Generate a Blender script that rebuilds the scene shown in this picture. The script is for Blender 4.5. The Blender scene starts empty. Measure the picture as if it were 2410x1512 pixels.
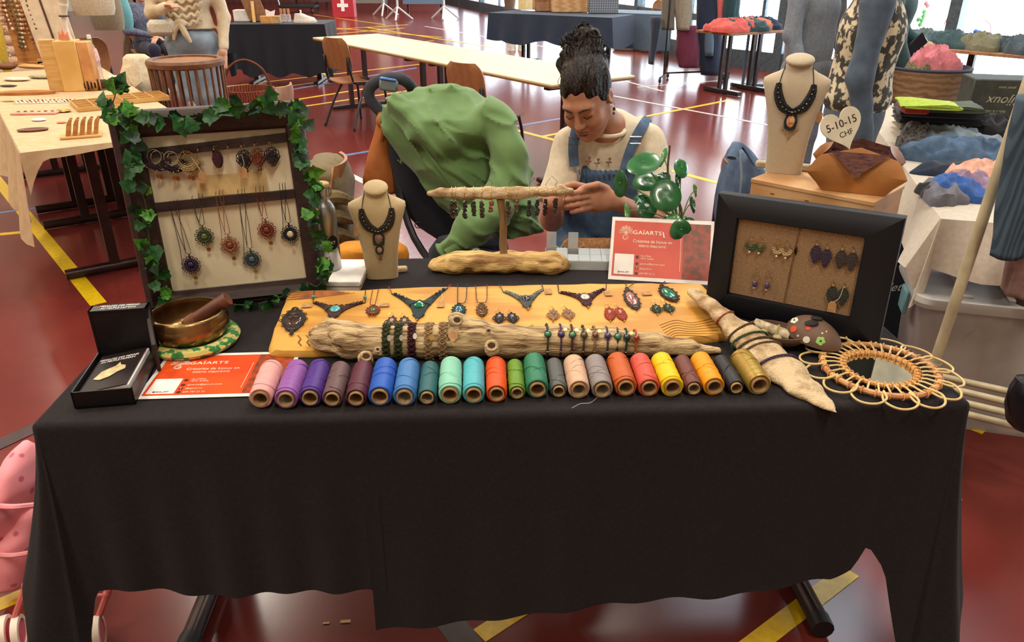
import bpy, bmesh, math, random
import numpy as np
from mathutils import Matrix, Vector
R_ = random.Random(7)
S = bpy.context.scene
COL = S.collection
# ---------------------------------------------------------------- camera
F_PX, TH, CH = 1800.0, math.radians(25.5), 1.545
cam = bpy.data.cameras.new('camera'); cam.sensor_width = 36.0; cam.lens = F_PX/2410*36
cam.clip_start = .05; cam.clip_end = 300
camo = bpy.data.objects.new('camera', cam); COL.objects.link(camo)
camo.location = (0, 0, CH); camo.rotation_euler = (math.pi/2-TH, 0, 0)
S.camera = camo
# ---------------------------------------------------------------- sky and exposure
wd = bpy.data.worlds.new('sky'); S.world = wd; wd.use_nodes = True
bg = wd.node_tree.nodes['Background']
bg.inputs[0].default_value = (.86, .94, 1.0, 1); bg.inputs[1].default_value = 8.0
S.view_settings.view_transform = 'Standard'; S.view_settings.look = 'None'
S.view_settings.gamma = 1; S.view_settings.use_curve_mapping = False
S.view_settings.exposure = 0.2
LAMP_W = 155
LAMP_COL = (1.0, .92, .80)
# ---------------------------------------------------------------- helpers
def ray(px, py):
    a = (px-1205)/F_PX; b = (py-756)/F_PX
    return Vector((a, math.cos(TH)-b*math.sin(TH), -math.sin(TH)-b*math.cos(TH)))
CAM = Vector((0, 0, CH))
def onz(px, py, z): r = ray(px, py); return CAM+r*((z-CH)/r.z)
def ony(px, py, Y): r = ray(px, py); return CAM+r*(Y/r.y)
def V(*a): return Vector(a if len(a) > 1 else a[0])
def srgb(c):
    return tuple((x/255/12.92 if x/255 <= .04045 else ((x/255+.055)/1.055)**2.4) for x in c)
MATS = {}
def mat(name, col, rough=.6, metal=0., col2=None, kind='noise', scale=20., stretch=(1, 1, 1), bump=0., bscale=None,
        lo=.35, hi=.65, trans=0., alpha=1., sheen=0., coat=0., spec=.5, detail=4., emit=0., rot=(0, 0, 0), ior=1.45, sub=0.):
    if name in MATS: return MATS[name]
    m = bpy.data.materials.new(name); m.use_nodes = True; nt = m.node_tree; N = nt.nodes; L = nt.links
    b = N['Principled BSDF']; c1 = srgb(col)+(1,)
    b.inputs['Base Color'].default_value = c1; b.inputs['Roughness'].default_value = rough
    b.inputs['Metallic'].default_value = metal; b.inputs['Specular IOR Level'].default_value = spec
    b.inputs['Transmission Weight'].default_value = trans; b.inputs['Alpha'].default_value = alpha
    b.inputs['Coat Weight'].default_value = coat; b.inputs['Sheen Weight'].default_value = sheen; b.inputs['IOR'].default_value = ior
    if sub: b.inputs['Subsurface Weight'].default_value = sub; b.inputs['Subsurface Radius'].default_value = (.01, .004, .002)
    if emit: b.inputs['Emission Color'].default_value = c1; b.inputs['Emission Strength'].default_value = emit
    tc = N.new('ShaderNodeTexCoord'); mp = N.new('ShaderNodeMapping'); L.new(tc.outputs['Object'], mp.inputs[0])
    mp.inputs['Scale'].default_value = stretch; mp.inputs['Rotation'].default_value = rot
    out = None
    if col2 is None: col2 = tuple(int(x*.82) for x in col)
    if kind == 'wave':
        t = N.new('ShaderNodeTexWave'); t.inputs['Scale'].default_value = scale; t.inputs['Distortion'].default_value = 6; t.inputs['Detail'].default_value = 4
        t.inputs['Detail Scale'].default_value = 1.5; out = t.outputs['Fac']
    elif kind == 'voronoi':
        t = N.new('ShaderNodeTexVoronoi'); t.inputs['Scale'].default_value = scale; out = t.outputs['Distance']
    elif kind == 'weave':
        t1 = N.new('ShaderNodeTexWave'); t2 = N.new('ShaderNodeTexWave'); t2.bands_direction = 'Z'
        for t in (t1, t2): t.inputs['Scale'].default_value = scale; t.inputs['Distortion'].default_value = .6; t.inputs['Detail Scale'].default_value = 2; L.new(mp.outputs[0], t.inputs[0])
        mx = N.new('ShaderNodeMath'); mx.operation = 'MULTIPLY'; L.new(t1.outputs['Fac'], mx.inputs[0]); L.new(t2.outputs['Fac'], mx.inputs[1]); out = mx.outputs[0]; t = None
    else:
        t = N.new('ShaderNodeTexNoise'); t.inputs['Scale'].default_value = scale; t.inputs['Detail'].default_value = detail; out = t.outputs['Fac']
    if t is not None: L.new(mp.outputs[0], t.inputs['Vector'])
    cr = N.new('ShaderNodeValToRGB'); cr.color_ramp.elements[0].position = lo; cr.color_ramp.elements[1].position = hi
    cr.color_ramp.elements[0].color = srgb(col2)+(1,); cr.color_ramp.elements[1].color = c1
    L.new(out, cr.inputs[0]); L.new(cr.outputs[0], b.inputs['Base Color'])
    if bump:
        bm_ = N.new('ShaderNodeBump'); bm_.inputs['Strength'].default_value = bump; bm_.inputs['Distance'].default_value = .004
        if bscale:
            t3 = N.new('ShaderNodeTexNoise'); t3.inputs['Scale'].default_value = bscale; t3.inputs['Detail'].default_value = 3
            L.new(mp.outputs[0], t3.inputs['Vector']); L.new(t3.outputs['Fac'], bm_.inputs['Height'])
        else: L.new(out, bm_.inputs['Height'])
        L.new(bm_.outputs[0], b.inputs['Normal'])
    MATS[name] = m; return m
def fab(col, name=None, **k):
    k.setdefault('rough', .9); k.setdefault('scale', 60); k.setdefault('bump', .25); k.setdefault('bscale', 700); k.setdefault('sheen', .15); k.setdefault('col2', tuple(int(x*.9) for x in col)); k.setdefault('spec', .25)
    return mat(name or 'fabric_%d_%d_%d' % tuple(col), col, **k)
def pla(col, rough=.45, name=None, **k): return mat(name or 'plain_%d_%d_%d_%d' % (col[0], col[1], col[2], rough*100), col, rough=rough, col2=tuple(int(x*.93) for x in col), **k)
# ---- mesh collector
class MB:
    def __init__(s): s.v = []; s.f = []
    def add(s, v, f):
        o = len(s.v); s.v += [tuple(p) for p in v]; s.f += [tuple(i+o for i in q) for q in f]; return s
    def box(s, c, d, R=None):
        c = Vector(c); R = R or Matrix.Identity(3); h = Vector(d)/2
        vs = [c+R@Vector((sx*h.x, sy*h.y, sz*h.z)) for sx in (-1, 1) for sy in (-1, 1) for sz in (-1, 1)]
        return s.add(vs, [(0, 1, 3, 2), (4, 6, 7, 5), (0, 4, 5, 1), (2, 3, 7, 6), (0, 2, 6, 4), (1, 5, 7, 3)])
    def cbox(s, c, d, b=.003, R=None):
        c = Vector(c); R = R or Matrix.Identity(3); h = [x/2 for x in d]; b = min(b, min(h)*.9); vs = []; ix = {}
        for sx in (-1, 1):
            for sy in (-1, 1):
                for sz in (-1, 1):
                    for a in range(3):
                        g = [(sx, sy, sz)[k]*(h[k]-(0 if k == a else b)) for k in range(3)]
                        ix[sx, sy, sz, a] = len(vs); vs.append(c+R@Vector(g))
        f = []
        for a in range(3):
            o = [k for k in range(3) if k != a]
            def sg(val, p, q):
                t = [0, 0, 0]; t[a] = val; t[o[0]] = p; t[o[1]] = q; return tuple(t)
            for val in (-1, 1): f.append([ix[sg(val, p, q)+(a,)] for p, q in ((-1, -1), (1, -1), (1, 1), (-1, 1))])
            for p in (-1, 1):
                for q in (-1, 1):
                    f.append([ix[sg(-1, p, q)+(o[0],)], ix[sg(1, p, q)+(o[0],)], ix[sg(1, p, q)+(o[1],)], ix[sg(-1, p, q)+(o[1],)]])
        for sx in (-1, 1):
            for sy in (-1, 1):
                for sz in (-1, 1): f.append([ix[sx, sy, sz, a] for a in range(3)])
        return s.add(vs, f)
    def bar(s, a, b, w, h, up=(0, 0, 1)):
        a = Vector(a); b = Vector(b); d = (b-a).normalized(); u = Vector(up); x = d.cross(u).normalized(); y = x.cross(d)
        R = Matrix((d, x, y)).transposed(); return s.box((a+b)/2, ((b-a).length, w, h), R)
    def tube(s, path, r, n=8, closed=False, flat=1., up=None):
        P = [Vector(p) for p in path]; m = len(P); rs = r if hasattr(r, '__len__') else [r]*m
        T = []
        for i in range(m):
            a = P[(i-1) % m] if (closed or i > 0) else P[i]; b = P[(i+1) % m] if (closed or i < m-1) else P[i]
            t = (b-a); T.append(t.normalized() if t.length > 1e-9 else Vector((0, 0, 1)))
        u = Vector(up) if up else (Vector((0, 0, 1)) if abs(T[0].z) < .9 else Vector((1, 0, 0)))
        u = (u-T[0]*u.dot(T[0])).normalized(); vs = []
        for i in range(m):
            u = (u-T[i]*u.dot(T[i])); u = u.normalized() if u.length > 1e-6 else T[i].orthogonal().normalized(); w = T[i].cross(u)
            for k in range(n):
                a = 2*math.pi*k/n; vs.append(P[i]+(w*math.cos(a)+u*math.sin(a)*flat)*rs[i])
        f = []
        for i in range(m if closed else m-1):
            j = (i+1) % m
            for k in range(n): f.append((i*n+k, i*n+(k+1) % n, j*n+(k+1) % n, j*n+k))
        if not closed: f.append(tuple(range(n))); f.append(tuple((m-1)*n+k for k in range(n)))
        return s.add(vs, f)
    def cyl(s, a, b, r, n=16, r2=None): return s.tube([a, b], [r, r if r2 is None else r2], n)
    def ring(s, c, rx, ry, r, n=24, k=6, R=None, flat=1.):
        c = Vector(c); R = R or Matrix.Identity(3)
        return s.tube([c+R@Vector((rx*math.cos(2*math.pi*i/n), ry*math.sin(2*math.pi*i/n), 0)) for i in range(n)], r, k, True, flat, up=R@Vector((0, 0, 1)))
    def lathe(s, prof, n=32, M=None, closed=False):
        M = M or Matrix.Identity(4); m = len(prof)
        vs = [M@Vector((r*math.cos(2*math.pi*k/n), r*math.sin(2*math.pi*k/n), z)) for r, z in prof for k in range(n)]
        f = [(i*n+k, i*n+(k+1) % n, ((i+1) % m)*n+(k+1) % n, ((i+1) % m)*n+k) for i in range(m if closed else m-1) for k in range(n)]
        if not closed:
            if prof[0][0] > 1e-5: f.append(tuple(range(n)))
            if prof[-1][0] > 1e-5: f.append(tuple((m-1)*n+k for k in range(n)))
        return s.add(vs, f)
    def ell(s, c, r, nu=14, nv=8, R=None):
        c = Vector(c); R = R or Matrix.Identity(3); r = r if hasattr(r, '__len__') else (r, r, r)
        vs = [c+R@Vector((0, 0, -r[2]))]
        for j in range(1, nv):
            t = math.pi*j/nv
            for i in range(nu):
                a = 2*math.pi*i/nu; vs.append(c+R@Vector((r[0]*math.sin(t)*math.cos(a), r[1]*math.sin(t)*math.sin(a), -r[2]*math.cos(t))))
        vs.append(c+R@Vector((0, 0, r[2]))); f = []
        for i in range(nu):
            f.append((0, 1+(i+1) % nu, 1+i)); f.append((len(vs)-1, 1+(nv-2)*nu+i, 1+(nv-2)*nu+(i+1) % nu))
            for j in range(nv-2): f.append((1+j*nu+i, 1+j*nu+(i+1) % nu, 1+(j+1)*nu+(i+1) % nu, 1+(j+1)*nu+i))
        return s.add(vs, f)
    def prism(s, out, z0, z1, M=None, bev=0.):
        M = M or Matrix.Identity(4); n = len(out); lay = [(out, z0)]
        if bev:
            cx = sum(p[0] for p in out)/n; cy = sum(p[1] for p in out)/n
            sh = [(cx+(p[0]-cx)*(1-bev), cy+(p[1]-cy)*(1-bev)) for p in out]; lay.append((out, z0+(z1-z0)*.6)); lay.append((sh, z1))
        else: lay.append((out, z1))
        vs = [M@Vector((p[0], p[1], z)) for o, z in lay for p in o]; f = [tuple(range(n)), tuple((len(lay)-1)*n+k for k in range(n))]
        for i in range(len(lay)-1):
            for k in range(n): f.append((i*n+k, i*n+(k+1) % n, (i+1)*n+(k+1) % n, (i+1)*n+k))
        return s.add(vs, f)
    def sheet(s, G, th=.002):
        """two-sided cloth from a grid of points with thickness th"""
        G = np.asarray(G, float); n, m = G.shape[:2]
        du = np.gradient(G, axis=0); dv = np.gradient(G, axis=1); nn = np.cross(du, dv); nn /= (np.linalg.norm(nn, axis=2, keepdims=True)+1e-12)
        A = (G+nn*th/2).reshape(-1, 3); B = (G-nn*th/2).reshape(-1, 3); N = n*m; f = []
        for i in range(n-1):
            for j in range(m-1):
                a = i*m+j; q = (a, a+1, a+m+1, a+m); f.append(q); f.append(tuple(N+k for k in q[::-1]))
        bd = [i for i in range(m)]+[i*m+m-1 for i in range(1, n)]+[(n-1)*m+j for j in range(m-2, -1, -1)]+[i*m for i in range(n-2, 0, -1)]
        for k in range(len(bd)): a, b = bd[k], bd[(k+1) % len(bd)]; f.append((a, b, b+N, a+N))
        return s.add(np.vstack([A, B]), f)
    def loft(s, secs, cap=True):
        n = len(secs[0]); vs = [p for q in secs for p in q]; f = []
        for i in range(len(secs)-1):
            for k in range(n): f.append((i*n+k, i*n+(k+1) % n, (i+1)*n+(k+1) % n, (i+1)*n+k))
        if cap: f.append(tuple(range(n))); f.append(tuple((len(secs)-1)*n+k for k in range(n)))
        return s.add(vs, f)
MT = {}
def tag(o, label=None, cat=None, group=None, kind=None):
    if label: o['label'] = label
    if cat: o['category'] = cat
    if group: o['group'] = group
    if kind: o['kind'] = kind
    return o
def thing(name, label, cat, M=(0, 0, 0), group=None, kind=None):
    o = bpy.data.objects.new(name, None); COL.objects.link(o); o.empty_display_size = .05
    M = M if isinstance(M, Matrix) else Matrix.Translation(Vector(M))
    o.matrix_basis = M; MT[o.name] = M
    return tag(o, label, cat, group, kind)
def mkmesh(name, mb, m, smooth=True, angle=40, X=None):
    if getattr(mb, 'soft', 0): angle = 100
    me = bpy.data.meshes.new(name)
    vs = mb.v if X is None else [X@Vector(p) for p in mb.v]
    me.from_pydata(vs, [], mb.f)
    b = bmesh.new(); b.from_mesh(me); bmesh.ops.recalc_face_normals(b, faces=b.faces); b.to_mesh(me); b.free()
    if smooth:
        me.polygons.foreach_set('use_smooth', [True]*len(me.polygons)); me.set_sharp_from_angle(angle=math.radians(angle))
    if m: me.materials.append(m)
    me.update(); return me
def root_of(o):
    while o.parent: o = o.parent
    return o
def part(parent, name, mb, m, world=False, label=None, smooth=True, angle=40, kind=None, data=None):
    r = root_of(parent); X = MT[r.name].inverted() if (world and r.name in MT) else None
    me = data or (mb if isinstance(mb, bpy.types.Mesh) else mkmesh(name, mb, m, smooth, angle, X))
    o = bpy.data.objects.new(name, me); COL.objects.link(o); o.parent = parent
    return tag(o, label, None, None, kind)
def solo(name, label, cat, mb, m, group=None, kind=None, smooth=True, angle=40, M=None):
    """thing that is one mesh, built in world coordinates; origin moved to its base"""
    if M is None:
        A = np.array(mb.v); lo = A.min(0); hi = A.max(0); M = Matrix.Translation(((lo[0]+hi[0])/2, (lo[1]+hi[1])/2, lo[2])); X = M.inverted()
    else: X = None
    o = bpy.data.objects.new(name, mkmesh(name, mb, m, smooth, angle, X)); COL.objects.link(o); o.matrix_basis = M; MT[o.name] = M
    return tag(o, label, cat, group, kind)
def copy_thing(root, M, label=None, mats=None):
    """copy of a thing with its parts and sub-parts, sharing mesh data"""
    r = root.copy(); COL.objects.link(r); r.matrix_basis = M; MT[r.name] = M
    if label: r['label'] = label
    def rec(a, b):
        for ch in a.children:
            c = ch.copy(); COL.objects.link(c); c.parent = b; rec(ch, c)
    rec(root, r); return r
def frame_M(o, x, z):
    """matrix with origin o, x axis along x, z axis along z"""
    z = Vector(z).normalized(); x = Vector(x); x = (x-z*x.dot(z)).normalized(); y = z.cross(x)
    M = Matrix((x, y, z)).transposed().to_4x4(); M.translation = Vector(o); return M
def rz(a): return Matrix.Rotation(a, 4, 'Z')
def text_mesh(txt, width=None, height=None, depth=.0004, align='CENTER', bold=0., shear=0., spacing=1., line=1.):
    c = bpy.data.curves.new('lettering', 'FONT'); c.body = txt; c.align_x = align; c.align_y = 'CENTER'; c.extrude = .01; c.offset = bold; c.shear = shear
    c.space_character = spacing; c.space_line = line; c.resolution_u = 3
    o = bpy.data.objects.new('lettering', c); me = bpy.data.meshes.new_from_object(o); bpy.data.objects.remove(o)
    co = np.array([v.co[:] for v in me.vertices]); lo = co.min(0); hi = co.max(0)
    sx = (width/(hi[0]-lo[0])) if width else None; sy = (height/(hi[1]-lo[1])) if height else None
    sx = sx or sy; sy = sy or sx
    cx = (lo[0]+hi[0])/2 if align == 'CENTER' else lo[0]; cy = (lo[1]+hi[1])/2
    for v in me.vertices: v.co = ((v.co.x-cx)*sx, (v.co.y-cy)*sy, depth*(1 if v.co.z > 0 else 0))
    me.name = 'lettering'; return me
def put_text(parent, txt, m, M, name='lettering', **k):
    me = text_mesh(txt, **k); me.transform(M); me.materials.append(m); return part(parent, name, me, None)
# ---- implicit surfaces (numpy) meshed with surface nets
def _h(i, j, k, s):
    n = (i*374761393+j*668265263+k*2147483647+s*974634777) & 0x7fffffff
    n = ((n ^ (n >> 13))*1274126177) & 0x7fffffff
    return ((n ^ (n >> 16)) & 0xffff)/65535.
def vn(P, sc, seed=0):
    p = P*np.asarray(sc, float); i = np.floor(p).astype(np.int64); f = p-i; f = f*f*(3-2*f); r = 0
    for a in (0, 1):
        for b in (0, 1):
            for c in (0, 1):
                w = (f[..., 0] if a else 1-f[..., 0])*(f[..., 1] if b else 1-f[..., 1])*(f[..., 2] if c else 1-f[..., 2])
                r = r+w*_h(i[..., 0]+a, i[..., 1]+b, i[..., 2]+c, seed)
    return r*2-1
def s_ell(P, c, r, R=None):
    q = P-np.array(c)
    if R is not None: q = q@np.array(R)
    r = np.array(r, float); k0 = np.linalg.norm(q/r, axis=-1); k1 = np.linalg.norm(q/(r*r), axis=-1)+1e-9
    return k0*(k0-1)/k1
def s_cap(P, a, b, ra, rb):
    a = np.array(a, float); b = np.array(b, float); ab = b-a; t = np.clip(((P-a)@ab)/(ab@ab+1e-12), 0, 1)
    return np.linalg.norm(P-a-t[..., None]*ab, axis=-1)-(ra+(rb-ra)*t)
def s_box(P, c, h, r=.01, R=None):
    q = P-np.array(c)
    if R is not None: q = q@np.array(R)
    q = np.abs(q)-(np.array(h)-r)
    return np.linalg.norm(np.maximum(q, 0), axis=-1)+np.minimum(q.max(-1), 0)-r
def smin(a, b, k=.02):
    h = np.clip(.5+.5*(b-a)/k, 0, 1); return b+(a-b)*h-k*h*(1-h)
def smax(a, b, k=.02): return -smin(-a, -b, k)
def chain(P, pts, k=.02):
    d = None
    for (a, ra), (b, rb) in zip(pts[:-1], pts[1:]):
        e = s_cap(P, a, b, ra, rb); d = e if d is None else smin(d, e, k)
    return d
def nets(fn, lo, hi, h):
    lo = np.array(lo, float); hi = np.array(hi, float); n = np.ceil((hi-lo)/h).astype(int)+1
    g = np.meshgrid(*[lo[k]+h*np.arange(n[k]) for k in range(3)], indexing='ij'); P = np.stack(g, -1)
    if n.prod() > 120000:      # evaluate only blocks near the surface
        B = 8; nb = -(-n//B); bc = np.stack(np.meshgrid(*[lo[k]+h*(B*np.arange(nb[k])+(B-1)/2) for k in range(3)], indexing='ij'), -1)
        Dc = fn(bc.reshape(-1, 3)).reshape(nb); up = lambda A: A.repeat(B, 0).repeat(B, 1).repeat(B, 2)[:n[0], :n[1], :n[2]]
        near = up(np.abs(Dc) < h*B*1.35); D = up(Dc).copy(); D[near] = fn(P[near])
    else: D = fn(P.reshape(-1, 3)).reshape(n)
    D[D == 0] = 1e-9; s = D < 0
    c = [(a, b, d) for a in (0, 1) for b in (0, 1) for d in (0, 1)]
    sl = lambda A, o: A[o[0]:n[0]-1+o[0], o[1]:n[1]-1+o[1], o[2]:n[2]-1+o[2]]
    cnt = sum(sl(s, o).astype(int) for o in c); act = (cnt > 0) & (cnt < 8)
    idx = -np.ones(act.shape, int); ii = np.argwhere(act); idx[act] = np.arange(len(ii))
    acc = np.zeros((len(ii), 3)); w = np.zeros(len(ii))
    for a in c:
        for ax in range(3):
            if a[ax]: continue
            b = tuple(a[k]+(k == ax) for k in range(3))
            d0 = D[tuple((ii+a).T)]; d1 = D[tuple((ii+b).T)]; cr = (d0 < 0) != (d1 < 0)
            t = np.where(cr, d0/(d0-d1+1e-20), 0); p = (ii+np.array(a)).astype(float); p[:, ax] += t
            acc[cr] += p[cr]; w[cr] += 1
    vs = lo+h*acc/np.maximum(w, 1)[:, None]; fs = []
    for ax in range(3):
        o = [k for k in range(3) if k != ax]; A = [slice(None)]*3; B = [slice(None)]*3
        A[ax] = slice(0, n[ax]-1); B[ax] = slice(1, n[ax]); e = s[tuple(A)] != s[tuple(B)]; q = np.argwhere(e)
        q = q[(q[:, o[0]] > 0) & (q[:, o[1]] > 0) & (q[:, o[0]] < n[o[0]]-1) & (q[:, o[1]] < n[o[1]]-1)]
        v = []
        for da, db in ((-1, -1), (0, -1), (0, 0), (-1, 0)):
            r = q.copy(); r[:, o[0]] += da; r[:, o[1]] += db; v.append(idx[tuple(r.T)])
        v = np.stack(v, 1); flip = s[tuple(q.T)] ^ (ax == 1); v[~flip] = v[~flip][:, ::-1]; fs.append(v)
    fs = np.vstack(fs); fs = fs[(fs >= 0).all(1)]
    return vs, fs
def netmesh(name, fn, lo, hi, h, m, X=None):
    vs, fs = nets(fn, lo, hi, h)
    if X is not None: A = np.array(X); vs = vs@A[:3, :3].T+A[:3, 3]
    me = bpy.data.meshes.new(name); me.vertices.add(len(vs)); me.vertices.foreach_set('co', vs.ravel())
    me.loops.add(fs.size); me.loops.foreach_set('vertex_index', fs.ravel().astype(np.int32))
    me.polygons.add(len(fs)); me.polygons.foreach_set('loop_start', np.arange(0, fs.size, 4, dtype=np.int32))
    me.polygons.foreach_set('use_smooth', np.ones(len(fs), bool)); me.materials.append(m); me.update(calc_edges=True); me.validate()
    return me
def npart(parent, name, fn, lo, hi, h, m, world=True, label=None):
    r = root_of(parent); X = MT[r.name].inverted() if world else None
    return part(parent, name, netmesh(name, fn, lo, hi, h, m, X), None, label=label)
def nsolo(name, label, cat, fn, lo, hi, h, m, base, group=None):
    M = Matrix.Translation(Vector(base)); o = bpy.data.objects.new(name, netmesh(name, fn, lo, hi, h, m, M.inverted())); COL.objects.link(o)
    o.matrix_basis = M; MT[o.name] = M; return tag(o, label, cat, group)
def bez(pts, n=8):
    """smooth Catmull-Rom curve through points"""
    P = [Vector(p) for p in pts]; P = [P[0]*2-P[1]]+P+[P[-1]*2-P[-2]]; r = []
    for i in range(1, len(P)-2):
        for k in range(n):
            t = k/n; a, b, c, d = P[i-1], P[i], P[i+1], P[i+2]
            r.append(.5*((2*b)+(c-a)*t+(2*a-5*b+4*c-d)*t*t+(3*b-a-3*c+d)*t**3))
    r.append(P[-2]); return r
class Plane:
    """a real flat surface: origin, x axis, y axis; pixel -> point on it"""
    def __init__(s, o, x, y):
        s.o = Vector(o); s.x = Vector(x).normalized(); y = Vector(y); s.y = (y-s.x*y.dot(s.x)).normalized(); s.n = s.x.cross(s.y)
    def at(s, px, py, d=0.):
        r = ray(px, py); t = ((s.o+s.n*d-CAM).dot(s.n))/r.dot(s.n); return CAM+r*t
    def M(s, px, py, d=0., rot=0.): return frame_M(s.at(px, py, d), s.x, s.n)@rz(rot)
    def uv(s, px, py): p = s.at(px, py)-s.o; return (p.dot(s.x), p.dot(s.y))
# ================================================================ the hall
def struct(name, mb, m, **k): return solo(name, None, None, mb, m, kind='structure', **k)
M_floor = mat('floor_red_sports_vinyl', (112, 44, 38), rough=.19, col2=(102, 38, 33), scale=3, bump=.02, bscale=260, spec=.5)
fl = struct('floor', MB().prism([(-14, -5.2), (13, -5.2), (13, .85), (3.27, 12.85), (-2.53, 31.2), (-14, 31.2)], -.1, 0), M_floor, smooth=False)
M_line = {'y': mat('line_paint_yellow', (226, 186, 18), rough=.35, scale=40, col2=(206, 168, 20)), 'w': mat('line_paint_white', (214, 206, 196), rough=.35),
          'b': mat('line_paint_blue', (104, 128, 178), rough=.35), 'g': mat('line_paint_dark', (58, 34, 38), rough=.35)}
NL = [0]
def court_line(c, a, b, w):
    A = onz(*a, 0); B = onz(*b, 0); d = (B-A).normalized(); n = Vector((-d.y, d.x, 0))*w/2; z = .0008+.00025*(NL[0] % 9); NL[0] += 1
    m = MB().add([A-n, B-n, B+n, A+n]+[p+Vector((0, 0, z)) for p in (A-n, B-n, B+n, A+n)], [(0, 1, 2, 3), (4, 5, 6, 7), (0, 1, 5, 4), (1, 2, 6, 5), (2, 3, 7, 6), (3, 0, 4, 7)])
    part(fl, 'court_line', m, M_line[c], world=True, smooth=False)
for a in [('y', (-20, 408), (232, 716), .075), ('b', (-30, 505), (330, 457), .04), ('y', (-10, 553), (74, 545), .05),
          ('y', (-20, 1432), (84, 1388), .05), ('w', (-20, 1369), (60, 1350), .05), ('y', (1128, 1498), (1262, 1412), .05), ('y', (1760, 1530), (2000, 1345), .055),
          ('y', (2294, 1016), (2372, 940), .05), ('g', (-20, 1056), (110, 996), .07), ('g', (1025, 1420), (1110, 1530), .07),
          ('b', (600, 402), (1345, 275), .055), ('y', (1190, 300), (1790, 457), .06), ('y', (1270, 323), (1720, 235), .055), ('w', (1390, 216), (1880, 308), .05),
          ('w', (780, 390), (870, 435), .06), ('y', (700, 253), (1000, 208), .05), ('y', (690, 236), (960, 193), .05), ('b', (520, 240), (980, 160), .05),
          ('y', (530, 222), (760, 192), .05), ('y', (530, 204), (1000, 150), .05), ('y', (770, 117), (1020, 96), .06), ('y', (745, 62), (1040, 88), .06),
          ('y', (745, 72), (960, 58), .06), ('y', (740, 35), (905, 58), .05), ('w', (1000, 62), (1290, 112), .05), ('y', (760, 82), (950, 66), .06), ('y', (860, 64), (1160, 112), .06),
          ('w', (1330, 152), (1560, 215), .05), ('y', (760, 172), (800, 190), .05), ('w', (1500, 205), (1690, 190), .04)]: court_line(*a)
M_wall = mat('wall_dark_red_boards', (92, 44, 38), rough=.6, kind='wave', scale=1.2, col2=(78, 36, 32), stretch=(1, 1, .1))
M_cream = mat('wall_cream_plaster', (196, 182, 158), rough=.8, scale=3)
struct('wall_far', MB().box((-8.3, 31.1, 3.5), (11.4, .2, 7)), M_wall, smooth=False)
struct('wall_left', MB().box((-13.9, 13, 3.5), (.2, 36.4, 7)), M_cream, smooth=False)
struct('wall_rear', MB().box((-.5, -5.1, 3.5), (27, .2, 7)), M_cream, smooth=False)
struct('wall_right', MB().box((12.9, -1.8, 3.5), (.2, 6.6, 7)), M_cream, smooth=False)
SKY = [(-4.2, .2, 16.5, 22.5), (2.4, 5.8, 5.2, 8.8)]      # two roof lights: x0, x1, y0, y1
xs = sorted({-14, 13}|{v for s_ in SKY for v in s_[:2]}); ys = sorted({-5.2, 31.2}|{v for s_ in SKY for v in s_[2:]}); cm_ = MB()
for xa, xb in zip(xs[:-1], xs[1:]):
    for ya, yb in zip(ys[:-1], ys[1:]):
        if not any(s_[0] <= xa and xb <= s_[1] and s_[2] <= ya and yb <= s_[3] for s_ in SKY): cm_.box(((xa+xb)/2, (ya+yb)/2, 7.05), (xb-xa, yb-ya, .1))
struct('ceiling', cm_, mat('ceiling_pale_wood', (206, 190, 162), rough=.7, kind='wave', scale=2), smooth=False)
M_alu = mat('window_frame_grey_aluminium', (92, 104, 112), rough=.45, metal=.3)
def glass_mat():
    m = bpy.data.materials.new('window_glass'); m.use_nodes = True; nt = m.node_tree; N = nt.nodes; L = nt.links; N.remove(N['Principled BSDF'])
    t = N.new('ShaderNodeBsdfTransparent'); t.inputs[0].default_value = (.95, .98, 1, 1); g = N.new('ShaderNodeBsdfGlossy'); g.inputs['Roughness'].default_value = .02
    lw = N.new('ShaderNodeLayerWeight'); fz = N.new('ShaderNodeMath'); fz.operation = 'POWER'; fz.inputs[1].default_value = 5; L.new(lw.outputs['Facing'], fz.inputs[0]); mx = N.new('ShaderNodeMixShader'); L.new(fz.outputs[0], mx.inputs[0]); L.new(t.outputs[0], mx.inputs[1]); L.new(g.outputs[0], mx.inputs[2])
    L.new(mx.outputs[0], N['Material Output'].inputs[0]); return m
M_glass = glass_mat()
def window_wall(A, B, n, k0):
    A = Vector(A); B = Vector(B); d = (B-A); L = d.length; d.normalize()
    for i in range(n):
        a = A+d*(L*i/n); b = A+d*(L*(i+1)/n)
        w = thing('window_%d' % (k0+i), None, None, (a+b)/2, kind='structure'); up = Vector((0, 0, 1))
        fr = MB()
        for z, h in ((.13, .26), (.66, .10), (2.5, .12)): fr.bar(a+up*z, b+up*z, .12, h)
        part(w, 'window_frame', fr, M_alu, world=True, smooth=False)
        part(w, 'mullion', MB().bar(a+up*0, a+up*2.56, .16, .14, up=d), M_alu, world=True, smooth=False)
        if i % 4 == 0: c = a.lerp(b, .3); part(w, 'mullion', MB().bar(c+up*.26, c+up*2.45, .06, .05, up=d), M_alu, world=True, smooth=False)
        for z0, z1 in ((.26, .61), (.71, 2.44)):
            part(w, 'pane', MB().bar((a+d*.07)+up*(z0+z1)/2, (b-d*.07)+up*(z0+z1)/2, .012, z1-z0), M_glass, world=True, smooth=False)
        part(w, 'header', MB().bar(a+up*4.78, b+up*4.78, .2, 4.44), M_cream, world=True, smooth=False)
window_wall((12.8, .9, 0), (3.2, 12.75, 0), 13, 1)
window_wall((3.2, 12.75, 0), (-2.6, 31.0, 0), 7, 14)
PWIN = Plane((3.2, 12.75, 0), V(.63, -.777, 0), (0, 0, 1))
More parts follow.
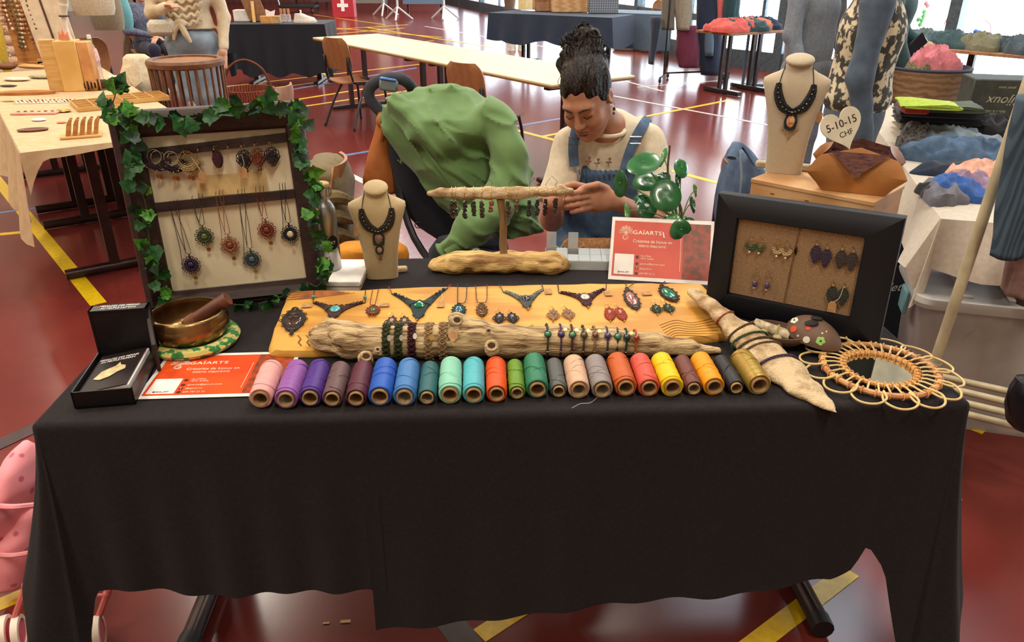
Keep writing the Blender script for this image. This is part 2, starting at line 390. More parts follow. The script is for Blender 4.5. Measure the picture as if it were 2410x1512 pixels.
for lab, kind, col, pts in (('orange painted scribble on the right window pane', 'stroke', (232, 140, 80), [(2222, 58), (2240, 22), (2248, 14), (2232, 48), (2228, 62)]), ('green painted chain of leaves on the window pane', 'dots', (120, 190, 110), [(2176, 28), (2174, 38), (2170, 48), (2162, 46), (2166, 58)]), ('small blue painted blot on the window pane', 'dots', (80, 130, 200), [(2296, 74), (2302, 76)]), ('thin brown painted arc on the window pane', 'stroke', (160, 100, 90), [(2318, 48), (2330, 58), (2332, 78)]), ('pink painted flower on the window pane', 'dots', (226, 150, 150), [(2180, 8), (2184, 14)])):
    m = MB()
    if kind == 'stroke': m.tube(bez([PWIN.at(*p, -.03) for p in pts], 5), .012, 5, False, .4)
    else: [m.ell(PWIN.at(*p, -.03), (.03, .012, .028), 10, 6) for p in pts]
    solo('window_painting', lab, 'painting', m, pla(col, .6))
for k, (xa, xb, ya, yb) in enumerate(SKY):
    w = thing('window_%d' % (30+k), None, None, ((xa+xb)/2, (ya+yb)/2, 7.0), kind='structure'); part(w, 'pane', MB().box(((xa+xb)/2, (ya+yb)/2, 7.06), (xb-xa, yb-ya, .012)), M_glass, world=True, smooth=False)
    for t in (0, .25, .5, .75, 1): part(w, 'glazing_bar', MB().box(((xa+xb)/2, ya+(yb-ya)*t, 7.04), (xb-xa, .07, .1)), M_alu, world=True, smooth=False)
M_lampbox = mat('lamp_housing_white', (225, 222, 214), rough=.5)
M_lampglow = mat('lamp_diffuser_glow', (255, 236, 205), emit=6.0)
k = 0
for X in (-9., -4., 1.):
    for Y in (-1.5, 3.5, 9., 15., 22.):
        if X == 1. and Y > 20: continue
        t = thing('ceiling_lamp', 'white box lamp on the hall ceiling', 'lamp', (X, Y, 6.7), group='ceiling lamps')
        part(t, 'housing', MB().cbox((0, 0, .17), (.7, 2.2, .26), .03), M_lampbox); part(t, 'diffuser', MB().cbox((0, 0, .03), (.6, 2.1, .02), .005), M_lampglow)
        l = bpy.data.lights.new('lamp_light', 'AREA'); l.shape = 'RECTANGLE'; l.size = .6; l.size_y = 2.1; l.energy = LAMP_W; l.color = LAMP_COL
        lo = bpy.data.objects.new('lamp_light', l); COL.objects.link(lo); lo.parent = t; lo.location = (0, 0, -.0)
# ================================================================ the stall table and its two black cloths
TZ = .745
FL_, FR_, BR_, BL_ = V(-.90, 1.232), V(.898, 1.306), V(.855, 2.14), V(-.945, 2.07)
def TB(u, v):
    p = (FL_*(1-u)+FR_*u)*(1-v)+(BL_*(1-u)+BR_*u)*v; return Vector((p.x, p.y, TZ))
M_brownsteel = mat('table_leg_brown_steel', (60, 40, 36), rough=.35, metal=.4)
tb = thing('folding_table', 'long folding table under two black cloths, brown steel feet showing below', 'table', ((FL_.x+BR_.x)/2, 1.68, 0))
c4 = [TB(.008, .01), TB(.992, .01), TB(.992, .99), TB(.008, .99)]
part(tb, 'tabletop', MB().add([p-Vector((0, 0, .034)) for p in c4]+[p-Vector((0, 0, .005)) for p in c4], [(0, 1, 2, 3), (4, 5, 6, 7), (0, 1, 5, 4), (1, 2, 6, 5), (2, 3, 7, 6), (3, 0, 4, 7)]), pla((215, 205, 180)), world=True, smooth=False)
for u in (.065, .935):
    a = TB(u, .14); b = TB(u, .9); a.z = b.z = .03
    part(tb, 'foot', MB().tube([a, b], .025, 12), M_brownsteel, world=True)
    part(tb, 'foot_cap', MB().tube([a-Vector((0, .03, 0)), a+Vector((0, .01, 0))], .028, 12), pla((24, 22, 22), .5), world=True)
    for v in (.42, .58):
        p = TB(u, v); q = p.copy(); p.z = .04; q.z = .71; part(tb, 'leg', MB().bar(p, q, .04, .06, up=(1, 0, 0)), M_brownsteel, world=True)
M_black = fab((40, 35, 36), 'cloth_black_cotton', col2=(33, 29, 30), scale=140, bscale=900, sheen=.06, bump=.3, spec=.12)
def hang_cloth(name, label, u0, u1, lift, hem, side, corner):
    """cloth over the table: top sheet, drape along the front and one side with a cone fold at the corner"""
    # perimeter samples: (edge point, outward normal, hang length, flare)
    per = []
    us = np.linspace(u0, u1, 70) if side < 0 else np.linspace(u1, u0, 90)   # from the corner along the front
    sideu = 0. if side < 0 else 1.
    nrm_s = Vector((side, 0, 0)); nrm_f = Vector((0, -1, 0))
    for v in np.linspace(1, .02, 24):
        e = TB(sideu, v); per.append((e, nrm_s, corner['side_len']+.05*math.sin(v*7), .05+.03*math.sin(v*14)))
    for t in np.linspace(0, 1, 26)[1:-1]:
        a = t*math.pi/2; n = nrm_s*math.cos(a)+nrm_f*math.sin(a); s_ = math.sin(math.pi*min(1, t*1.1))
        per.append((TB(sideu, 0.), n, corner['len'](t), corner['flare'](t)))
    for u in us:
        e = TB(u, 0); x = e.x
        per.append((e, nrm_f, np.interp(x, [h[0] for h in hem], [h[1] for h in hem]), np.interp(x, [h[0] for h in hem], [h[2] for h in hem])))
    ts = [0, .006, .014, .024, .036, .055]+list(np.linspace(.085, 1, 26)); G = []
    for k_, (e, n, L, fl_) in enumerate(per):
        row = []
        for t in ts:
            s_ = t*L; rr = .014
            if s_ < rr*1.57: a = s_/rr; off = rr*math.sin(a); dz = rr*(1-math.cos(a))
            else: off = rr; dz = rr+(s_-rr*1.57)
            q = max(0, (s_-.03)/max(L, .1))
            off += fl_*q**1.3+.006*q*math.sin(k_*.55)+.004*q*math.sin(k_*.23+2)
            row.append(e+n*off-Vector((0, 0, dz))+Vector((0, 0, lift)))
        G.append(row)
    top = []
    for u in (np.linspace(sideu, u1 if side < 0 else u0, 30)):
        top.append([TB(u, v)+Vector((0, 0, lift)) for v in np.linspace(1, 0, 16)])
    cl = thing(name, label, 'tablecloth', TB((u0+u1)/2, .5))
    m = MB(); m.sheet(np.array([[tuple(p) for p in r] for r in top]), .0015); part(cl, 'top_cloth', m, M_black, world=True)
    m = MB(); m.sheet(np.array([[tuple(p) for p in r] for r in G]), .002); part(cl, 'drape', m, M_black, world=True)
    return cl
def hemz(pts, Y):
    r = []
    for px, py, fl_ in pts:
        p = ony(px, py, Y); r.append((p.x, TZ-p.z, fl_))
    return sorted(r)
hang_cloth('tablecloth', 'black cotton cloth over the left third of the stall table, hem ending higher', 0, .352, 0.0,
           hemz([(90, 1520, .03), (232, 1500, .03), (238, 1386, .02), (330, 1386, .02), (480, 1408, .015), (600, 1407, .02), (740, 1404, .02)], 1.215), -1,
           {'side_len': .34, 'len': lambda t: .36+.32*math.sin(math.pi*min(1, t/.98)*.5)**2 if t < .9 else .66, 'flare': lambda t: .085+.05*math.sin(t*math.pi)})
hang_cloth('tablecloth', 'black cotton cloth over the right two thirds of the stall table, hanging lower', .336, 1, .0022,
           hemz([(712, 1468, .03), (900, 1455, .03), (1100, 1446, .035), (1380, 1420, .03), (1600, 1408, .03), (1750, 1400, .03), (1880, 1386, .025), (1960, 1383, .02), (2010, 1360, .01), (2052, 1312, .0), (2088, 1365, .02), (2092, 1470, .05), (2110, 1600, .06), (2250, 1650, .06)], 1.255), 1,
           {'side_len': .4, 'len': lambda t: .42+.25*math.sin(t*math.pi/2), 'flare': lambda t: .07+.05*math.sin(t*math.pi)})
# ================================================================ materials for the crafts
M_drift = mat('driftwood_pale', (208, 180, 134), rough=.85, col2=(112, 80, 50), kind='noise', scale=10, stretch=(1, 10, 10), bump=1., bscale=40, lo=.34, hi=.56)
M_drift2 = mat('driftwood_bleached', (208, 184, 146), rough=.9, col2=(146, 114, 78), kind='noise', scale=14, stretch=(2, 2, 2), bump=1., bscale=110, lo=.32, hi=.56, detail=7)
M_plank = mat('plank_honey_wood', (208, 156, 68), rough=.55, col2=(184, 128, 48), kind='wave', scale=2.2, stretch=(.35, 4.5, 4.5), bump=.35, lo=.05, hi=.62)
M_kraft = mat('kraft_card', (196, 146, 96), rough=.8, scale=80)
M_steel = mat('steel_polished', (196, 198, 198), rough=.22, metal=1.)
M_gold = mat('brass_bead', (206, 164, 84), rough=.28, metal=1.)
M_silver = mat('silver_bead', (214, 208, 196), rough=.25, metal=1.)
M_copper = mat('copper_coin', (150, 88, 52), rough=.35, metal=.8)
def knot(col, n=None): return mat(n or 'waxed_cord_%d_%d_%d' % col, col, rough=.7, col2=tuple(int(x*.55) for x in col), kind='voronoi', scale=420, bump=.7, lo=.1, hi=.5)
def gem(col, n=None, **k): return mat(n or 'stone_%d_%d_%d' % col, col, rough=.12, coat=.6, scale=160, **k)
ID3 = Matrix.Identity(3)
I4 = Matrix.Identity(4)
# ================================================================ dark wooden display frame with ivy
iBL, iBR, iTR, iTL = V(-.91, 1.747, .747), V(-.485, 1.842, .757), V(-.51, 1.895, 1.234), V(-.936, 1.8, 1.222)
PI_ = Plane(iBL, iBR-iBL, iTL-iBL); IW, IH = (iBR-iBL).length, (iTL-iBL).length
M_if = frame_M(iBL, iBR-iBL, PI_.n)
M_darkwood = mat('frame_dark_walnut', (56, 34, 30), rough=.5, col2=(38, 22, 20), kind='noise', scale=12, stretch=(1, 6, 6), bump=.3, bscale=60)
ff = thing('jewellery_board', 'dark walnut jewellery frame with cream back panel, wreathed in ivy', 'frame', M_if)
ux0, uy1 = PI_.uv(338, 306); ux1, uy0 = PI_.uv(729, 655)
ux0 = .062; ux1 = IW-.046; uy0 = .036; uy1 = IH-.062
def rail(o, i, d0=.0, d1=.034):
    """one mitred frame rail between outer edge o (2 pts) and inner edge i (2 pts), moulded profile"""
    secs = []
    for e in (0, 1):
        a = Vector(o[e]+(0,)); b = Vector(i[e]+(0,)); s = []
        for t, z in ((0, -.012), (0, .018), (.08, .028), (.3, .034), (.55, .026), (.7, .022), (.85, .02), (1, .012), (1, -.012)): s.append(a.lerp(b, t)+Vector((0, 0, z)))
        secs.append(s)
    return MB().loft(secs)
O = [(0, 0), (IW, 0), (IW, IH), (0, IH)]; I_ = [(ux0, uy0), (ux1, uy0), (ux1, uy1), (ux0, uy1)]
for k in range(4): part(ff, 'frame_rail', rail((O[k], O[(k+1) % 4]), (I_[k], I_[(k+1) % 4])), M_darkwood, angle=50)
part(ff, 'back_panel', MB().box((IW/2, IH/2, -.004), (ux1-ux0+.02, uy1-uy0+.02, .008)), mat('panel_cream_canvas', (222, 208, 178), rough=.85, scale=6, col2=(208, 192, 160), bump=.15, bscale=500))
part(ff, 'mounting_card', MB().box((.245, .292, .0015), (.165, .05, .002)), mat('card_tan', (214, 184, 128), rough=.8))
def cross_rail(y0, y1, z): return MB().add([(ux0, y0-.011, 0), (ux1, y1-.011, 0), (ux1, y1+.011, 0), (ux0, y0+.011, 0), (ux0, y0-.011, z), (ux1, y1-.011, z), (ux1, y1+.011, z), (ux0, y0+.011, z)], [(0, 1, 2, 3), (4, 5, 6, 7), (0, 1, 5, 4), (1, 2, 6, 5), (2, 3, 7, 6), (3, 0, 4, 7)])
yu0 = PI_.uv(345, 362)[1]; yu1 = PI_.uv(690, 322)[1]; yl0 = PI_.uv(380, 487)[1]; yl1 = PI_.uv(695, 455)[1]
part(ff, 'cross_rail', cross_rail(yu0, yu1, .012), M_darkwood, smooth=False); part(ff, 'cross_rail', cross_rail(yl0, yl1, .012), M_darkwood, smooth=False)
for px, py in ((359, 354), (399, 352), (434, 348), (467, 343), (504, 341), (537, 337), (568, 334), (599, 331), (636, 327)):
    u, v = PI_.uv(px, py); part(ff, 'hook', MB().tube([(u, v, .01), (u, v-.001, .018), (u, v-.006, .022), (u, v-.010, .020), (u, v-.010, .016)], .0014, 6), M_silver)
part(ff, 'easel_leg', MB().bar((IW/2, IH*.8, -.014), (IW/2, .02, -.17), .05, .008, up=(1, 0, 0)), M_darkwood)
def tagpart(root, at, to, tw=.009, th=.013, string=True):
    """small kraft price tag on a string, in root-local coordinates"""
    x, y, z = at; t = part(root, 'price_tag', MB().prism([(x-tw, y-th), (x+tw, y-th), (x+tw, y+th*.5), (x+tw*.5, y+th), (x-tw*.5, y+th), (x-tw, y+th*.5)], z, z+.0008), M_kraft, label='small kraft price tag')
    if string: part(t, 'string', MB().tube(bez([(x, y+th*.8, z+.001), ((x+to[0])/2+.004, (y+to[1])/2, z+.003), (to[0], to[1], z+.002)], 6), .0006, 4), pla((230, 220, 200), .8))
# ---- hoop earrings and pairs on the upper rail
def hoop_pair(px, py, col, ring_m, label, tg=False):
    r = thing('hoop_earrings', label, 'earrings', PI_.M(px, py, .022), group='earrings on the upper rail of the ivy frame'); km = knot(col)
    for k, (dx, dy, dz) in enumerate(((0, 0, 0), (.006, -.004, -.006))):
        part(r, 'hoop', MB().ring((dx, dy, dz), .0155, .0155, .0011, 28, 6), ring_m)
        m = MB(); n = 13
        for j, rad in enumerate((.019, .0235, .028)):
            pts = [(dx+rad*math.cos(a), dy-.001+rad*math.sin(a)*1.05, dz) for a in np.linspace(math.pi*1.03+.12*j, 2*math.pi-.1-.12*j, 22)]
            m.tube(pts, .0022 if j < 2 else .0016, 6)
        for i in range(n):
            a = math.pi*1.1+i*(math.pi*.8)/(n-1); m.ring((dx+.0265*math.cos(a), dy+.028*math.sin(a), dz), .0032, .0032, .0009, 10, 5)
        part(r, 'macrame_fan', m, km)
        m = MB()
        for i in range(7): a = math.pi*1.15+i*(math.pi*.7)/6; m.ell((dx+.0315*math.cos(a), dy+.0335*math.sin(a), dz), .0018, 8, 6)
        part(r, 'bead_row', m, ring_m)
        part(r, 'coin', MB().lathe([(.0, -.0006), (.0052, -.0006), (.0052, .0006), (0, .0006)], 16, Matrix.Translation((dx, dy-.046, dz))), M_copper)
        part(r, 'link', MB().ring((dx, dy-.0385, dz), .0018, .0025, .0006, 10, 5), M_gold)
    if tg: tagpart(r, (.028, -.048, .004), (.012, 0))
hoop_pair(363, 368, (62, 34, 40), M_silver, 'purple-brown macramé fan hoop earrings nearest the ivy frame\'s left rail')
hoop_pair(402, 372, (44, 30, 34), M_silver, 'black-brown macramé fan hoop earrings between the purple and beige hoops')
hoop_pair(439, 371, (190, 164, 116), M_gold, 'beige macramé fan hoop earrings with a kraft tag', True)
r = thing('leaf_earrings', 'dark maroon leaf earrings hanging alone on the upper rail of the ivy frame', 'earrings', PI_.M(510, 376, .02))
for dx, dz in ((0, 0), (.004, -.006)):
    part(r, 'leaf', MB().prism([(dx+x*.0105, y*.021) for x, y in [(0, 1), (.6, .75), (1, .2), (.9, -.3), (.5, -.8), (.1, -1), (-.4, -.85), (-.85, -.35), (-1, .15), (-.6, .7)]], dz, dz+.003, None, .4), knot((72, 30, 38)))
    part(r, 'ear_wire', MB().tube([(dx, .02, dz), (dx-.003, .028, dz), (dx, .033, dz+.001), (dx+.003, .029, dz)], .0007, 5), M_gold)
    part(r, 'drop', MB().cyl((dx+.001, -.021, dz), (dx+.001, -.03, dz), .0016, 6), M_gold)
def lattice_pair(px, py, col, label, drops=True, tg=False):
    r = thing('macrame_earrings', label, 'earrings', PI_.M(px, py, .02), group='earrings on the upper rail of the ivy frame'); km = knot(col)
    for dx, dz in ((0, 0), (.005, -.007)):
        m = MB(); a = .0165
        for (x, y, w, h) in ((0, .012, .009, .007), (0, .003, .006, .006), (-.0075, .006, .007, .007), (.0075, .006, .007, .007), (-.009, -.003, .0065, .006), (.009, -.003, .0065, .006), (0, -.006, .008, .007), (-.004, -.010, .006, .006), (.004, -.010, .006, .006)): m.ring((x+dx, y, dz), w, h, .0012, 14, 5)
        m.tube([(dx-.016, -.003, dz), (dx, -.026, dz), (dx+.016, -.003, dz)], .0018, 6); m.tube([(dx-.011, -.002, dz), (dx, -.019, dz), (dx+.011, -.002, dz)], .0018, 6)
        m.prism([(dx-.009, -.006), (dx, -.022), (dx+.009, -.006), (dx, -.001)], dz-.001, dz+.001)
        part(r, 'lattice', m, km)
        part(r, 'ear_wire', MB().tube([(dx, .019, dz), (dx-.003, .027, dz), (dx, .032, dz), (dx+.003, .028, dz)], .0007, 5), M_gold)
        if drops: part(r, 'drop_bead', MB().ell((dx, -.0305, dz), (.0026, .0034, .0026), 10, 7), gem((70, 36, 28)))
    if tg: tagpart(r, (-.004, -.032, .004), (-.001, .01))
lattice_pair(572, 374, (40, 30, 30), 'black lattice macramé earrings with a kraft tag on the ivy frame', True, True)
lattice_pair(604, 370, (122, 56, 32), 'rust brown lattice macramé earrings on the ivy frame')
lattice_pair(637, 367, (44, 30, 34), 'dark plum lattice macramé earrings nearest the ivy frame\'s right rail', False)
# ---- sun pendants on the lower rail
def sun_pendant(px, py, rail_px, col, stone_c, coin_m, label, tailx=0):
    M = PI_.M(px, py, .012); r = thing('sun_pendant', label, 'pendant', M, group='sun pendants on the lower rail of the ivy frame'); km = knot(col)
    m = MB(); m.lathe([(.0075, 0), (.0095, .0032), (.0125, .0042), (.015, .003), (.0165, .0)], 28); m.ring((0, 0, .002), .0135, .0135, .002, 28, 6)
    for k in range(9):
        a = 2*math.pi*k/9; m.tube([(.009*math.cos(a+t*.8), .009*math.sin(a+t*.8), .0035) if t == 0 else ((.009+.0075*t)*math.cos(a+t*.8), (.009+.0075*t)*math.sin(a+t*.8), .004) for t in (0, .5, 1)], .001, 5)
    part(r, 'knotted_disc', m, km)
    for k in range(12):
        a = 2*math.pi*(k+.5)/12; rr = part(r, 'ray_loop', MB().ring((.0195*math.cos(a), .0195*math.sin(a), .001), .0032, .0032, .0011, 12, 5), km)
    m = MB()
    for k in range(12): a = 2*math.pi*(k+.5)/12; m.ell((.0222*math.cos(a), .0222*math.sin(a), .002), .0012, 8, 6)
    part(r, 'bead_ring', m, M_gold)
    part(r, 'stone', MB().ell((0, 0, .002), (.0085, .0085, .0042), 18, 10), gem(stone_c))
    part(r, 'bail', MB().tube([(0, .018, .002), (0, .029, .003)], [.0024, .0018], 8), km)
    for s in (-1, 1): part(r, 'metal_bead', MB().ell((s*.006, .0335, .003), .0021, 10, 7), M_silver)
    Mi = M.inverted(); cm = MB()
    for (ax, ay), s in zip(rail_px, (-1, 1, -1)):
        p = Mi@PI_.at(ax, ay, .014); q = Vector((s*.006, .0335, .003)) if s else 0
        cm.tube([p+Vector((0, .020, -.010)), p+Vector((0, .018, .002)), p+Vector((0, .008, .004)), p, p.lerp(q, .5)+Vector((s*.002, 0, 0)), q, Vector((s*.001, .028, .003))], .00075, 5)
    p = Mi@PI_.at(*rail_px[0], .014); e = Vector((-.02+tailx, -.012, .001)); cm.tube([p, p.lerp(e, .6)+Vector((.003, 0, 0)), e], .00075, 5)
    part(r, 'cord', cm, km)
    part(r, 'coin', MB().lathe([(0, -.0006), (.0048, -.0006), (.0052, 0), (.0048, .0008), (.003, .0004), (0, .0006)], 18, Matrix.Translation((.005, -.0335, .001))), coin_m)
    part(r, 'link', MB().ring((.0035, -.0265, .001), .0018, .003, .0006, 10, 5), M_gold)
sun_pendant(450, 624, [(402, 495), (412, 492), (420, 490)], (66, 42, 70), (40, 28, 60), M_gold, 'dark purple sun pendant on black cord, lowest left of the six')
sun_pendant(481, 557, [(455, 482), (470, 477), (479, 476)], (74, 82, 50), (92, 104, 58), M_copper, 'olive green sun pendant with a green stone on the ivy frame', .015)
sun_pendant(541, 578, [(510, 472), (519, 470), (527, 468)], (168, 104, 70), (120, 66, 44), M_copper, 'copper coloured spiral sun pendant on beige cord')
sun_pendant(593, 611, [(562, 467), (572, 465), (578, 464)], (62, 76, 84), (76, 96, 108), M_gold, 'slate blue sun pendant with a gold coin on the ivy frame')
sun_pendant(628, 542, [(604, 461), (614, 459), (622, 458)], (136, 58, 38), (110, 44, 34), M_copper, 'rust red sun pendant on olive cord', .012)
sun_pendant(683, 551, [(660, 452), (667, 452), (673, 450)], (34, 28, 34), (226, 214, 178), M_silver, 'black sun pendant with a round cream stone')
# ---- ivy garland
def ivy_leaf(name, seed):
    rr = random.Random(seed); out = [(0, -.38), (.28, -.5), (.5, -.3), (.46, -.08), (.78, .02), (.44, .22), (.34, .42), (.0, .9), (-.34, .42), (-.44, .22), (-.78, .02), (-.46, -.08), (-.5, -.3), (-.28, -.5)]
    out = [(x*(1+rr.uniform(-.1, .1)), y*(1+rr.uniform(-.1, .1))) for x, y in out]; n = len(out); cup = rr.uniform(-.35, .35)
    zf = lambda x, y: .28*abs(x)+cup*y*y-.1*x*x
    ring2 = [(x*.5, y*.5) for x, y in out]; vs = [(0, 0, 0)]+[(x, y, zf(x, y)) for x, y in ring2]+[(x, y, zf(x, y)) for x, y in out]
    f = []
    for k in range(n): j = (k+1) % n; f += [(0, 1+k, 1+j), (1+k, 1+n+k, 1+n+j, 1+j)]
    me = bpy.data.meshes.new(name); me.from_pydata(vs, [], f); me.polygons.foreach_set('use_smooth', [True]*len(f)); return me
LEAFM = [mat('ivy_leaf_%s' % n, c, rough=.42, col2=c2, scale=2.2, bump=.3, bscale=6, detail=2, lo=.4, hi=.6) for n, c, c2 in (('deep', (24, 62, 32), (16, 44, 26)), ('mid', (36, 96, 38), (22, 66, 30)), ('bright', (84, 148, 44), (48, 112, 36)))]
LEAVES = []
for mi_ in range(3):
    for s_ in range(3): me = ivy_leaf('leaf', s_); me.materials.append(LEAFM[mi_]); LEAVES.append(me)
gv = thing('ivy_garland', 'artificial green ivy garland wound around the dark jewellery frame', 'garland', M_if)
def garland(path, nl, seed, size=(.016, .026), spread=.02):
    rr = random.Random(seed); Mi = M_if.inverted(); pts = bez([Mi@PI_.at(px, py, d) for px, py, d in path], 8)
    part(gv, 'stem', MB().tube(pts, .0013, 5), mat('ivy_stem', (66, 84, 40), rough=.6))
    for k in range(nl):
        p = pts[int((k+rr.random()*.8)/nl*(len(pts)-1))]; s = rr.uniform(*size); me = LEAVES[rr.choice((0, 0, 1, 1, 1, 2, 2))*3+rr.randrange(3)]
        o = bpy.data.objects.new('leaf', me); COL.objects.link(o); o.parent = gv
        q = p+Vector((rr.uniform(-spread, spread), rr.uniform(-spread, spread), rr.uniform(.004, .022)))
        o.matrix_basis = Matrix.Translation(q)@Matrix.Rotation(rr.uniform(0, 6.28), 4, 'Z')@Matrix.Rotation(rr.uniform(-.7, .7), 4, 'X')@Matrix.Rotation(rr.uniform(-.6, .6), 4, 'Y')@Matrix.Scale(s*1.25, 4)
garland([(289, 196, .03), (272, 222, .03), (266, 258, .035), (285, 290, .04), (318, 330, .04), (312, 380, .04), (318, 425, .04), (340, 470, .04), (348, 520, .04), (352, 570, .045), (366, 630, .045), (378, 690, .045), (384, 718, .05)], 46, 3, spread=.021)
garland([(285, 270, .04), (350, 270, .045), (400, 276, .045), (455, 278, .045), (505, 262, .045), (540, 255, .045), (575, 250, .04), (620, 230, .04), (668, 240, .04), (702, 252, .04)], 34, 5, spread=.019)
garland([(702, 250, .04), (712, 300, .04), (706, 345, .045), (722, 388, .045), (738, 430, .045), (728, 480, .045), (748, 530, .045), (758, 580, .045), (762, 625, .045), (768, 655, .04)], 40, 8, spread=.017)
garland([(768, 655, .045), (742, 676, .05), (690, 688, .06), (640, 706, .06), (590, 718, .06), (540, 716, .06)], 16, 11, size=(.013, .019), spread=.011)
# ================================================================ singing bowl on a cushion
cb = onz(457, 797, TZ+.012); bw = thing('cushion', 'round green and gold brocade cushion under the brass bowl', 'cushion', (cb.x, cb.y, TZ+.0023))
M_broc = mat('brocade_green_gold', (28, 122, 52), rough=.5, col2=(206, 190, 104), kind='noise', scale=48, lo=.48, hi=.51, detail=2.2, bump=.25, bscale=600, sheen=.3)
part(bw, 'pad', MB().lathe([(0, .012), (.05, .012), (.07, .020), (.085, .025), (.097, .021), (.1015, .013), (.098, .005), (.088, 0), (0, 0)], 48), M_broc)
M_brass = mat('bowl_aged_brass', (150, 122, 76), rough=.32, metal=.9, col2=(104, 74, 48), scale=16, bump=.15, bscale=120)
bz = TZ+.0145; c_ = Vector((cb.x-.005, cb.y+.003, bz)); b = thing('singing_bowl', 'hammered brass singing bowl on the green cushion', 'bowl', c_)
pr = [(0, 0), (.055, .0), (.070, .006), (.080, .018), (.0855, .036), (.086, .046), (.0845, .052), (.0865, .053), (.0850, .058), (.0855, .060), (.0830, .066), (.0832, .068), (.080, .076), (.076, .0775), (.0745, .074), (.078, .060), (.080, .045), (.076, .022), (.066, .010), (0, .006)]
pr = [(r, z*.86) for r, z in pr]; part(b, 'shell', MB().lathe(pr, 64), M_brass, angle=60)
m = MB()
for k in range(16):
    a = 2*math.pi*k/16; m.ring((.0838*math.cos(a), .0842*math.sin(a), .028), .008, .008, .0008, 14, 4, Matrix.Rotation(a+math.pi/2, 3, 'Z')@Matrix.Rotation(math.pi/2-.2, 3, 'X'))
part(b, 'engraved_band', m, M_brass)
ma = ony(436, 745, c_.y+.012); mb_ = Vector((0, 0, 0)); mA = Vector((c_.x-.02, c_.y+.02, bz+.020)); mB = ony(537, 703, c_.y+.03); dv = (mB-mA).normalized()
ml = thing('mallet', 'turned brown wooden striker resting in the brass bowl', 'mallet', mA); L = (mB-mA).length
Mm = frame_M(mA, dv.orthogonal(), dv)
part(ml, 'shaft', MB().lathe([(0, 0), (.012, .001), (.0135, .01), (.0145, L*.3), (.0165, L-.004), (.0150, L), (0, L+.001)], 24, Mm), mat('striker_brown_wood', (112, 62, 42), rough=.5, col2=(88, 46, 32), scale=30), world=True)
part(ml, 'suede_wrap', MB().lathe([(.0142, L*.06), (.0155, L*.07), (.0158, L*.24), (.0146, L*.25)], 24, Mm), fab((128, 82, 54)), world=True)
# ================================================================ black book box, book, wand
M_blkbox = mat('box_black_card', (22, 19, 22), rough=.35, scale=30, col2=(18, 16, 18), spec=.4)
M_white_ink = pla((226, 222, 214), .6, 'ink_white')
t0, t1, t2 = onz(176, 963, TZ+.003), onz(320, 951, TZ+.003), onz(352, 853, TZ+.003)
bx = thing('book_box', 'open black card box with its lid standing up at the back', 'box', t0); Mb = frame_M(t0, t1-t0, (0, 0, 1)); MT[bx.name] = Mb; bx.matrix_basis = Mb
w_ = (t1-t0).length; d_ = ((t2-t1).length)*.98; hh = .036; th_ = .003
m = MB(); m.box((w_/2, d_/2, .002), (w_, d_, .004)); m.box((w_/2, th_/2, hh/2), (w_, th_, hh)); m.box((w_/2, d_-th_/2, hh/2), (w_, th_, hh)); m.box((th_/2, d_/2, hh/2), (th_, d_, hh)); m.box((w_-th_/2, d_/2, hh/2), (th_, d_, hh))
part(bx, 'tray', m, M_blkbox, smooth=False)
lh = ony(205, 722, t2.y+.01).z-TZ-.002; m = MB(); lw = w_*1.03
m.box((w_/2, d_+.03, lh/2), (lw, .004, lh)); m.box((w_/2, d_+.016, lh-.002), (lw, .03, .004)); m.box((w_/2-lw/2+.002, d_+.016, lh/2), (.004, .03, lh)); m.box((w_/2+lw/2-.002, d_+.016, lh/2), (.004, .03, lh)); m.box((w_/2, d_+.004, lh/2), (lw-.008, .003, lh-.006))
ld = part(bx, 'lid', m, M_blkbox, smooth=False)
put_text(ld, 'MESSAGES DES PIERRES\nAU PEUPLE HUMAIN', M_white_ink, Matrix.Translation((w_/2, d_+.016, lh+.0005)), width=w_*.7, height=.020, bold=.01)
bk = thing('oracle_book', 'small black booklet with a pale stone on its cover, inside the black box', 'book', Mb@Matrix.Translation((w_/2, d_/2, .006)))
tl = Matrix.Rotation(math.radians(-4), 4, 'Y')
W2, D2 = w_*.86, d_*.9
part(bk, 'page_block', MB().loft([[(-W2/2, -D2/2, .0), (W2/2, -D2/2, .0), (W2/2, D2/2, .0), (-W2/2, D2/2, .0)], [(-W2/2, -D2/2, .020), (W2/2, -D2/2, .034), (W2/2, D2/2, .034), (-W2/2, D2/2, .020)]]), mat('book_pages', (226, 216, 208), rough=.8, kind='wave', scale=90, stretch=(.02, .02, 1), col2=(186, 176, 170)), smooth=False)
cv = part(bk, 'cover', MB().loft([[(-W2/2, -D2/2, .0205), (W2/2*.93, -D2/2, .0345), (W2/2*.93, D2/2, .0345), (-W2/2, D2/2, .0205)], [(-W2/2, -D2/2, .022), (W2/2*.93, -D2/2, .036), (W2/2*.93, D2/2, .036), (-W2/2, D2/2, .022)]]), mat('book_cover_dark', (40, 30, 30), rough=.3), smooth=False)
Mc = Matrix.Translation((-.004, 0, .0296))@Matrix.Rotation(-math.atan2(.014, W2*.96), 4, 'Y')
put_text(cv, 'MESSAGES DES PIERRES\nAU PEUPLE HUMAIN', M_white_ink, Mc@Matrix.Translation((0, D2*.30, .0)), width=W2*.82, height=.017, shear=.0, bold=.012)
put_text(cv, 'DANIEL', M_white_ink, Mc@Matrix.Translation((0, -D2*.42, .0)), width=W2*.16) if False else None
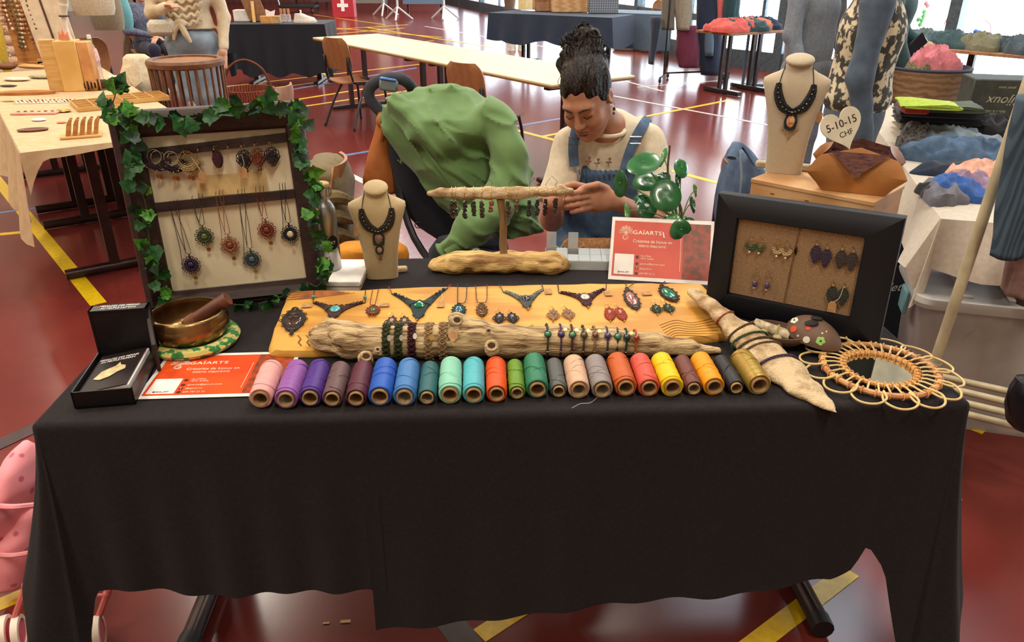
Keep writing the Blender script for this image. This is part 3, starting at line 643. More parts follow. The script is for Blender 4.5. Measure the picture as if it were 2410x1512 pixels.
part(cv, 'cover_picture', MB().prism([(x*W2*.30, (y*.5-.08)*D2*.55) for x, y in [(-1, -.55), (-.5, -.75), (.1, -.55), (.5, -.2), (.95, 0), (.85, .35), (.45, .5), (.3, .8), (.1, .45), (-.3, .3), (-.7, .1)]], 0, .0006, Mc), mat('print_pale_stone', (214, 198, 150), rough=.5, col2=(170, 150, 104), scale=60))
part(cv, 'cover_line', MB().box((0, D2*.2, .0003), (W2*.5, .0012, .0006)), M_white_ink) if False else None
wv = MB().tube([ony(347, 723, t2.y+.02), ony(352, 760, t2.y+.0), ony(362, 812, t2.y-.04), onz(375, 872, TZ+.006)], [.004, .0052, .0055, .004], 8)
solo('wooden_wand', 'thin dark twisted wand leaning against the black box lid', 'wand', wv, mat('wand_dark_wood', (52, 36, 32), rough=.5, scale=60, col2=(30, 22, 22)))
# ================================================================ flyers
M_paper = pla((232, 226, 220), .7, 'paper_white')
def flyer(root, W, H, red, red2, thick=.001, curl=0.):
    """A4 landscape flyer in root-local x right, y up, z out of the paper; origin at its centre"""
    p = part(root, 'paper', MB().cbox((0, 0, -thick/2), (W, H, thick), .0002), M_paper, smooth=False)
    z = .0002; m_red = mat('flyer_print_%d' % red[0], red, rough=.45, scale=8, col2=red2); w, h = W*.94, H*.88
    part(root, 'printed_field', MB().box((-w*.14, 0, z), (w*.72, h, .0004)), m_red, smooth=False)
    part(root, 'printed_photo', MB().box((w*.36, 0, z), (w*.28, h, .0004)), mat('flyer_photo_%d' % red[0], tuple(int(x*.78) for x in red), rough=.45, col2=(96, 56, 38), scale=45, lo=.4, hi=.62, detail=6), smooth=False)
    M_ink = mat('flyer_ink_cream', (242, 224, 200), rough=.5); T = lambda x, y: Matrix.Translation((x*W, y*H, .0005))
    lg = MB(); cx, cy, s = -.355*W, .27*H, H*.13
    for k in range(-3, 4):
        a = math.pi/2+k*.42; L = s*(1.0-.06*abs(k)); lean = .25*k
        lg.tube([(cx, cy-s*.35, .0004), (cx+math.cos(a)*L*.45, cy-s*.3+math.sin(a)*L*.55, .0004), (cx+math.cos(a+lean*.3)*L*.95, cy-s*.3+math.sin(a+lean*.3)*L*1.05, .0004)], s*.035, 4)
        lg.ring((cx+math.cos(a)*L*.78, cy-s*.28+math.sin(a)*L*.82, .0004), s*.13, s*.2, s*.03, 10, 4, Matrix.Rotation(a-math.pi/2, 3, 'Z'))
    lg.tube([(cx+s*.3*math.cos(a), cy-s*.72+s*.28*math.sin(a), .0004) for a in np.linspace(.6, 5.6, 14)]+[(cx+s*.3, cy-s*.72, .0004), (cx, cy-s*.72, .0004)], s*.05, 4)
    part(root, 'lotus_logo', lg, M_ink)
    put_text(root, 'GAÏARTS', M_ink, T(-.145, .27), width=W*.28, height=H*.075, bold=.015, spacing=1.1)
    put_text(root, 'Créatrice de bijoux en\nmicro macramé', M_ink, T(-.09, .09), width=W*.38, height=H*.12)
    put_text(root, "Val d'Illiez\n1873, Suisse", M_ink, T(-.2, -.13), width=W*.13, height=H*.075, align='LEFT')
    put_text(root, 'gaiarts@gmail.com', M_ink, T(-.2, -.235), width=W*.24, height=H*.034, align='LEFT')
    put_text(root, '@gaiarts', M_ink, T(-.2, -.31), width=W*.12, height=H*.034, align='LEFT'); put_text(root, '079 797 23 32', M_ink, T(-.2, -.385), width=W*.15, height=H*.03, align='LEFT')
    ic = MB()
    for y in (-.13, -.235, -.31, -.385): ic.lathe([(0, 0), (H*.024, 0), (H*.024, .0004), (0, .0004)], 12, T(-.23, y))
    part(root, 'contact_icon', ic, mat('flyer_ink_dark', (86, 34, 30), rough=.5)); put_text(root, 'f', M_ink, Matrix.Translation((-.23*W, -.31*H, .001)), height=H*.035)
    part(root, 'divider_line', MB().box((.185*W, -.04*H, .0005), (W*.003, H*.56, .0003)), M_ink, smooth=False)
    part(root, 'label_card', MB().box((-.355*W, -.25*H, .0005), (W*.19, H*.32, .0004)), M_paper, smooth=False)
    put_text(root, '@GAIA_ART', mat('flyer_ink_black', (60, 36, 36), rough=.5), Matrix.Translation((-.355*W, -.375*H, .0009)), width=W*.11)
fa = [onz(*p, TZ+.004) for p in ((397, 838), (706, 829), (668, 928), (315, 936))]
fc = sum(fa, Vector())/4; fx = (fa[1]-fa[0]+fa[2]-fa[3])/2
Mf = frame_M(fc, fx, (0, 0, 1)); fy = thing('flyer', 'orange printed flyer lying flat beside the pink spool', 'flyer', Mf)
flyer(fy, fx.length, .19, (224, 78, 22), (206, 62, 20))
# ================================================================ spools of waxed thread
SP = [((613, 939), (642, 865), 27, (238, 172, 166), 'pale pink'), ((673, 941), (702, 864), 27, (150, 92, 168), 'lilac'), ((730, 937), (755, 862), 26, (82, 48, 136), 'deep purple'),
      ((782, 939), (803, 866), 24, (112, 84, 86), 'taupe'), ((838, 938), (856, 865), 25, (94, 42, 58), 'burgundy'), ((894, 934), (909, 860), 28, (42, 92, 188), 'royal blue'),
      ((952, 935), (964, 860), 27, (68, 124, 186), 'sky blue'), ((1005, 936), (1013, 864), 22, (38, 96, 100), 'dark teal'), ((1059, 930), (1062, 857), 27, (138, 206, 178), 'mint'),
      ((1115, 930), (1115, 857), 26, (84, 180, 190), 'turquoise'), ((1169, 928), (1167, 856), 25, (232, 82, 18), 'bright orange'), ((1217, 925), (1211, 858), 20, (104, 146, 38), 'lime green'),
      ((1265, 917), (1256, 848), 27, (44, 122, 88), 'emerald green'), ((1315, 921), (1303, 855), 20, (92, 94, 90), 'dark grey'), ((1363, 918), (1349, 852), 26, (214, 174, 144), 'beige'),
      ((1418, 918), (1399, 851), 26, (142, 132, 130), 'light grey'), ((1473, 913), (1451, 847), 27, (198, 92, 34), 'rust orange'), ((1528, 914), (1504, 848), 26, (214, 84, 66), 'coral'),
      ((1583, 913), (1554, 847), 27, (238, 200, 8), 'lemon yellow'), ((1633, 915), (1603, 849), 21, (112, 60, 50), 'brown'), ((1681, 911), (1646, 845), 26, (240, 154, 12), 'amber'),
      ((1733, 913), (1694, 848), 20, (44, 42, 44), 'black'), ((1788, 907), (1742, 841), 29, (172, 140, 62), 'glittery gold')]
NXT = {i: SP[i][4] for i in range(23)}
M_core = mat('spool_core_card', (184, 146, 98), rough=.8, scale=50); M_corein = mat('spool_core_inside', (150, 112, 72), rough=.85)
for i, (a, b, rp, col, nm) in enumerate(SP):
    r = rp*1.52/1800*1.0; z = TZ+.0023+r
    A = onz(*a, z); B = onz(*b, z); d = (B-A); L = d.length*.97; d.normalize()
    nb = 'beside the orange flyer' if i == 0 else ('at the right end of the row' if i == 22 else 'between the %s and %s spools' % (NXT[i-1].split()[-1] if i != 11 else 'orange', NXT[i+1].split()[-1] if i != 21 else 'gold'))
    rot = random.Random(i).uniform(0, 6.28)
    s = thing('thread_spool', '%s waxed thread spool %s' % (nm, nb), 'spool', frame_M(A, Vector((0, 0, 1)), d)@rz(rot), group='row of thread spools along the table front')
    rr = random.Random(i+50); prof = [(r*.67, .004), (r*.9, .001), (r*.985, .004)]
    n = 15
    for k in range(n): t = k/(n-1); prof.append((r*(1+.02*math.sin(k*2.3+i)-.05*(abs(t-.5)*2)**6), .006+(L-.012)*t))
    prof += [(r*.97, L-.003), (r*.9, L), (r*.67, L-.003)]
    tm = mat('thread_%s' % nm.replace(' ', '_'), col, rough=.5 if nm != 'glittery gold' else .35, col2=tuple(int(x*.9) for x in col), kind='wave', scale=3., stretch=(1, 1, 60), bump=.18, spec=.35, metal=.0 if nm != 'glittery gold' else .4, lo=.1, hi=.9)
    part(s, 'thread_winding', MB().lathe(prof, 40, None, True), tm, angle=60)
    part(s, 'card_core', MB().lathe([(r*.68, -.003), (r*.68, L+.001), (r*.575, L+.001), (r*.575, -.003)], 28, None, True), M_core)
    for q in range(rr.choice((2, 3, 3))):
        z0 = rr.uniform(.1, .8)*L; tw = rr.uniform(.15, .35)*L*rr.choice((1, -1)); ph = rr.uniform(0, 6)
        pts = []
        for k in range(25):
            t = k/24; zz = min(max(z0+tw*math.sin(t*math.pi), .008), L-.008); an = ph+t*math.pi*1.7; pts.append((r*1.012*math.cos(an), r*1.012*math.sin(an), zz))
        part(s, 'loose_strand', MB().tube(pts, .0008, 4), tm)
    if i in (1, 6, 7, 11, 14, 15, 19): part(s, 'core_liner', MB().lathe([(r*.57, .004), (r*.48, .02), (r*.53, .05), (r*.57, .05)], 18, None, True), mat('liner_paper', (196, 186, 160), rough=.7, scale=90, col2=(140, 128, 104)), label='crumpled pale label inside the core')
gs = bez([onz(1412, 930, TZ+.006), onz(1404, 938, TZ+.004), onz(1388, 949, TZ+.0035), onz(1366, 951, TZ+.0035), onz(1346, 961, TZ+.0035)], 6)
solo('loose_thread', 'loose grey thread end lying before the light grey spool', 'thread', MB().tube(gs, .0009, 5), pla((168, 160, 156), .7))
# ================================================================ honey coloured plank
pf = onz(640, 822, TZ+.02); pg = onz(1690, 796, TZ+.02); pb = onz(684, 688, TZ+.052)
PP = Plane(pf, pg-pf, pb-pf)
po = [(640, 826), (634, 808), (646, 770), (660, 735), (674, 698), (684, 688), (760, 683), (840, 684), (920, 679), (1000, 676), (1090, 675), (1180, 673), (1270, 670), (1360, 668), (1450, 667), (1540, 667), (1610, 668), (1653, 669), (1668, 683), (1676, 700), (1684, 730), (1698, 760), (1712, 785), (1680, 790), (1640, 794), (1560, 806), (1440, 812), (1280, 818), (1080, 822), (900, 824), (757, 825), (690, 828)]
rr = random.Random(4); top = []
for i in range(len(po)):
    a = po[i]; b = po[(i+1) % len(po)]
    for t in (0, .33, .66): top.append(PP.at(a[0]+(b[0]-a[0])*t+rr.uniform(-1.2, 1.2), a[1]+(b[1]-a[1])*t+rr.uniform(-1.2, 1.2)))
Mp = frame_M(Vector((pf.x+.5, pf.y+.15, TZ)), (1, 0, 0), (0, 0, 1)); pk = thing('display_plank', 'honey coloured live-edge plank laid with macramé jewellery', 'plank', Mp)
n = len(top); ctr = sum(top, Vector())/n; inn = [ctr+(p-ctr)*.985+Vector((0, 0, .0)) for p in top]; low = [p-PP.n*.005 for p in top]
bot = [Vector((p.x, p.y, TZ+.0025)) for p in top]; out2 = [p.lerp(q, .5)+(p-ctr).normalized()*.004 for p, q in zip(low, bot)]
part(pk, 'slab', MB().loft([inn, low, out2, bot]), M_plank, world=True, angle=35)
# tool-carved grooves near both ends
gm = MB()
for gx in (705, 725, 743):
    gm.tube([PP.at(gx-4, 790, .0006), PP.at(gx+3, 798, .0012), PP.at(gx-3, 806, .0012), PP.at(gx+4, 814, .0006)], .0016, 5)
part(pk, 'carved_groove', gm, mat('plank_groove', (150, 96, 34), rough=.7), world=True, label='short carved ridges')
ds = MB()
for q in range(4): ds.tube(bez([PP.at(672+q*2, 706-q*5, .0004), PP.at(720, 702-q*5, .0007), PP.at(775, 695-q*3, .0007), PP.at(835-q*12, 690-q, .0004)], 5), [.0015+.003*math.sin(math.pi*i/15) for i in range(16)], 5, False, .25, up=PP.n)
part(pk, 'bark_streak', ds, mat('plank_bark_streak', (168, 96, 40), rough=.6, scale=30, col2=(120, 60, 26)), world=True)
kn = MB()
for q in range(7):
    y = 752+q*6; kn.tube(bez([PP.at(1552+q*4, y+14, .0004), PP.at(1590, y+2, .0008), PP.at(1630, y+8-q, .0008), PP.at(1690, y-6+q*2, .0004)], 5), .0009, 4)
part(pk, 'grain_ridge', kn, mat('plank_grain_dark', (178, 118, 46), rough=.6), world=True)
# ---- jewellery builders (local frame: x right, y up the plank, z out of it)
def arc_pts(a, b, sag, n=12): 
    a = Vector(a); b = Vector(b); d = b-a; nn = Vector((-d.y, d.x, 0)).normalized(); return [a.lerp(b, t)+nn*sag*4*t*(1-t)+Vector((0, 0, 0)) for t in np.linspace(0, 1, n)]
def loop_chain(m, pts, r, tube, z=.0025):
    for p in pts: m.ring((p[0], p[1], z), r, r*.8, tube, 10, 4)
def necklace(ctr, left, right, tip, col, stone_c, stone_r, label, col2=None, cords=None, tri=False, beads=None, cordc=None, tg=None):
    M = PP.M(*ctr, .0015); Mi = M.inverted(); r = thing('macrame_necklace', label, 'necklace', M, group='necklaces on the plank'); km = knot(col); k2 = knot(col2) if col2 else km
    Lp, Rp, Tp = [Mi@PP.at(*q) for q in (left, right, tip)]; sr = stone_r
    sh = MB(); out = []
    hh_ = abs(Tp.y)
    for x, y in [(0, sr*1.5), (sr*1.1, sr*1.35), (sr*1.7, sr*.5), (sr*1.5, -sr*.6), (sr*.8, -hh_*.75), (Tp.x, Tp.y), (-sr*.8, -hh_*.75), (-sr*1.5, -sr*.6), (-sr*1.7, sr*.5), (-sr*1.1, sr*1.35)]: out.append((x, y))
    sh.prism(out, 0, .004, None, .25); loop_chain(sh, [(x*.96, y*.96) for x, y in out], sr*.28, .0011); part(r, 'centre_shield', sh, km)
    for E, s in ((Lp, -1), (Rp, 1)):
        w = MB(); a0 = Vector((s*sr*1.1, sr*.3, .002)); pts = arc_pts(a0, E, s*.003, 14)
        w.tube(pts, list(np.linspace(sr*.95, .0030, 14)), 8, False, .3, up=(0, 0, 1)); part(r, 'wing', w, km)
        w = MB(); loop_chain(w, [p+Vector((0, sr*.5*(1-i/14), 0)) for i, p in enumerate(pts)][1:-1:2], .0036, .0011, .003); loop_chain(w, [p-Vector((0, sr*.5*(1-i/14), 0)) for i, p in enumerate(pts)][1:-1:2], .0036, .0011, .003)
        part(r, 'knotted_loops', w, k2)
        w = MB(); [w.ell((p.x, p.y, .0055), .0014, 8, 6) for p in pts[2:-1:3]]; part(r, 'bead_row', w, M_silver)
    if tri: part(r, 'stone', MB().prism([(0, sr*1.25), (sr*.75, sr*.1), (sr, -sr*.75), (sr*.5, -sr), (-sr*.5, -sr), (-sr, -sr*.75), (-sr*.75, sr*.1)], .003, .008, None, .35), gem(stone_c))
    else: part(r, 'stone', MB().ell((0, 0, .003), (sr, sr*1.2, .005), 18, 10), gem(stone_c))
    part(r, 'stone_bezel', MB().ring((0, -sr*.02, .004), sr*1.08, sr*1.28, .0013, 24, 6), km)
    part(r, 'drop_bead', MB().ell((Tp.x, Tp.y-.004, .003), (.0028, .0032, .0028), 10, 8), M_gold)
    if cords:
        for E, q in ((Lp, cords[0]), (Rp, cords[1])):
            e = Mi@PP.at(*q, .002); part(r, 'cord', MB().tube(bez([E+Vector((0, 0, .002)), E.lerp(e, .5)+Vector((0, 0, .004)), e], 5), .0011, 5), knot(cordc or col))
    if beads:
        for q in beads: p = Mi@PP.at(*q); part(r, 'turquoise_bead', MB().ell((p.x, p.y, .0045), .0045, 14, 10), gem((70, 170, 160)))
    if tg: p = Mi@PP.at(*tg); tagpart(r, (p.x, p.y, .001), (Rp.x*.8, Rp.y*.6))
    return r
necklace((789, 730), (737, 714), (860, 713), (784, 752), (70, 44, 38), (98, 184, 186), .0125, 'brown macramé necklace with an oval turquoise stone', cords=((740, 684), (860, 684)), beads=((738, 704), (859, 705)))
necklace((987, 720), (922, 692), (1053, 679), (982, 755), (42, 60, 62), (24, 122, 74), .0135, 'dark teal macramé necklace with a shiny green triangular stone', cords=((914, 675), (1066, 670)), tri=True, cordc=(176, 74, 44), tg=(1037, 719))
necklace((1238, 706), (1184, 688), (1279, 684), (1243, 729), (84, 84, 82), (44, 46, 50), .0105, 'grey and black macramé necklace with a dark polished stone', col2=(148, 158, 146), cords=((1174, 671), (1274, 669)), tg=(1290, 688))
necklace((1377, 702), (1315, 690), (1426, 682), (1384, 725), (72, 30, 38), (214, 214, 202), .0115, 'burgundy macramé necklace with a white teardrop stone', cords=((1312, 668), (1427, 669)), tg=(1431, 692))
def pendant(ctr, w, h, col, stone_c, label, sw=.5, shield=False, cords=None, rot=0., relief=False, feet=False, tg=None, stone_k=None):
    M = PP.M(*ctr, .0015, rot); Mi = M.inverted(); r = thing('macrame_pendant', label, 'pendant', M, group='pendants on the plank'); km = knot(col); a, b = w/2, h/2
    m = MB(); out = [(a*math.cos(t), b*math.sin(t)*(1.15 if math.sin(t) < 0 and shield else 1)) for t in np.linspace(0, 2*math.pi, 24, endpoint=False)]
    if shield: out = [(x*(1-.28*max(0, -y/b)), y) for x, y in out]; out[18] = (0, -b*1.45)
    m.prism(out, 0, .0045, None, .18); m.ring((0, 0, .004), a*sw*1.25, b*sw*1.25, .0016, 24, 6)
    loop_chain(m, out[::2], min(a, b)*.17, .0011, .003); part(r, 'knotted_rim', m, km)
    part(r, 'stone', MB().ell((0, b*.06, .003), (a*sw*1.12, b*sw*1.12, .0045), 18, 10), stone_k or gem(stone_c))
    if relief:
        q = MB()
        for s in (-1, 1): q.ring((s*a*.28, b*.18, .007), a*.26, b*.22, .0014, 14, 5); q.tube([(s*a*.5, b*.2, .007), (s*a*.2, -b*.2, .0075), (0, b*.05, .008), (-s*a*.15, -b*.3, .007)], .0013, 5)
        part(r, 'carved_relief', q, km)
    q = MB(); q.ring((0, b*1.08, .003), a*.26, b*.2, .0015, 14, 5); q.tube([(-a*.6, b*.8, .002), (0, b*1.22, .004), (a*.6, b*.8, .002)], .0013, 5); part(r, 'bail', q, km)
    q = MB(); [q.ell((s*a*.2, -b*(1.0 if shield else .85), .005), .0012, 8, 6) for s in (-1, 0, 1)]; part(r, 'bead_row', q, M_silver)
    if feet:
        for s in (-1, 0, 1): part(r, 'drop_bead', MB().tube([(s*a*.35, -b*.9, .002), (s*a*.5, -b*1.35, .002)], [.0007, .0022], 6), M_gold)
    else: part(r, 'drop_bead', MB().ell((0, -b*(1.5 if shield else 1.12), .003), .0024, 10, 7), km)
    if cords:
        for q in cords: e = Mi@PP.at(*q, .002); part(r, 'cord', MB().tube(bez([(0, b*1.15, .004), Vector((e.x*.8, b*1.6, .004)), e], 6), .001, 5), km)
    if tg: p = Mi@PP.at(*tg); tagpart(r, (p.x, p.y, .001), (0, b*1.2), .012, .008)
    return r
pendant((691, 755), .056, .084, (50, 40, 38), (84, 60, 52), 'large black shield pendant at the left end of the plank', .62, True, rot=.1, relief=True, tg=(722, 722))
pendant((878, 733), .030, .036, (126, 56, 38), (52, 132, 60), 'small red-brown pendant with a round green stone', .42, cords=((877, 680), (891, 680)), feet=True, tg=(905, 720))
pendant((1080, 732), .031, .046, (36, 62, 66), (62, 110, 122), 'small dark teal pendant on a thin cord behind the driftwood knot', .58, cords=((1077, 668), (1099, 670)))
pendant((1134, 732), .025, .050, (110, 76, 42), (128, 92, 52), 'bronze brown mask pendant on an olive cord', .5, cords=((1119, 671), (1146, 670)), relief=True)
pendant((1487, 707), .035, .088, (76, 62, 62), (150, 70, 52), 'long grey pendant with a red-brown banded oval stone', .66, rot=.06, cords=((1470, 664), (1490, 664)), tg=(1522, 693), stone_k=gem((196, 150, 138), 'stone_banded_agate', col2=(110, 40, 30), lo=.4, hi=.6))
pendant((1574, 694), .040, .070, (62, 46, 44), (36, 122, 88), 'brown rimmed pendant with a flat oval green stone, at the plank\'s right end', .68, rot=.25, cords=((1566, 664),))
def drop_earrings(c1, c2, w, h, col, stone_c, label, style=0, tg=None):
    for k, c in enumerate((c1, c2)):
        r = thing('macrame_earring', label.replace('one of', ('left', 'right')[k]+' one of'), 'earring', PP.M(*c, .0015, (.08 if k else -.1)), group=label); km = knot(col); a, b = w/2, h/2; m = MB()
        if style == 2: out = [(0, b), (a*.8, b*.75), (a, b*.3), (a*.75, -.1*b), (a, -.5*b), (a*.6, -.8*b), (0, -b*1.05), (-a*.6, -.8*b), (-a, -.5*b), (-a*.75, -.1*b), (-a, b*.3), (-a*.8, b*.75)]
        else: out = [(0, b), (a*.55, b*.7), (a*.75, b*.25), (a*.7, -.2*b), (a*.35, -.6*b), (0, -b), (-a*.35, -.6*b), (-a*.7, -.2*b), (-a*.75, b*.25), (-a*.55, b*.7)]
        m.prism(out, 0, .0032, None, .2); m.ring((0, b*.22, .003), a*.42, b*.36, .0013, 16, 5)
        for s in (-1, 1): m.ring((s*a*.72, -b*.08, .002), a*.32, b*.3, .0012, 14, 5); m.ring((s*a*.4, -b*.5, .002), a*.24, b*.2, .0011, 12, 5)
        loop_chain(m, [(x*.9, y*.9) for x, y in out], w*.07, .0009, .0025)
        part(r, 'knotted_body', m, km); part(r, 'stone', MB().ell((0, b*.22, .003), (a*.36, b*.3, .003), 14, 8), gem(stone_c))
        part(r, 'ear_wire', MB().tube([(0, b, .002), (-.001, b+.006, .003), (-.005, b+.014, .003), (-.009, b+.012, .003), (-.012, b+.002, .002)], .0006, 5), M_gold)
        q = MB(); [q.ell((x, y, .0042), .0011, 8, 6) for x, y in ((0, -b*.45), (-a*.25, -b*.2), (a*.25, -b*.2), (0, -b*.75))]; part(r, 'bead_row', q, M_silver)
        part(r, 'drop_bead', MB().ell((0, -b-.003, .002), (.002, .003, .002), 8, 6), M_gold if style else km)
        if tg and k: p = MT[r.name].inverted()@PP.at(*tg); tagpart(r, (p.x, p.y, .001), (0, -b*.5), .007, .010)
drop_earrings((921, 760), (952, 760), .030, .052, (82, 66, 60), (170, 130, 110), 'grey-brown macramé earring, one of the pair below the teal necklace', 1, tg=(971, 772))
drop_earrings((1175, 750), (1206, 750), .029, .048, (40, 34, 38), (110, 104, 100), 'black macramé earring, one of the pair below the grey necklace')
drop_earrings((1302, 743), (1337, 741), .030, .050, (170, 122, 80), (90, 80, 84), 'tan macramé earring, one of the pair left below the burgundy necklace')
drop_earrings((1435, 740), (1461, 740), .024, .058, (164, 60, 42), (196, 120, 96), 'red macramé earring, one of the pair beside the long oval pendant', 2)
drop_earrings((1545, 729), (1573, 727), .029, .042, (46, 58, 40), (66, 84, 58), 'dark green macramé earring, one of the pair under the green stone pendant', 1)
# ================================================================ driftwood log with bracelets
LG = [((772, 792), .038), ((830, 803), .036), ((900, 806), .033), ((1000, 804), .033), ((1100, 803), .034), ((1200, 803), .034), ((1320, 803), .032), ((1440, 806), .0285), ((1540, 812), .024), ((1620, 819), .016), ((1690, 826), .007)]
LP = [(np.array(onz(*p, TZ+.004+r)), r) for p, r in LG]
def f_log(P):
    d = chain(P, LP, .02)
    bp = lambda px, py, dz, dy=0: np.array(onz(px, py, TZ+dz))+np.array((0, dy, 0))
    a = bp(800, 792, .06); d = smin(d, s_cap(P, a, bp(778, 756, .085), .02, .009), .012); d = smin(d, s_cap(P, bp(795, 775, .066), bp(812, 768, .07), .016, .012), .012)
    c1 = bp(1075, 757, .085); d = smin(d, s_cap(P, c1, bp(1128, 785, .062), .020, .024), .014); d = smin(d, s_cap(P, bp(1128, 785, .062), bp(1180, 800, .045), .024, .02), .02)
    d = smin(d, s_ell(P, bp(1158, 812, .046, -.02), (.017, .014, .018)), .008); d = smax(d, -s_ell(P, bp(1151, 815, .044, -.036), (.007, .009, .009)), .004)
    d = smin(d, s_ell(P, bp(862, 838, .03, -.012), (.017, .015, .017)), .008); d = smax(d, -s_ell(P, bp(862, 840, .03, -.028), (.006, .009, .007)), .004)
    for x, y in ((1120, 770), (1150, 778), (1135, 774)): d = smin(d, s_ell(P, bp(x, y, .068, -.016), (.009,)*3), .004); d = smax(d, -s_ell(P, bp(x, y, .068, -.028), (.004,)*3), .002)
    for x, y in ((804, 772), (888, 822)): d = smin(d, s_ell(P, bp(x, y, .05, -.012), (.008,)*3), .004)
    left = np.clip((-.34-P[:, 0])/.08, 0, 1)
    d = d+(.0025+.006*left)*vn(P, (14, 70, 70), 1)+.0016*vn(P, (30, 160, 160), 2)+.004*left*vn(P, (60, 60, 60), 5)
    return smax(d, (TZ+.003)-P[:, 2], .003)
lg = thing('driftwood_log', 'long knotted driftwood log displaying bracelets behind the thread spools', 'driftwood', Vector(LP[5][0])-Vector((0, 0, LP[5][1]+.003)))
npart(lg, 'log', f_log, (-.475, 1.40, TZ), (.49, 1.62, .90), .0042, M_drift)
for px, py, dz, r in ((862, 839, .030, .010), (1157, 814, .046, .011), (1150, 779, .070, .005), (1121, 771, .070, .005), (889, 823, .050, .005), (1076, 754, .092, .010)):
    c = onz(px, py, TZ+dz); rd_ = ray(px, py).normalized(); M = frame_M(c-rd_*.028 if r > .006 else c-rd_*.024, (1, 0, 0), -rd_); sc_ = part(lg, 'branch_scar', MB().ring((0, 0, 0), r, r*.85, r*.28, 16, 6).__class__().ring((M@Vector((0, 0, 0))), r, r*.85, r*.3, 16, 6, M.to_3x3()), M_drift2, world=True); part(sc_, 'hollow_shade', MB().ell(M@Vector((0, 0, -.001)), (r*.85, r*.7, .002), 14, 6, M.to_3x3()), mat('scar_shade_dark', (92, 62, 38), rough=.9), world=True)  # flat dark disc paints the shade of a hollow inside each scar ring
def log_at(px):
    xs = [p[0][0] for p in LG]; r = np.interp(px, xs, [p[1] for p in LG]); c = np.array([np.interp(px, xs, [q[0][k] for q in LP]) for k in range(3)]); return Vector(c), r
def ring_on_log(px, w, over, col, name, label, group, pattern=0, charm=None):
    c, r0 = log_at(px); c2, r1 = log_at(px+6); ax = (c2-c).normalized(); r = r0*1.05+over
    M = frame_M(c, Vector((0, 0, 1)), ax); b = thing(name, label, 'bracelet', M, group=group); km = knot(col); n = 40
    if pattern == 0:
        part(b, 'cord_band', MB().tube([(r*math.cos(2*math.pi*k/n), r*math.sin(2*math.pi*k/n), 0) for k in range(n)], w, 6, True), km)
    else:
        m = MB(); m.lathe([(r-.001, -w*.9), (r+.0006, -w*.9), (r+.0006, w*.9), (r-.001, w*.9)], n, None, True)
        for k in range(22):
            a = 2*math.pi*k/22; a2 = a+2*math.pi/22
            P3 = lambda an, z, h=.0022: (r*math.cos(an)+h*math.cos(an), r*math.sin(an)+h*math.sin(an), z)
            m.tube([P3(a, -w), P3((a+a2)/2, 0, .003), P3(a2, -w)], .0016, 5); m.tube([P3(a, w), P3((a+a2)/2, 0, .003), P3(a2, w)], .0016, 5)
            if pattern == 2: m.tube([P3(a, -w), P3(a, w)], .0009, 4)
        part(b, 'woven_band', m, km)
    return b, r, M
bn = 'wide woven bracelets on the driftwood log'
for px, col, lab, pat, ch in ((913, (62, 68, 30), 'wide olive green woven bracelet nearest the log\'s left end', 1, 1), (941, (58, 64, 30), 'wide olive green woven bracelet beside the burgundy one', 1, 1), (972, (74, 26, 34), 'wide burgundy woven bracelet on the driftwood log', 1, 1), (1012, (176, 142, 100), 'wide beige lattice bracelet beside the burgundy one', 2, 2), (1045, (168, 134, 94), 'wide beige lattice bracelet with a kraft tag', 2, 0)):
    b, r, M = ring_on_log(px, .009, .0035, col, 'woven_bracelet', lab, bn, pat)
    if ch:
        a = math.radians(52 if px != 972 else 48); q = Vector(((r+.006)*math.cos(a), (r+.006)*math.sin(a), .008)); d2 = Vector((math.cos(a), math.sin(a), 0))
        part(b, 'charm', MB().prism([(.0055*math.cos(t)*(.8 if ch == 1 else 1), .007*math.sin(t)) for t in np.linspace(0, 6.28, 14, endpoint=False)], 0, .0012, frame_M(q, (0, 0, 1), d2)), M_silver if ch == 1 else M_gold)
    if not ch:
        a = math.radians(50); q = Vector(((r+.006)*math.cos(a), (r+.006)*math.sin(a), .022)); d2 = Vector((math.cos(a), math.sin(a), 0)); tp = part(b, 'price_tag', MB().prism([(-.009, 0), (0, -.013), (.012, -.004), (.011, .010), (-.007, .011)], 0, .0008, frame_M(q, (0, 0, 1), d2)), M_kraft, label='small kraft price tag')
tn = 'thin bead bracelets on the driftwood log'
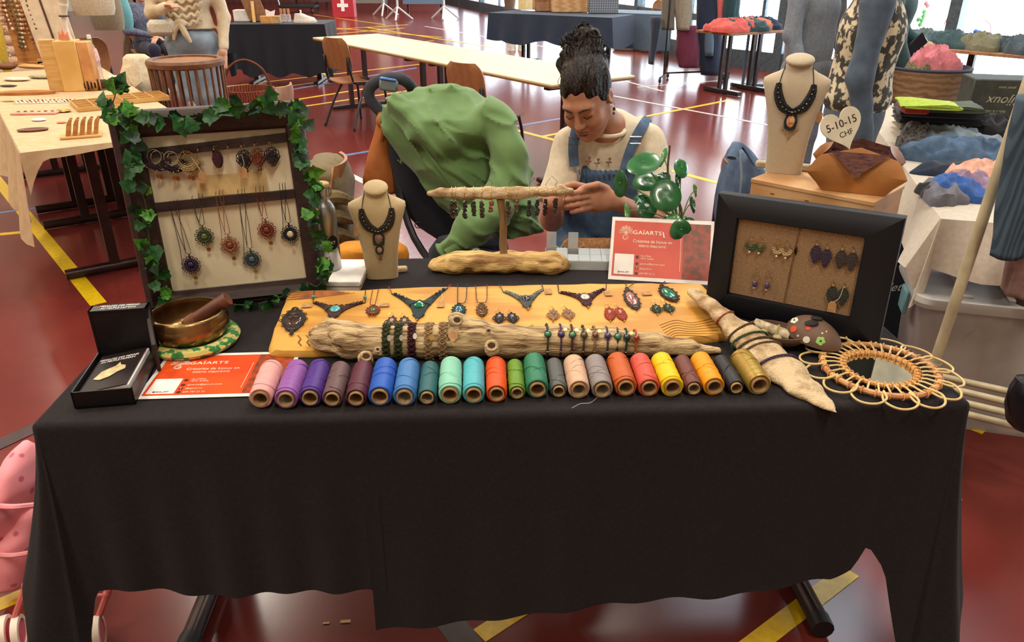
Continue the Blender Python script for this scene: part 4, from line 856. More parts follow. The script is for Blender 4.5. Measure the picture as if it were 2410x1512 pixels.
for px, col, sc, lab in ((1286, (60, 58, 44), (44, 150, 104), 'thin bracelet with a jade bead, first from the kraft tag on the log'), (1317, (84, 56, 88), (62, 50, 98), 'thin purple bracelet with a violet bead, second from the log\'s kraft tag'), (1343, (84, 44, 42), (74, 158, 124), 'thin burgundy bracelet with a pale green bead'), (1370, (70, 62, 46), (96, 92, 66), 'thin olive bracelet with a khaki bead'), (1396, (150, 116, 84), (104, 52, 44), 'thin beige bracelet with a brown-red bead'),
                         (1425, (82, 66, 84), (72, 62, 118), 'thin grey-mauve bracelet with a violet bead, sixth from the log\'s kraft tag'), (1449, (74, 56, 48), (58, 160, 124), 'thin brown bracelet with a turquoise bead'), (1470, (24, 58, 54), (46, 60, 48), 'thin dark green bracelet with a dark bead'), (1492, (190, 88, 42), (140, 56, 40), 'thin orange bracelet with a rust bead, nearest the log\'s pointed end')):
    b, r, M = ring_on_log(px, .0024, .0032, col, 'bead_bracelet', lab, tn)
    a = math.radians(42); d2 = Vector((math.cos(a), math.sin(a), 0)); q = d2*(r+.003)
    part(b, 'stone_bead', MB().ell(q, .0062, 14, 10), gem(sc)); part(b, 'bead_collar', MB().ring(q, .0068, .0068, .0012, 16, 5, frame_M((0, 0, 0), (0, 0, 1), d2).to_3x3()), knot(col))
    for aa, zz in ((30, .003), (28, -.004), (100, 0)): e = Vector((math.cos(math.radians(aa)), math.sin(math.radians(aa)), 0))*(r+.0025); part(b, 'metal_bead', MB().ell((e.x, e.y, zz), .0024, 10, 7), M_gold if px in (1317, 1343, 1370, 1396) else M_silver)
    if px in (1317, 1343, 1370, 1396, 1470): e = Vector((math.cos(.45), math.sin(.45), 0))*(r+.004); part(b, 'coin_charm', MB().prism([(.0042*math.cos(t), .0042*math.sin(t)) for t in np.linspace(0, 6.28, 12, endpoint=False)], 0, .001, frame_M(e+Vector((0, 0, .009)), (0, 0, 1), e)), M_gold)
tq = onz(1249, 777, TZ+.062); nn = Vector((.1, -.75, .65))
solo('price_tag', 'square kraft price tag lying on top of the driftwood log', 'tag', MB().box((0, 0, .0007), (.017, .015, .0012), Matrix.Rotation(.4, 3, 'Z')), M_kraft, M=frame_M(tq+Vector((0, -.004, .004)), (1, 0, .0), nn))
# ================================================================ driftwood board at the right with cord bracelets
DB = [((1634, 690), .017, .066), ((1668, 716), .019, .064), ((1702, 745), .022, .058), ((1748, 786), .040, .036), ((1790, 826), .045, .024), ((1842, 872), .045, .015), ((1893, 915), .033, .012), ((1937, 948), .017, .009), ((1966, 972), .004, .007)]
DP = [(np.array(onz(*p, TZ+z)), r) for p, r, z in DB]
def f_board(P):
    d = None
    for (a, ra), (b, rb) in zip(DP[:-1], DP[1:]):
        ab = b-a; t = np.clip(((P-a)@ab)/(ab@ab), 0, 1); q = P-a-t[:, None]*ab; flat = np.interp(a[1], [1.3, 1.5, 1.62, 1.85], [2.6, 2.3, 1.7, 1.15]); q = q*np.array((1, 1, flat)); e = (np.linalg.norm(q, axis=1)-(ra+(rb-ra)*t))/flat**.5
        d = e if d is None else smin(d, e, .012)
    d = d+.0018*vn(P, (30, 30, 30), 3)+.0014*vn(P, (90, 90, 90), 4)+.0012*vn(P, (12, 12, 60), 7)
    return smax(d, (TZ+.003)-P[:, 2], .003)
db = thing('driftwood_board', 'flat bleached driftwood piece wrapped with braided cord bracelets', 'driftwood', Vector(DP[4][0])-Vector((0, 0, .016)))
npart(db, 'board', f_board, (.42, 1.2, TZ), (.72, 1.92, .86), .004, M_drift2)
def cord_wrap(t, col, label):
    t = t*(len(DP)-1); i = int(t); f = t-i; c = Vector(DP[i][0]*(1-f)+DP[i+1][0]*f); r = DP[i][1]*(1-f)+DP[i+1][1]*f; ax = Vector(DP[i+1][0]-DP[i][0]).normalized()
    flat = np.interp(c.y, [1.3, 1.5, 1.62, 1.85], [2.6, 2.3, 1.7, 1.15])
    sd = ax.cross(Vector((0, 0, 1))).normalized(); up = sd.cross(ax); M = frame_M(c, sd, ax); b = thing('cord_bracelet', label, 'bracelet', M, group='cord bracelets on the driftwood board')
    for ph in (0, math.pi):
        pts = []
        for k in range(72):
            a = 2*math.pi*k/72; w = .0016*math.sin(a*18+ph); rr_ = 1.09; h = .0016*math.cos(a*18+ph)
            p = M.inverted()@(c+sd*(r*rr_+h+.002)*math.cos(a)+up*((r*rr_)/flat+.0025+h)*math.sin(a)+ax*w); p2 = M@p
            if p2.z < TZ+.0045: p2.z = TZ+.0045; p = M.inverted()@p2
            pts.append(p)
        part(b, 'braid_strand', MB().tube(pts, .0019, 5, True), knot(col))
    return b
cord_wrap(.262, (158, 78, 50), 'rust coloured braided cord bracelet, uppermost on the driftwood board')
cord_wrap(.365, (88, 66, 44), 'brown braided cord bracelet second from the top of the board')
cord_wrap(.428, (66, 92, 52), 'green braided cord bracelet around the driftwood board')
cord_wrap(.468, (96, 76, 52), 'brown braided cord bracelet just below the green one')
cord_wrap(.505, (104, 84, 58), 'brown braided cord bracelet just above the purple one')
cord_wrap(.59, (80, 58, 88), 'purple braided cord bracelet lowest on the driftwood board')
# ================================================================ linen busts
M_linen = mat('bust_linen', (206, 184, 142), rough=.9, kind='weave', scale=120, col2=(186, 162, 120), bump=.35, lo=.1, hi=.7, sheen=.2)
M_linen2 = mat('bust_linen_grey', (200, 186, 162), rough=.9, kind='weave', scale=120, col2=(182, 166, 140), bump=.35, lo=.1, hi=.7, sheen=.2)
def bust(label, M, h, w, m, cap_tilt=.42):
    b = thing('display_bust', label, 'bust', M); secs = []
    prof = [(0, .285, .16, .03), (.12, .29, .17, .025), (.3, .315, .19, .015), (.5, .375, .2, .005), (.66, .45, .2, -.005), (.75, .498, .185, -.0), (.785, .49, .16, .01), (.815, .40, .145, .02), (.84, .29, .13, .028), (.865, .215, .125, .03), (.90, .195, .125, .03)]
    for z, a, d, yc in prof:
        e = 3.2 if z < .8 else 2.3
        secs.append([(a*w*abs(math.cos(t))**(2/e)*(1 if math.cos(t) >= 0 else -1), yc*w+d*w*abs(math.sin(t))**(2/e)*(1 if math.sin(t) >= 0 else -1), z*h) for t in np.linspace(0, 2*math.pi, 36, endpoint=False)])
    part(b, 'torso', MB().loft(secs), m, angle=50)
    part(b, 'neck_cap', MB().ell((0, .02*w, .935*h), (.215*w, .20*w, .040*h), 28, 14, Matrix.Rotation(cap_tilt, 3, 'X')), m)
    part(b, 'easel_foot', MB().cbox((0, .2*w, .03*h), (.9*w, .12*w, .06*h), .004), m)
    return b
def on_bust(Mb_, h, w, x, zf, out=.0035):
    """point on the front of a bust at local x (metres) and height fraction"""
    zs = [0, .12, .3, .5, .66, .75, .785, .815, .84, .865, .9]; a = np.interp(zf, zs, [.285, .29, .315, .375, .45, .498, .49, .40, .29, .215, .195])*w; d = np.interp(zf, zs, [.16, .17, .19, .2, .2, .185, .16, .145, .13, .125, .125])*w; yc = np.interp(zf, zs, [.03, .025, .015, .005, -.005, 0, .01, .02, .028, .03, .03])*w
    e = 3.2 if zf < .8 else 2.3; t = max(0, 1-min(1, abs(x)/a)**e); return Vector((x, yc-d*t**(1/e)-out, zf*h))
BH, BW_ = .268, .152; M1 = Matrix.Translation((-.357, 1.955, TZ+.0028))@rz(.12)
bust('small beige linen bust wearing a dark macramé necklace', M1, BH, BW_, M_linen)
def bust_necklace(Mb_, h, w, col, label, pend, hang):
    r = thing('macrame_necklace', label, 'necklace', Mb_); km = knot(col)
    for s in (-1, 1):
        P = lambda x, z, o=.003: on_bust(Mb_, h, w, s*x*w, z, o)
        pts = [Vector((s*.2*w, .06*w, .90*h))]+[P(.205, .875), P(.235, .80), P(.25, .72), P(.245, .68)]
        part(r, 'cord', MB().tube(bez(pts, 5), .0012, 5), km)
        pts = bez([P(.255, .76), P(.25, .70), P(.215, .635), P(.15, .575), P(.06, .545), P(.0, .535)], 5)
        k = len(pts); part(r, 'wing', MB().tube(pts, [.003+.009*math.sin(math.pi*min(1, .12+i/k*.8)) for i in range(k)], 8, False, .35, up=(0, -1, 0)), km)
        q = MB()
        for i in range(2, k-1, 2): p = pts[i]; q.ring(p+Vector((0, -.004, .004)), .0042, .0042, .0011, 10, 4, Matrix.Rotation(math.pi/2, 3, 'X')); q.ring(p+Vector((0, -.004, -.005)), .0042, .0042, .0011, 10, 4, Matrix.Rotation(math.pi/2, 3, 'X'))
        part(r, 'knotted_loops', q, km)
        q = MB(); [q.ell(pts[i]+Vector((0, -.006, 0)), .0018, 8, 6) for i in range(3, k-1, 3)]; part(r, 'bead_row', q, M_silver)
    RX = Matrix.Rotation(math.pi/2, 3, 'X')
    c = on_bust(Mb_, h, w, 0, .46, .005); RXm = frame_M(c, (1, 0, 0), (0, -1, 0))
    part(r, 'centre_shield', MB().prism([(0, .022), (.012, .016), (.016, 0), (.014, -.018), (0, -.024), (-.014, -.018), (-.016, 0), (-.012, .016)], -.003, .002, RXm), km)
    part(r, 'stone', MB().ell(c, (.011, .005, .0165), 16, 10), pend)
    part(r, 'stone_bezel', MB().tube([c+Vector((.0125*math.cos(t), -.001, .018*math.sin(t))) for t in np.linspace(0, 6.28, 22, endpoint=False)], .0017, 6, True), km)
    if hang:
        c2 = on_bust(Mb_, h, w, 0, .335, .005); part(r, 'small_stone', MB().ell(c2, (.0075, .004, .0095), 14, 8), hang)
        part(r, 'small_bezel', MB().tube([c2+Vector((.0095*math.cos(t), -.001, .0115*math.sin(t))) for t in np.linspace(0, 6.28, 18, endpoint=False)], .0022, 6, True), km)
        for dx, dz in ((0, -.02), (-.003, -.026), (.003, -.027)): part(r, 'drop_bead', MB().ell(c2+Vector((dx, 0, dz)), (.0022, .0022, .003), 8, 6), M_copper)
    else:
        q = MB()
        for s in (-1, 1):
            for x0, z0, x1, z1 in ((.022, .40, .0, .33), (.014, .405, .0, .355)):
                q.tube([on_bust(Mb_, h, w, s*x0, z0, .003), on_bust(Mb_, h, w, s*x1+.0001, z1, .003)], .0013, 5)
        part(r, 'lattice_drop', q, knot((190, 158, 112)))
        part(r, 'drop_bead', MB().ell(on_bust(Mb_, h, w, 0, .315, .003), .003, 8, 6), M_gold)
    x = -.36*w if hang else .40*w; zt = .53 if hang else .49
    a = on_bust(Mb_, h, w, x, zt, .002); t = part(r, 'price_tag', MB().prism([(-.009, -.014), (.009, -.014), (.009, .008), (.004, .014), (-.004, .014), (-.009, .008)], 0, .0008, frame_M(a, (1, 0, 0), (0, -1, .1))), M_kraft, label='small kraft price tag')
    part(t, 'string', MB().tube([a+Vector((0, -.001, .012)), on_bust(Mb_, h, w, x*.8, .66, .003), on_bust(Mb_, h, w, x*.66, .80, .003)], .0007, 4), pla((230, 220, 200), .8))
bust_necklace(M1, BH, BW_, (58, 52, 38), 'dark olive macramé necklace with a pinkish teardrop stone on the small bust', gem((150, 116, 102)), gem((176, 142, 118)))
# ================================================================ bottle on a white box
wc = onz(806, 636, TZ+.032); wbx = thing('white_box', 'flat white cardboard box under the steel bottle', 'box', (wc.x, wc.y, TZ+.003))
part(wbx, 'tray', MB().cbox((0, 0, .012), (.12, .16, .024), .002), M_paper); part(wbx, 'lid', MB().cbox((0, 0, .022), (.126, .166, .014), .002), pla((238, 232, 226), .7))
bp_ = onz(776, 632, TZ+.032); bt = thing('water_bottle', 'brushed steel water bottle with a bamboo cap behind the ivy frame', 'bottle', (bp_.x, bp_.y, TZ+.0325))
part(bt, 'body', MB().lathe([(0, 0), (.030, 0), (.0325, .003), (.0325, .158), (.031, .170), (.026, .181), (.0205, .189), (.0195, .192), (.0195, .200), (0, .2)], 40), mat('bottle_brushed_steel', (180, 178, 174), rough=.3, metal=1., kind='noise', scale=4, stretch=(60, 60, 1), col2=(160, 158, 156)))
part(bt, 'neck_ring', MB().lathe([(.0185, .200), (.0215, .201), (.0215, .206), (.0185, .207)], 30), M_steel); part(bt, 'cap', MB().lathe([(0, .207), (.0215, .207), (.0215, .230), (0, .230)], 30), M_steel)
part(bt, 'cap_top', MB().lathe([(0, .230), (.0222, .230), (.0222, .236), (.020, .238), (0, .238)], 30), mat('bamboo', (196, 156, 98), rough=.6, scale=40))
part(bt, 'bail_handle', MB().tube(bez([(.0215, -.008, .204), (.028, -.012, .214), (.026, -.012, .226), (.0, -.024, .232), (-.026, -.012, .226), (-.028, -.012, .214), (-.0215, -.008, .204)], 5), .0016, 6), M_steel)
Mcyl = lambda a, z: Matrix.Translation((.0328*math.sin(a), -.0328*math.cos(a), z))@rz(a)@Matrix.Rotation(math.pi/2, 4, 'X')
lb = part(bt, 'round_sticker', MB().prism([(.014*math.cos(t), .02*math.sin(t)) for t in np.linspace(0, 6.28, 24, endpoint=False)], -.0016, .0008, Mcyl(.75, .082)), pla((22, 22, 26), .4)); put_text(lb, 'KT', M_white_ink, Mcyl(.75, .082)@Matrix.Translation((0, 0, .0012)), width=.013)
part(bt, 'square_sticker', MB().box((0, 0, 0), (.016, .026, .0016), None).__class__().prism([(-.008, -.013), (.008, -.013), (.008, .013), (-.008, .013)], -.001, .0008, Mcyl(.15, .03)), mat('sticker_cream', (214, 196, 150), rough=.6, kind='voronoi', scale=300, col2=(120, 130, 70)))
# ================================================================ driftwood earring stand
sY = 2.0; BS = [((1030, 632), .022), ((1075, 640), .031), ((1130, 642), .031), ((1190, 644), .030), ((1250, 645), .030), ((1300, 640), .029), ((1322, 632), .020)]
SPn = [(np.array((ony(*p, sY).x, sY, TZ+.003+r*.86)), r) for p, r in BS]
def f_base(P):
    q = (P-np.array((0, sY, TZ)))*np.array((1, .8, 1.15))+np.array((0, sY, TZ)); d = chain(q, [(np.array((a[0], sY, TZ+(a[2]-TZ)*1.1)), r) for a, r in SPn], .02)
    d = d+.005*vn(P, (18, 60, 60), 9)+.003*vn(P, (50, 50, 50), 10)+.004*vn(P, (9, 9, 9), 13); return smax(d, TZ+.003-P[:, 2], .003)
st = thing('earring_stand', 'T-shaped driftwood stand hung with chip-bead earrings', 'stand', (SPn[3][0][0], sY, TZ+.003))
npart(st, 'base_log', f_base, (-.24, 1.9, TZ), (.18, 2.1, .86), .004, mat('driftwood_yellow', (214, 178, 112), rough=.85, col2=(140, 100, 58), scale=8, stretch=(1, 7, 7), bump=.9, bscale=45, lo=.36, hi=.56))
CB = [((1010, 455), .007), ((1040, 454), .0125), ((1090, 455), .0155), ((1150, 455), .0165), ((1220, 454), .0155), ((1280, 450), .014), ((1320, 448), .013), ((1344, 450), .008)]
CPn = [(np.array(ony(*p, sY-.004)), r) for p, r in CB]
def f_bar(P): d = chain(P, CPn, .01); return d+.0022*vn(P, (16, 90, 90), 3)+.0012*vn(P, (60, 140, 140), 6)
npart(st, 'crossbar', f_bar, (-.26, 1.95, .93), (.19, 2.04, 1.02), .0034, M_drift2)
a = ony(1178, 468, sY); b_ = ony(1189, 622, sY); part(st, 'post', MB().tube(bez([a, a.lerp(b_, .35)+Vector((.003, 0, 0)), a.lerp(b_, .7)-Vector((.002, 0, 0)), b_], 5), [.0115, .0105, .0105, .010, .0105, .011, .0105, .0105, .0105, .011, .0115, .011, .011, .0115, .012, .012][:16], 10), mat('post_weathered_wood', (170, 134, 92), rough=.8, col2=(128, 96, 62), scale=6, stretch=(8, 8, 1), bump=.5), world=True)
chip = [((1064, 462), (66, 58, 46), 'grey-brown chip-bead earring, first on the stand from the left'), ((1073, 460), (70, 62, 48), 'grey-brown chip-bead earring, second on the stand from the left'), ((1094, 460), (54, 50, 44), 'dark smoky chip-bead earring with clear tip, third from the stand\'s left end'), ((1115, 458), (58, 62, 48), 'green-grey chip-bead earring, fourth from the stand\'s left end'), ((1134, 456), (64, 66, 50), 'green-grey chip-bead earring, fifth from the stand\'s left end'), ((1156, 460), (150, 88, 74), 'pinkish chip-bead earring just left of the stand\'s post'), ((1196, 458), (70, 62, 36), 'olive brown chip-bead earring just right of the stand\'s post'), ((1216, 458), (98, 84, 52), 'short amber grey chip-bead earring, second right of the post'), ((1245, 452), (48, 56, 44), 'dark green chip-bead earring, third right of the post'), ((1264, 450), (50, 50, 42), 'dark chip-bead earring, fourth right of the post'), ((1284, 448), (44, 26, 28), 'dark red chip-bead earring, second from the stand\'s right end'), ((1307, 448), (56, 42, 38), 'brown-black chip-bead earring at the stand\'s right end')]
for k, ((px, py), col, lab) in enumerate(chip):
    i = np.interp(px, [c[0][0] for c in CB], range(len(CB))); cz = np.interp(px, [c[0][0] for c in CB], [c[0][2] for c in CPn]); r = np.interp(px, [c[0][0] for c in CB], [c[1] for c in CPn]); X = ony(px, py, sY).x; rr = random.Random(k)
    e = thing('chip_earring', lab, 'earring', (X, sY-.004, cz), group='chip earrings on the driftwood stand')
    part(e, 'ear_wire', MB().tube([(0, .002, -r*.6), (0, r*1.1, -.002), (0, r*.8, r*.9), (0, 0, r*1.2), (0, -r*.85, r*.8), (0, -r*1.2, 0), (0, -r*1.15, -r*1.0), (0, -r*1.1, -.018)], .0009, 5), M_gold)
    part(e, 'tail_thread', MB().tube(bez([(0, 0, r*1.2), (.004, 0, r*1.2+.008), (.012*rr.choice((1, -1)), -.002, r*1.2+.014+.012*rr.random())], 5), .0005, 4), knot((70, 56, 40)))
    n = rr.choice((7, 8, 8)) if k not in (5, 7) else 5; gmx = gem(col, 'chip_%d' % k); m = MB(); zz = -.021
    for q in range(n):
        s = rr.uniform(.0058, .0085); m.ell((rr.uniform(-.0015, .0015), -r*1.1+rr.uniform(-.0015, .0015), zz), (s, s*.9, s*.62), 7, 5, Matrix.Rotation(rr.random()*3, 3, 'Z')@Matrix.Rotation(rr.uniform(-.5, .5), 3, 'X')); zz -= .0056
    part(e, 'chip_beads', m, gmx, angle=20); part(e, 'clasp_bead', MB().ell((0, -r*1.1, -.0165), .0026, 8, 6), M_silver)
# ================================================================ clear compartment box
M_clear = mat('clear_plastic', (226, 234, 236), rough=.12, alpha=.38, scale=5, col2=(216, 226, 230)); M_frost = mat('frosted_plastic', (206, 212, 212), rough=.4, alpha=.62, scale=5)
oc = onz(1362, 616, TZ+.012); og = thing('bead_organiser', 'clear plastic bead box with two small lids open', 'organiser', Matrix.Translation((oc.x, oc.y+.01, TZ+.003))@rz(-.06)); W, D, Hh = .19, .105, .026
part(og, 'floor_plate', MB().box((0, 0, .001), (W, D, .002)), M_frost, smooth=False)
for k in range(7): part(og, 'divider', MB().box((-W/2+W*k/6, 0, Hh/2+.001), (.0014, D, Hh-.002)), M_frost, smooth=False)
for k in range(3): part(og, 'long_divider', MB().box((0, -D/2+D*k/2, Hh/2+.001), (W, .0014, Hh-.002)), M_frost, smooth=False)
for k in range(6):
    for j in range(2):
        if (k, j) in ((0, 1), (2, 1)): part(og, 'open_lid', MB().box((-W/2+W*(k+.5)/6, D/2+.004, Hh+.024), (W/6-.003, .0012, .048)), M_clear, smooth=False)
        else: part(og, 'lid', MB().box((-W/2+W*(k+.5)/6, -D/2+D*(j+.5)/2, Hh+.001), (W/6-.002, D/2-.002, .0012)), M_clear, smooth=False)
rr = random.Random(2)
for k in range(6):
    m = MB()
    for q in range(14): m.ell((-W/2+W*(k+.5)/6+rr.uniform(-.011, .011), -D/4+rr.uniform(-.02, .02), .005), .003, 6, 4)
    part(og, 'bead_fill', m, (M_gold, M_silver, M_copper)[k % 3])
# ================================================================ standing poster
pO = V(.262, 1.935, TZ+.004); px_ = V(math.cos(-.157), math.sin(-.157), 0); pu = V(math.sin(.157)*.68*-1*-1, 0, 0); back = V(.156, .988, 0)
lean = math.radians(42); py_ = back*math.sin(lean)+V(0, 0, math.cos(lean)); PW, PH = .278, .186
Mpo = frame_M(pO+px_*PW/2+py_*PH/2, px_, px_.cross(py_)); pst = thing('poster', 'orange-red printed poster leaning on a stand behind the plank', 'poster', Mpo)
flyer(pst, PW, PH, (196, 72, 48), (180, 60, 44), .002)
part(pst, 'acrylic_back', MB().box((0, 0, -.004), (PW, PH, .002)), M_clear, smooth=False)
st_ = MB(); st_.bar(Mpo@Vector((0, .07, -.006)), Vector((Mpo@Vector((0, .07, -.006)))+Vector((.01, .06, -(Mpo@Vector((0, .07, -.006))).z+TZ+.004))), .08, .002, up=(1, 0, 0)); part(pst, 'strut', st_, M_clear, world=True)
# ================================================================ pilea plant
pt = thing('potted_plant', 'round-leaved green pot plant behind the red poster', 'plant', (.475, 2.075, TZ+.003))
part(pt, 'pot', MB().lathe([(0, 0), (.036, 0), (.046, .075), (.048, .085), (.044, .085), (.042, .07), (0, .07)], 32), pla((150, 142, 134), .6)); part(pt, 'soil', MB().lathe([(0, .074), (.042, .072)], 24), mat('soil_dark', (44, 32, 26), rough=1, bump=1, bscale=90))
M_pil = [mat('pilea_leaf_%d' % k, c, rough=.28, col2=c2, scale=30, coat=.3) for k, (c, c2) in enumerate((((46, 112, 62), (34, 92, 50)), ((36, 96, 50), (26, 74, 40)), ((96, 150, 84), (70, 128, 66))))]
def pil_leaf(px, py, rx, ry, Y, m, face=(0, -.6, .8), rot=0., stem_to=(.475, 2.075, .86)):
    c = ony(px, py, Y); k = (Y*.9026+(CH-c.z)*.4305)/1800; a, b = rx*k*1.05, ry*k*1.05; f_ = Vector(face).normalized(); x = Vector((math.cos(rot), 0, math.sin(rot))); M = frame_M(c, x, f_)
    vs = [(0, 0, .0)]; n = 24
    for rg, z in ((.35, .001), (.7, .0025), (1, -.002)):
        for t in range(n): an = 2*math.pi*t/n; vs.append((a*rg*math.cos(an), b*rg*math.sin(an)*(1+.06*math.sin(an)), z+.0015*math.sin(an*2)))
    f = [(0, 1+t, 1+(t+1) % n) for t in range(n)]
    for q in range(2): f += [(1+q*n+t, 1+q*n+(t+1) % n, 1+(q+1)*n+(t+1) % n, 1+(q+1)*n+t) for t in range(n)]
    g = MB().add([M@Vector(v) for v in vs], f); vs2 = [M@(Vector(v)-Vector((0, 0, .0012))) for v in vs]; g.add(vs2, f); g.f += [(1+2*n+t, 1+2*n+(t+1) % n, len(vs)+1+2*n+(t+1) % n, len(vs)+1+2*n+t) for t in range(n)]
    lf = part(pt, 'leaf', g, M_pil[m], world=True); q = M@Vector((0, b*.15, 0)); s = Vector(stem_to)
    part(lf, 'petiole', MB().tube(bez([q-f_*.001, q.lerp(s, .4)+Vector((0, .01, .012)), s], 6), .0016, 5), mat('pilea_stem', (116, 138, 84), rough=.5), world=True)
    part(lf, 'leaf_spot', MB().ell(q+f_*.0018, (.002, .002, .001), 8, 5), mat('pilea_spot', (190, 204, 150)), world=True)
for a in ((1515, 385, 39, 33, 2.1, 0, (-.25, -.5, .8), .35), (1524, 428, 34, 26, 2.15, 0, (0, -.6, .8), .3), (1459, 435, 17, 31, 2.12, 1, (-.5, -.8, .1), 0), (1567, 462, 36, 38, 2.06, 1, (0, -.8, .55), 0), (1604, 397, 18, 24, 2.12, 0, (.3, -.7, .6), 0), (1562, 372, 9, 26, 2.16, 2, (.7, -.6, .2), -.5), (1522, 492, 23, 24, 2.12, 1, (-.2, -.7, .6), 0), (1510, 522, 27, 14, 2.12, 1, (0, -.4, .9), 0), (1512, 470, 20, 18, 2.15, 0, (0, -.5, .8), 0), (1603, 544, 25, 25, 2.0, 1, (.1, -.9, .3), 0), (1586, 530, 20, 26, 2.04, 2, (-.3, -.8, .4), .2),
          (1632, 484, 11, 21, 2.1, 1, (.8, -.5, .2), .3), (1586, 510, 22, 13, 2.12, 1, (0, -.4, .9), 0), (1475, 500, 7, 20, 2.1, 2, (-.6, -.7, .3), .2), (1597, 425, 9, 17, 2.12, 1, (.6, -.7, .3), 0), (1622, 520, 18, 12, 2.1, 0, (.3, -.5, .8), 0), (1563, 415, 15, 13, 2.1, 1, (0, -.6, .8), 0), (1637, 450, 5, 16, 2.12, 2, (.8, -.5, .2), .2)): pil_leaf(*a)
part(pt, 'main_stem', MB().tube(bez([(.475, 2.075, TZ+.075), (.478, 2.085, .9), tuple(ony(1573, 420, 2.1)), tuple(ony(1576, 342, 2.1))], 6), .0032, 7), mat('pilea_trunk', (104, 92, 70), rough=.8), world=True)
# ================================================================ black picture frame with burlap
k_ = .93
nBL, nBR, nTR, nTL = [CAM+(V(*p)-CAM)*k_ for p in ((.573, 1.853, .745), (.827, 1.693, .750), (.831, 1.706, .951), (.577, 1.865, .946))]
PB = Plane(nBL, nBR-nBL, nTL-nBL); bw_, bh_ = (nBR-nBL).length, (nTL-nBL).length
Mbf = frame_M(nBL, nBR-nBL, PB.n); bf = thing('picture_frame', 'wide black picture frame with burlap holding earrings', 'frame', Mbf)
l_, r_, t_, b0 = .052, .07, .055, .06
M_blackfr = mat('frame_black_paint', (20, 21, 27), rough=.55, scale=10, spec=.35)
O = [(-l_, -b0), (bw_+r_, -b0), (bw_+r_, bh_+t_), (-l_, bh_+t_)]; I_ = [(0, 0), (bw_, 0), (bw_, bh_), (0, bh_)]
for k in range(4):
    o = (O[k], O[(k+1) % 4]); i = (I_[k], I_[(k+1) % 4]); secs = []
    for e in (0, 1): a = Vector(o[e]+(0,)); b = Vector(i[e]+(0,)); secs.append([a.lerp(b, t)+Vector((0, 0, z)) for t, z in ((0, -.016), (0, .014), (.04, .016), (.96, .014), (1, .010), (1, -.016))])
    part(bf, 'frame_rail', MB().loft(secs), M_blackfr, angle=50)
M_burlap = mat('burlap_jute', (172, 132, 92), rough=.95, kind='weave', scale=95, col2=(108, 78, 52), bump=.8, lo=.05, hi=.6)
part(bf, 'burlap_panel', MB().box((bw_/2, bh_/2, -.002), (bw_+.004, bh_+.004, .006)), mat('burlap_jute_local', (200, 164, 124), rough=.95, kind='weave', scale=95, col2=(146, 112, 80), bump=.8, lo=.05, hi=.6, rot=(math.pi/2, 0, 0)), smooth=False)
part(bf, 'burlap_seam', MB().tube([(bw_*.50, bh_, .0015), (bw_*.485, bh_*.5, .0018), (bw_*.47, 0, .0015)], .0022, 5), M_burlap)
part(bf, 'easel_leg', MB().bar((bw_/2, bh_*.8, -.018), (bw_/2+.0, -b0+.01, -.12), .06, .004, up=(1, 0, 0)), M_blackfr)
def frame_earrings(pos, kind, col, label, tg=None):
    for k, c in enumerate(pos):
        r = thing('earring', label.replace('one of', ('left', 'right')[k]+' one of'), 'earring', PB.M(*c, .006), group=label)
        part(r, 'ear_wire', MB().tube([(0, .014, 0), (.001, .022, .001), (-.002, .027, .002), (-.004, .022, -.003)], .0007, 5), M_silver)
        if kind == 'hoop':
            part(r, 'hoop', MB().ring((0, .003, 0), .011, .011, .0008, 22, 5), M_gold)
            m = MB(); [m.ring((.009*math.cos(a), .003+.010*math.sin(a), .001), .0034, .0034, .0012, 10, 5) for a in np.linspace(math.pi*1.05, math.pi*1.95, 7)]; m.prism([(-.010, -.003), (-.006, -.010), (.006, -.010), (.010, -.003)], 0, .002); part(r, 'macrame_fan', m, knot(col)); part(r, 'drop_bead', MB().ell((0, -.016, .001), .0032, 10, 7), gem((214, 196, 160)))
        elif kind == 'leaf':
            part(r, 'leaf', MB().prism([(x*.0125, y*.022-.006) for x, y in [(0, .85), (.35, .9), (.8, .55), (1, .05), (.75, -.4), (.3, -.95), (0, -1.05), (-.3, -.95), (-.75, -.4), (-1, .05), (-.8, .55), (-.35, .9)]], 0, .003, None, .5), knot(col)); part(r, 'wood_bead', MB().ell((0, .0155, .001), .0036, 10, 7), mat('bead_wood', (150, 116, 74), rough=.5))
        else:
            part(r, 'wire_drop', MB().ring((0, .002, 0), .0085, .010, .0007, 18, 5), M_gold); part(r, 'amethyst', MB().ell((0, -.012, .001), (.0062, .0085, .0045), 12, 8), gem((84, 66, 110))); part(r, 'drop_bead', MB().ell((0, -.023, .001), .0030, 10, 7), gem((180, 160, 130)))
        if tg and k: tagpart(r, (tg[0], tg[1], .004), (-.002, .016))
frame_earrings(((1766, 578), (1788, 581)), 'hoop', (64, 92, 52), 'small hoop earring with green macramé, one of the pair in the black frame')
frame_earrings(((1830, 588), (1851, 592)), 'hoop', (196, 172, 128), 'small hoop earring with cream macramé, one of the pair in the black frame')
frame_earrings(((1921, 592), (1945, 601)), 'leaf', (58, 38, 62), 'dark purple leaf earring, one of the pair left of the grey leaves')
frame_earrings(((1980, 604), (2006, 609)), 'leaf', (62, 50, 48), 'dark grey-brown leaf earring, one of the pair at the burlap\'s right edge')
frame_earrings(((1778, 657), (1807, 661)), 'drop', (80, 60, 110), 'purple stone drop earring, one of the pair on the burlap')
frame_earrings(((1959, 688), (1985, 692)), 'leaf', (48, 52, 40), 'dark green leaf earring, one of the pair with a kraft tag on burlap', tg=(-.018, -.034))
